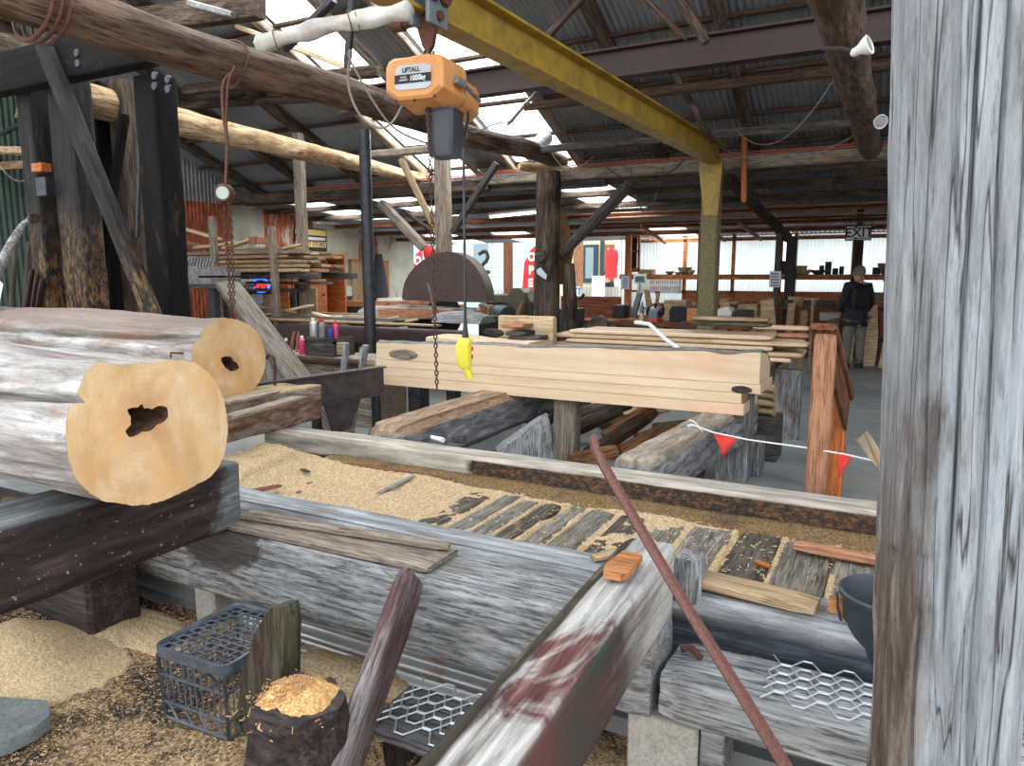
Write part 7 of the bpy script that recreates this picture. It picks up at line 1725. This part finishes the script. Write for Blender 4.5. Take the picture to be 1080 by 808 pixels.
rt = root('bench_grinder', at(691, 340, y=10.8), 'grey double bench grinder with an orange base on the dark bench', 'grinder')
g = at(691, 328, y=10.8); xg = g.x; s_ = (at(700, 328, y=10.8).x-at(690, 328, y=10.8).x)/10
m = MB(); m.lathe([(0, -5*s_), (3.2*s_, -5*s_), (3.6*s_, -4*s_), (3.6*s_, 4*s_), (3.2*s_, 5*s_), (0, 5*s_)], g, 18, (1, 0, 0)); m.build('motor', M['greym'], rt)
for q in (-1, 1):
    m = MB(); m.lathe([(0, 0), (4.6*s_, 0), (5*s_, .4*s_), (5*s_, 2.4*s_), (4.6*s_, 2.8*s_), (0, 2.8*s_)], g+V((q*(6 if q > 0 else 8.8)*s_, 0, 0)), 18, (1, 0, 0)); m.build('wheel_guard', M['mdark'], rt)
m = MB(); m.loft([[(xg+a*s_*4.5, g.y+b*.12, z) for a, b in ((-1, -1), (1, -1), (1, 1), (-1, 1))] for z in (zn+.03, g.z)]); m.build('pedestal', M['greym'], rt)
m = MB(); m.b2((xg-3*s_, g.y-.16, zn), (xg+6*s_, g.y+.1, zn+.04)); m.build('orange_base', M['red'], rt)
m = MB(); m.tube([g+V((0, 0, 3*s_)), g+V((1*s_, 0, 8*s_))], 1.6*s_, 10); m.build('lamp_arm', M['blackp'], rt)
def bn(name, P_, y, d, mk, label, cat):
    pts = outline_px(P_, y); zmin = min(p.z for p in pts); pts = [p+V((0, 0, zn-zmin)) if False else p for p in pts]; m = MB(); m.prism(pts, (0, d, 0)); T(m.build(name, M[mk]), label, cat)
bn('slanting_casting', [(664, 334), (672, 308), (676, 309), (669, 336)], 11.0, .1, 'greym', 'grey slanting machine casting on the dark bench', 'casting')
bn('wood_shape', [(682, 327), (679, 306), (684, 306), (688, 327)], 11.2, .04, 'tan', 'cut wooden bracket behind the grinder, left one', 'bracket')
bn('wood_shape', [(690, 327), (692, 312), (690, 307), (696, 307), (694, 318), (697, 327)], 11.25, .04, 'redlight', 'cut wooden bracket behind the grinder, right one', 'bracket')
rt = root('bottle', at(677, 329, y=10.9), 'clear bottle with cream liquid left of the grinder', 'bottle')
c = at(677, 329, y=10.9); m = MB(); m.lathe([(0, 0), (.04, 0), (.04, .12), (.0, .12)], (c.x, c.y, zn), 12); m.build('liquid', M['cream'], rt)
m = MB(); m.lathe([(0.04, .12), (.04, .2), (.015, .25), (.015, .29), (0, .29)], (c.x, c.y, zn), 12); m.build('neck', M['greym'], rt)
bn('tool_case', [(706, 345), (706, 328), (709, 323), (733, 324), (736, 332), (736, 345)], 10.75, .4, 'navy', 'dark blue-black tool case right of the grinder', 'case')
pb('brown_card', 724, 325, 736, 340, 10.7, .02, 'ply', 'square brown card leaning on the dark tool case', 'card')
pb('pale_plank', 700, 317, 724, 323, 12.0, .3, 'tan', 'pale plank standing behind the tool case', 'plank', z0=0)
bn('white_machine_cover', [(753, 336), (754, 328), (760, 325), (768, 325), (772, 329), (771, 334)], 11.0, .4, 'white', 'white rounded machine cover right of the speckled column', 'machine cover')
pb('black_cabinet', 753, 334, 774, 345, 10.9, .5, 'mdark', 'black box under the white machine cover', 'box')
pb('dark_chest', 774, 328, 790, 345, 10.8, .5, 'mdark', 'dark chest right of the white machine cover', 'chest')
m = MB(); m.lathe([(0, 0), (.16, 0), (.16, .1), (0, .12)], at(633, 344, y=10.4), 16, (0, -1, 0)); T(m.build('round_casting', M['greydark']), 'round dark handwheel under the long bench', 'wheel')
pb('vice', 646, 322, 658, 336, 10.7, .3, 'mdark', 'black iron vice at the left of the long bench', 'vice')
m = MB(); m.tube(smooth(outline_px([(596, 330), (600, 318), (606, 312), (612, 316), (616, 310)], 10.9)), .025, 7); T(m.build('bent_pipe', M['blackp']), 'bent black pipe at the left end of the long bench', 'pipe')
pb('olive_box', 588, 326, 604, 346, 10.2, .5, 'teal', 'olive machine housing right of the log post', 'machine', z0=0)
# ---- EXIT sign inside
c = at(906, 246, y=13.4)
rt = root('exit_sign', c, 'white EXIT sign with black arrows hanging from the low roof', 'sign')
A = at(891, 254, y=13.4); B = at(920, 237.5, y=13.4)
m = MB(); m.b2((A.x, 13.4, A.z), (B.x, 13.43, B.z)); m.build('sign_board', M['blackink'], rt)
m = MB(); m.b2((A.x+.015, 13.394, A.z+.015), (B.x-.015, 13.4, B.z-.015)); m.build('sign_face', M['signwhite'], rt)
text('letters', 'EXIT', V(((A.x+B.x)/2+.01, 13.385, (A.z+B.z)/2-.0)), (1, 0, 0), (0, 0, 1), (B.z-A.z)*.86, M['blackink'], rt, bold=.004)
for zz, dirr in ((B.z-.035, -1), (A.z+.035, -1)):
    m = MB(); x0 = (A.x+B.x)/2; m.b2((x0-.02, 13.386, zz-.006), (B.x-.03, 13.393, zz+.006)); m.prism([V((x0-.08, 13.386, zz)), V((x0-.02, 13.386, zz-.022)), V((x0-.02, 13.386, zz+.022))], (0, .006, 0)); m.build('arrow', M['blackink'], rt)
m = MB(); m.b2(((A.x+B.x)/2-.04, 13.43, B.z-.02), ((A.x+B.x)/2+.06, 13.5, low_z(13.4)-.05)); m.build('hanger', M['brown'], rt)
# ---- rack at far right
rt = root('blue_stand', (at(938, 320, y=14.6).x, 14.6, 0), 'blue framed stand with glass and paper at the far right', 'stand')
for a, b in ((931, 933), (946, 948)): pb('upright', a, 295, b, 322, 14.6, .05, 'blue', parent=rt, z0=0)
pb('top_bar', 931, 294, 948, 297, 14.6, .3, 'greym', parent=rt); pb('price_card', 934, 309, 944, 318, 14.55, .02, 'paper', parent=rt); pb('backing', 934, 297, 946, 308, 14.7, .02, 'brown', parent=rt)
pb('red_tub', 929, 334, 945, 352, 14.9, .3, 'redbr', 'dark red tub under the display bench at far right', 'tub')
pb('white_tub', 864, 330, 886, 338, 15.3, .3, 'white', 'white tray under the display bench left of the man', 'tray')
# ---- the man
def man():
    f0 = at(899, 388, z=0); X, Y = f0.x, f0.y
    rt = root('person', (X, Y, 0), 'person seen from behind in a dark puffer jacket and grey trousers', 'person')
    fw = V((-.10, .995, 0)).normalized(); r = V((cu.x, cu.y, 0))
    fw = V((-r.y, r.x, 0))
    P = lambda a, b, z: V((X, Y, 0))+r*a+fw*b+V((0, 0, z))
    J = {'pel': (P(-.01, 0, .95), .14, .10), 'waist': (P(-.01, 0, 1.1), .14, .10), 'chest': (P(-.01, .01, 1.3), .165, .115), 'sh': (P(0, .0, 1.42), .12, .085), 'neck': (P(.02, .02, 1.50), .055, .055), 'head': (P(.03, .045, 1.60), .078, .088), 'crown': (P(.03, .05, 1.68), .07, .078),
         'shl': (P(-.17, .0, 1.41), .062), 'ell': (P(-.235, .0, 1.14), .05), 'wrl': (P(-.20, .14, .96), .035), 'hal': (P(-.185, .2, .92), .036),
         'shr': (P(.17, .0, 1.41), .062), 'elr': (P(.245, .01, 1.14), .05), 'wrr': (P(.22, .15, .97), .035), 'har': (P(.2, .21, .93), .036),
         'hipl': (P(-.10, 0, .9), .095), 'knl': (P(-.125, .01, .5), .062), 'anl': (P(-.14, .0, .1), .042), 'tol': (P(-.155, .13, .04), .038),
         'hipr': (P(.085, 0, .9), .095), 'knr': (P(.105, .02, .5), .062), 'anr': (P(.115, 0, .1), .042), 'tor': (P(.14, .13, .04), .038)}
    E_ = [('pel', 'waist'), ('waist', 'chest'), ('chest', 'sh'), ('sh', 'neck'), ('neck', 'head'), ('head', 'crown'), ('sh', 'shl'), ('shl', 'ell'), ('ell', 'wrl'), ('wrl', 'hal'), ('sh', 'shr'), ('shr', 'elr'), ('elr', 'wrr'), ('wrr', 'har'), ('pel', 'hipl'), ('hipl', 'knl'), ('knl', 'anl'), ('anl', 'tol'), ('pel', 'hipr'), ('hipr', 'knr'), ('knr', 'anr'), ('anr', 'tor')]
    skin('body', J, E_, M['skin'], rt)
    def grow(keys, g, extra=None):
        return {k: (J[k][0],)+tuple(v+g for v in J[k][1:]) for k in keys}
    jk = grow(['pel', 'waist', 'chest', 'sh', 'shl', 'ell', 'wrl', 'shr', 'elr', 'wrr'], .03); jk['pel'] = (P(-.01, 0, .92), .20, .165); jk['hem'] = (P(-.01, 0, .80), .205, .17); jk['waist'] = (P(-.01, 0, 1.08), .185, .14); jk['chest'] = (P(0, .0, 1.28), .20, .15); jk['sh'] = (P(0, 0, 1.42), .13, .11); jk['col'] = (P(.01, .01, 1.475), .08, .08)
    skin('jacket', jk, [('pel', 'hem'), ('pel', 'waist'), ('waist', 'chest'), ('chest', 'sh'), ('sh', 'shl'), ('shl', 'ell'), ('ell', 'wrl'), ('sh', 'shr'), ('shr', 'elr'), ('elr', 'wrr'), ('sh', 'col')], M['navy'], rt)
    tr = {'pel': (P(-.01, 0, .95), .19, .15), 'hipl': (P(-.095, 0, .82), .118), 'knl': (P(-.125, .01, .5), .082), 'anl': (P(-.14, 0, .10), .07), 'hipr': (P(.085, 0, .82), .118), 'knr': (P(.105, .02, .5), .082), 'anr': (P(.115, 0, .10), .07)}
    skin('trousers', tr, [('pel', 'hipl'), ('hipl', 'knl'), ('knl', 'anl'), ('pel', 'hipr'), ('hipr', 'knr'), ('knr', 'anr')], M['trouser'], rt)
    for s, a in ((-1, 'anl'), (1, 'anr')):
        b = J[a][0]; m = MB(); R = []
        for i, (d, w_, h) in enumerate(((-.09, .03, .05), (-.08, .045, .085), (0, .05, .10), (.1, .052, .07), (.17, .045, .05), (.2, .025, .03))):
            R.append([b+fw*d+r*(q*w_+s*d*.12)+V((0, 0, -b.z+zq*h)) for q, zq in ((-1, .0), (1, .0), (1, .5), (.6, 1), (-.6, 1), (-1, .5))])
        m.loft(R); m.build('shoe', M['shoe'], rt)
    m = MB(); h = P(.03, .04, 1.645)
    R = []
    for i in range(1, 12):
        a = PI*i/12; ring = []
        for j in range(18):
            an = 2*PI*j/18; rr_ = .096*math.sin(a)*(1+.05*noise.noise(V((i, j, 0)))); z = -math.cos(a)*.112
            y_ = math.sin(an)*rr_*1.12; 
            if z < -.02 and math.sin(an) > .1: y_ *= .55
            ring.append(h+r*math.cos(an)*rr_+fw*y_+V((0, 0, z+.012)))
        R.append(ring)
    m.loft(R); m.build('hair', M['hair'], rt)
    for s in (-1, 1): m = MB(); m.ball(P(.03+s*.098, .06, 1.615), .028, 8, (.4, .8, 1.2)); m.build('ear', M['skin'], rt)
    m = MB(); m.ball(P(.03, .15, 1.6), .018, 8, (.9, 1.3, 1.2)); m.build('nose', M['skin'], rt)
    # small backpack
    m = MB(); R = []
    for z, w_, d in ((1.02, .10, .05), (1.06, .13, .08), (1.25, .13, .09), (1.38, .11, .06), (1.41, .06, .04)):
        R.append([P(-.03+a*w_, -.15-(.5-b)*d, z) for a, b in ((-1, .5), (-.8, -.4), (.8, -.4), (1, .5))])
    m.loft(R); m.build('backpack', M['shoe'], rt)
man()
# ---- outside seen through the openings
yX = 22.5
rt = root('blue_house', at(540, 340, y=24), 'pale blue house wall beyond the yard', 'house')
m = MB(); A = at(492, 345, y=24); B = at(598, 345, y=24); m.b2((A.x-3, 24, -.05), (at(560, 345, y=24).x-.3, 24.9, 3.9))
m.build('wall', M['house'], rt)
for x0, x1 in ((497, 518),):
    a = at(x0, 282, y=23.95); b = at(x1, 262, y=23.95); m = MB(); m.b2((a.x, 23.93, a.z), (b.x, 24.02, b.z+.6)); o = m.build('window_frame', M['white'], rt); m = MB(); m.b2((a.x+.12, 23.91, a.z+.12), (b.x-.12, 23.95, b.z+.5)); m.build('pane', M['glass'], o)
m = MB()
for i in range(20): m.b2((A.x-3, 23.98, .1+i*.18), (at(560, 345, y=24).x, 24.0, .115+i*.18))
m.build('board_joints', M['house'], rt)
rt = root('cream_house', at(640, 340, y=25), 'cream shop front with tall windows beyond the fence', 'house')
A = at(566, 345, y=25); B = at(700, 345, y=25); m = MB(); m.b2((A.x, 25, -.05), (B.x, 28, 4)); m.build('wall', M['housew'], rt)
for x0, x1, mk in ((614, 631, 'trimdark'), (636, 648, 'orangew'), (654, 662, 'white')):
    a = at(x0, 298, y=24.95); b = at(x1, 258, y=24.95); m = MB(); m.b2((a.x, 24.9, a.z), (b.x, 25.02, b.z)); o = m.build('window_frame', M[mk], rt); m = MB(); m.b2((a.x+.15, 24.87, a.z+.15), (b.x-.15, 24.92, b.z-.1)); m.build('pane', M['glass'], o)
for i, (px, w_, mk, lb) in enumerate(((609, .25, 'redlight', 'pinkish verandah post beyond the fence'), (634, .12, 'trimdark', 'dark green verandah post beyond the fence'), (651, .2, 'white', 'white verandah post beside the red shirt'), (657, .12, 'white', 'thin white post just left of the windows'))):
    c = at(px, 340, y=21.5); beam('verandah_post', (c.x, 21.5, -.05), (c.x, 21.5, 3.0), w_, w_, M[mk], up=(0, 1, 0), label=lb, cat='post', seed=i)
c = at(536, 330, y=19); beam('yard_post', (c.x, 19, -.05), (c.x, 19, 2.9), .22, .2, M['redbrown'], up=(0, 1, 0), label='brown timber post outside the bright opening', cat='post', seed=9)
def fence(name, px0, px1, y, h, n, label, mk, pointed=True):
    A = at(px0, 330, y=y).x; B = at(px1, 330, y=y).x; rt = root(name, ((A+B)/2, y, -.05), label, 'fence')
    for i in range(n):
        x = A+(B-A)*(i+.5)/n; w_ = (B-A)/n*.62/2; m = MB(); o = [(x-w_, y, -.05), (x+w_, y, -.05), (x+w_, y, h-.08), (x, y, h), (x-w_, y, h-.08)] if pointed else [(x-w_*1.4, y, -.05), (x+w_*1.4, y, -.05), (x+w_*1.4, y, h), (x-w_*1.4, y, h)]
        m.prism(o, (0, .03, 0)); m.build('picket', M[mk], rt)
    m = MB()
    for z in (.25, h-.35): m.b2((A, y+.03, z), (B, y+.08, z+.09))
    m.build('fence_rails', M[mk], rt)
fence('picket_fence', 519, 584, 21.0, 1.15, 16, 'grey picket fence before the blue house', 'picket')
fence('paling_fence', 596, 652, 20.2, 1.25, 15, 'pale paling fence before the cream shop front', 'picket', False)
def flag(px0, px1, py0, py1, y, label):
    rt = root('feather_flag', (at(px1, 345, y=y).x, y, -.05), label, 'flag')
    P_ = [(px1-1, py0), (px1-(px1-px0)*.45, py0+6), (px0+3, (py0*.7+py1*.3)), (px0, py1-8), (px0+1, py1), (px1-6, py1-3), (px1-2, (py0+py1)/2), (px1, py0+8)]
    m = MB(); m.prism(outline_px(P_, y), (0, .01, 0)); m.build('flag_cloth', M['redbr'], rt)
    p = at(px1, py1, y=y); m = MB(); m.tube([V((p.x+.02, y, -.05)), V((p.x+.02, y, at(px1, py0, y=y).z+.1))], .025, 6); m.build('pole', M['galvdull'], rt)
    n = 4
    for i, ch_ in enumerate('OPEN'):
        f = (i+.6)/4.2; c = at(px0+4+(px1-px0)*(.30-.16*f)+2, py0+(py1-py0)*(.08+f*.9), y=y-.01); text('letter', ch_, c, (1, 0, 0), (0, 0, 1), abs(at(px0, py0, y=y).z-at(px0, py1, y=y).z)/5.6, M['white'], rt, bold=.02)
flag(550, 567, 258, 322, 19.5, 'red feather flag reading OPEN left of the log post')
flag(430, 446, 262, 326, 20.5, 'red feather flag reading OPEN behind the saw guard')
rt = root('yard_sign', at(607, 308, y=19.6), 'white yard sign reading EXIT in blue on the paling fence', 'sign')
pb('sign_face', 597, 302, 611, 313, 19.6, .03, 'white', parent=rt); text('letters', 'EXIT', at(604, 307.5, y=19.58), (1, 0, 0), (0, 0, 1), .28, M['cyan'], rt, bold=.006)
m = MB(); c = at(604, 313, y=19.62); m.b2((c.x-.03, 19.62, -.05), (c.x+.03, 19.66, c.z)); m.build('stake', M['picket'], rt)
pb('white_bin', 624, 291, 633, 304, 19.4, .4, 'white', 'white plastic bin before the paling fence', 'bin', z0=-.05)
# the red display shirt and person outside
def walker():
    c = at(638, 300, y=20.8); X, Y = c.x, 20.9; k = 1.0
    rt = root('person', (X, Y, -.04), 'small person outside in dark top and jeans beside the red garment', 'person')
    P = lambda a, z, b=0: V((X+a, Y+b, z-.04))
    J = {'pel': (P(0, .95), .14, .1), 'chest': (P(0, 1.3), .16, .11), 'sh': (P(0, 1.42), .1), 'neck': (P(0, 1.5), .05), 'head': (P(0, 1.62), .085), 'crown': (P(0, 1.7), .07), 'shl': (P(-.18, 1.4), .055), 'ell': (P(-.23, 1.13), .045), 'hal': (P(-.22, .85), .035), 'shr': (P(.18, 1.4), .055), 'elr': (P(.23, 1.13), .045), 'har': (P(.22, .85), .035), 'hl': (P(-.09, .88), .09), 'kl': (P(-.1, .5), .06), 'al': (P(-.1, .05), .045), 'hr': (P(.09, .88), .09), 'kr': (P(.1, .5), .06), 'ar': (P(.1, .05), .045)}
    E_ = [('pel', 'chest'), ('chest', 'sh'), ('sh', 'neck'), ('neck', 'head'), ('head', 'crown'), ('sh', 'shl'), ('shl', 'ell'), ('ell', 'hal'), ('sh', 'shr'), ('shr', 'elr'), ('elr', 'har'), ('pel', 'hl'), ('hl', 'kl'), ('kl', 'al'), ('pel', 'hr'), ('hr', 'kr'), ('kr', 'ar')]
    skin('body', J, E_, M['skin'], rt)
    skin('top', {k_: (J[k_][0],)+tuple(q+.025 for q in J[k_][1:]) for k_ in ('pel', 'chest', 'sh', 'shl', 'ell', 'shr', 'elr')}, [('pel', 'chest'), ('chest', 'sh'), ('sh', 'shl'), ('shl', 'ell'), ('sh', 'shr'), ('shr', 'elr')], M['navy'], rt)
    skin('jeans', {k_: (J[k_][0],)+tuple(q+.02 for q in J[k_][1:]) for k_ in ('pel', 'hl', 'kl', 'al', 'hr', 'kr', 'ar')}, [('pel', 'hl'), ('hl', 'kl'), ('kl', 'al'), ('pel', 'hr'), ('hr', 'kr'), ('kr', 'ar')], M['denim'], rt)
    m = MB(); m.ball(P(0, 1.68, .02), .1, 10, (1, 1, .9)); m.build('hair', M['brown'], rt)
walker()
c = at(645, 278, y=20.5); m = MB(); R = []
for z, w_ in ((.42, .06), (.38, .18), (.2, .22), (-.1, .18), (-.42, .19)): R.append([c+V((math.cos(2*PI*j/14)*w_, math.sin(2*PI*j/14)*.1, z)) for j in range(14)])
m.loft(R); rt = root('red_garment', (c.x, c.y, -.04), 'bright red garment on a stand outside by the white posts', 'garment'); m.build('shirt', M['redbr'], rt)
m = MB(); m.tube([V((c.x, c.y, -.04)), c+V((0, 0, -.5))], .02, 6); m.build('stand', M['steel'], rt)
# window frame leaning at the orange post
rt = root('old_window_frame', at(668, 286, y=15.3), 'old brown window frame hanging beside the orange post', 'frame')
for (a, b, c_, d_) in ((664, 248, 666, 286), (672, 250, 675, 285), (664, 247, 675, 250), (664, 264, 675, 266), (664, 283, 675, 287)): pb('bar', a, b, c_, d_, 15.4, .06, 'orangew', parent=rt)
pb('backing_board', 666, 250, 672, 283, 15.46, .03, 'brown', parent=rt)
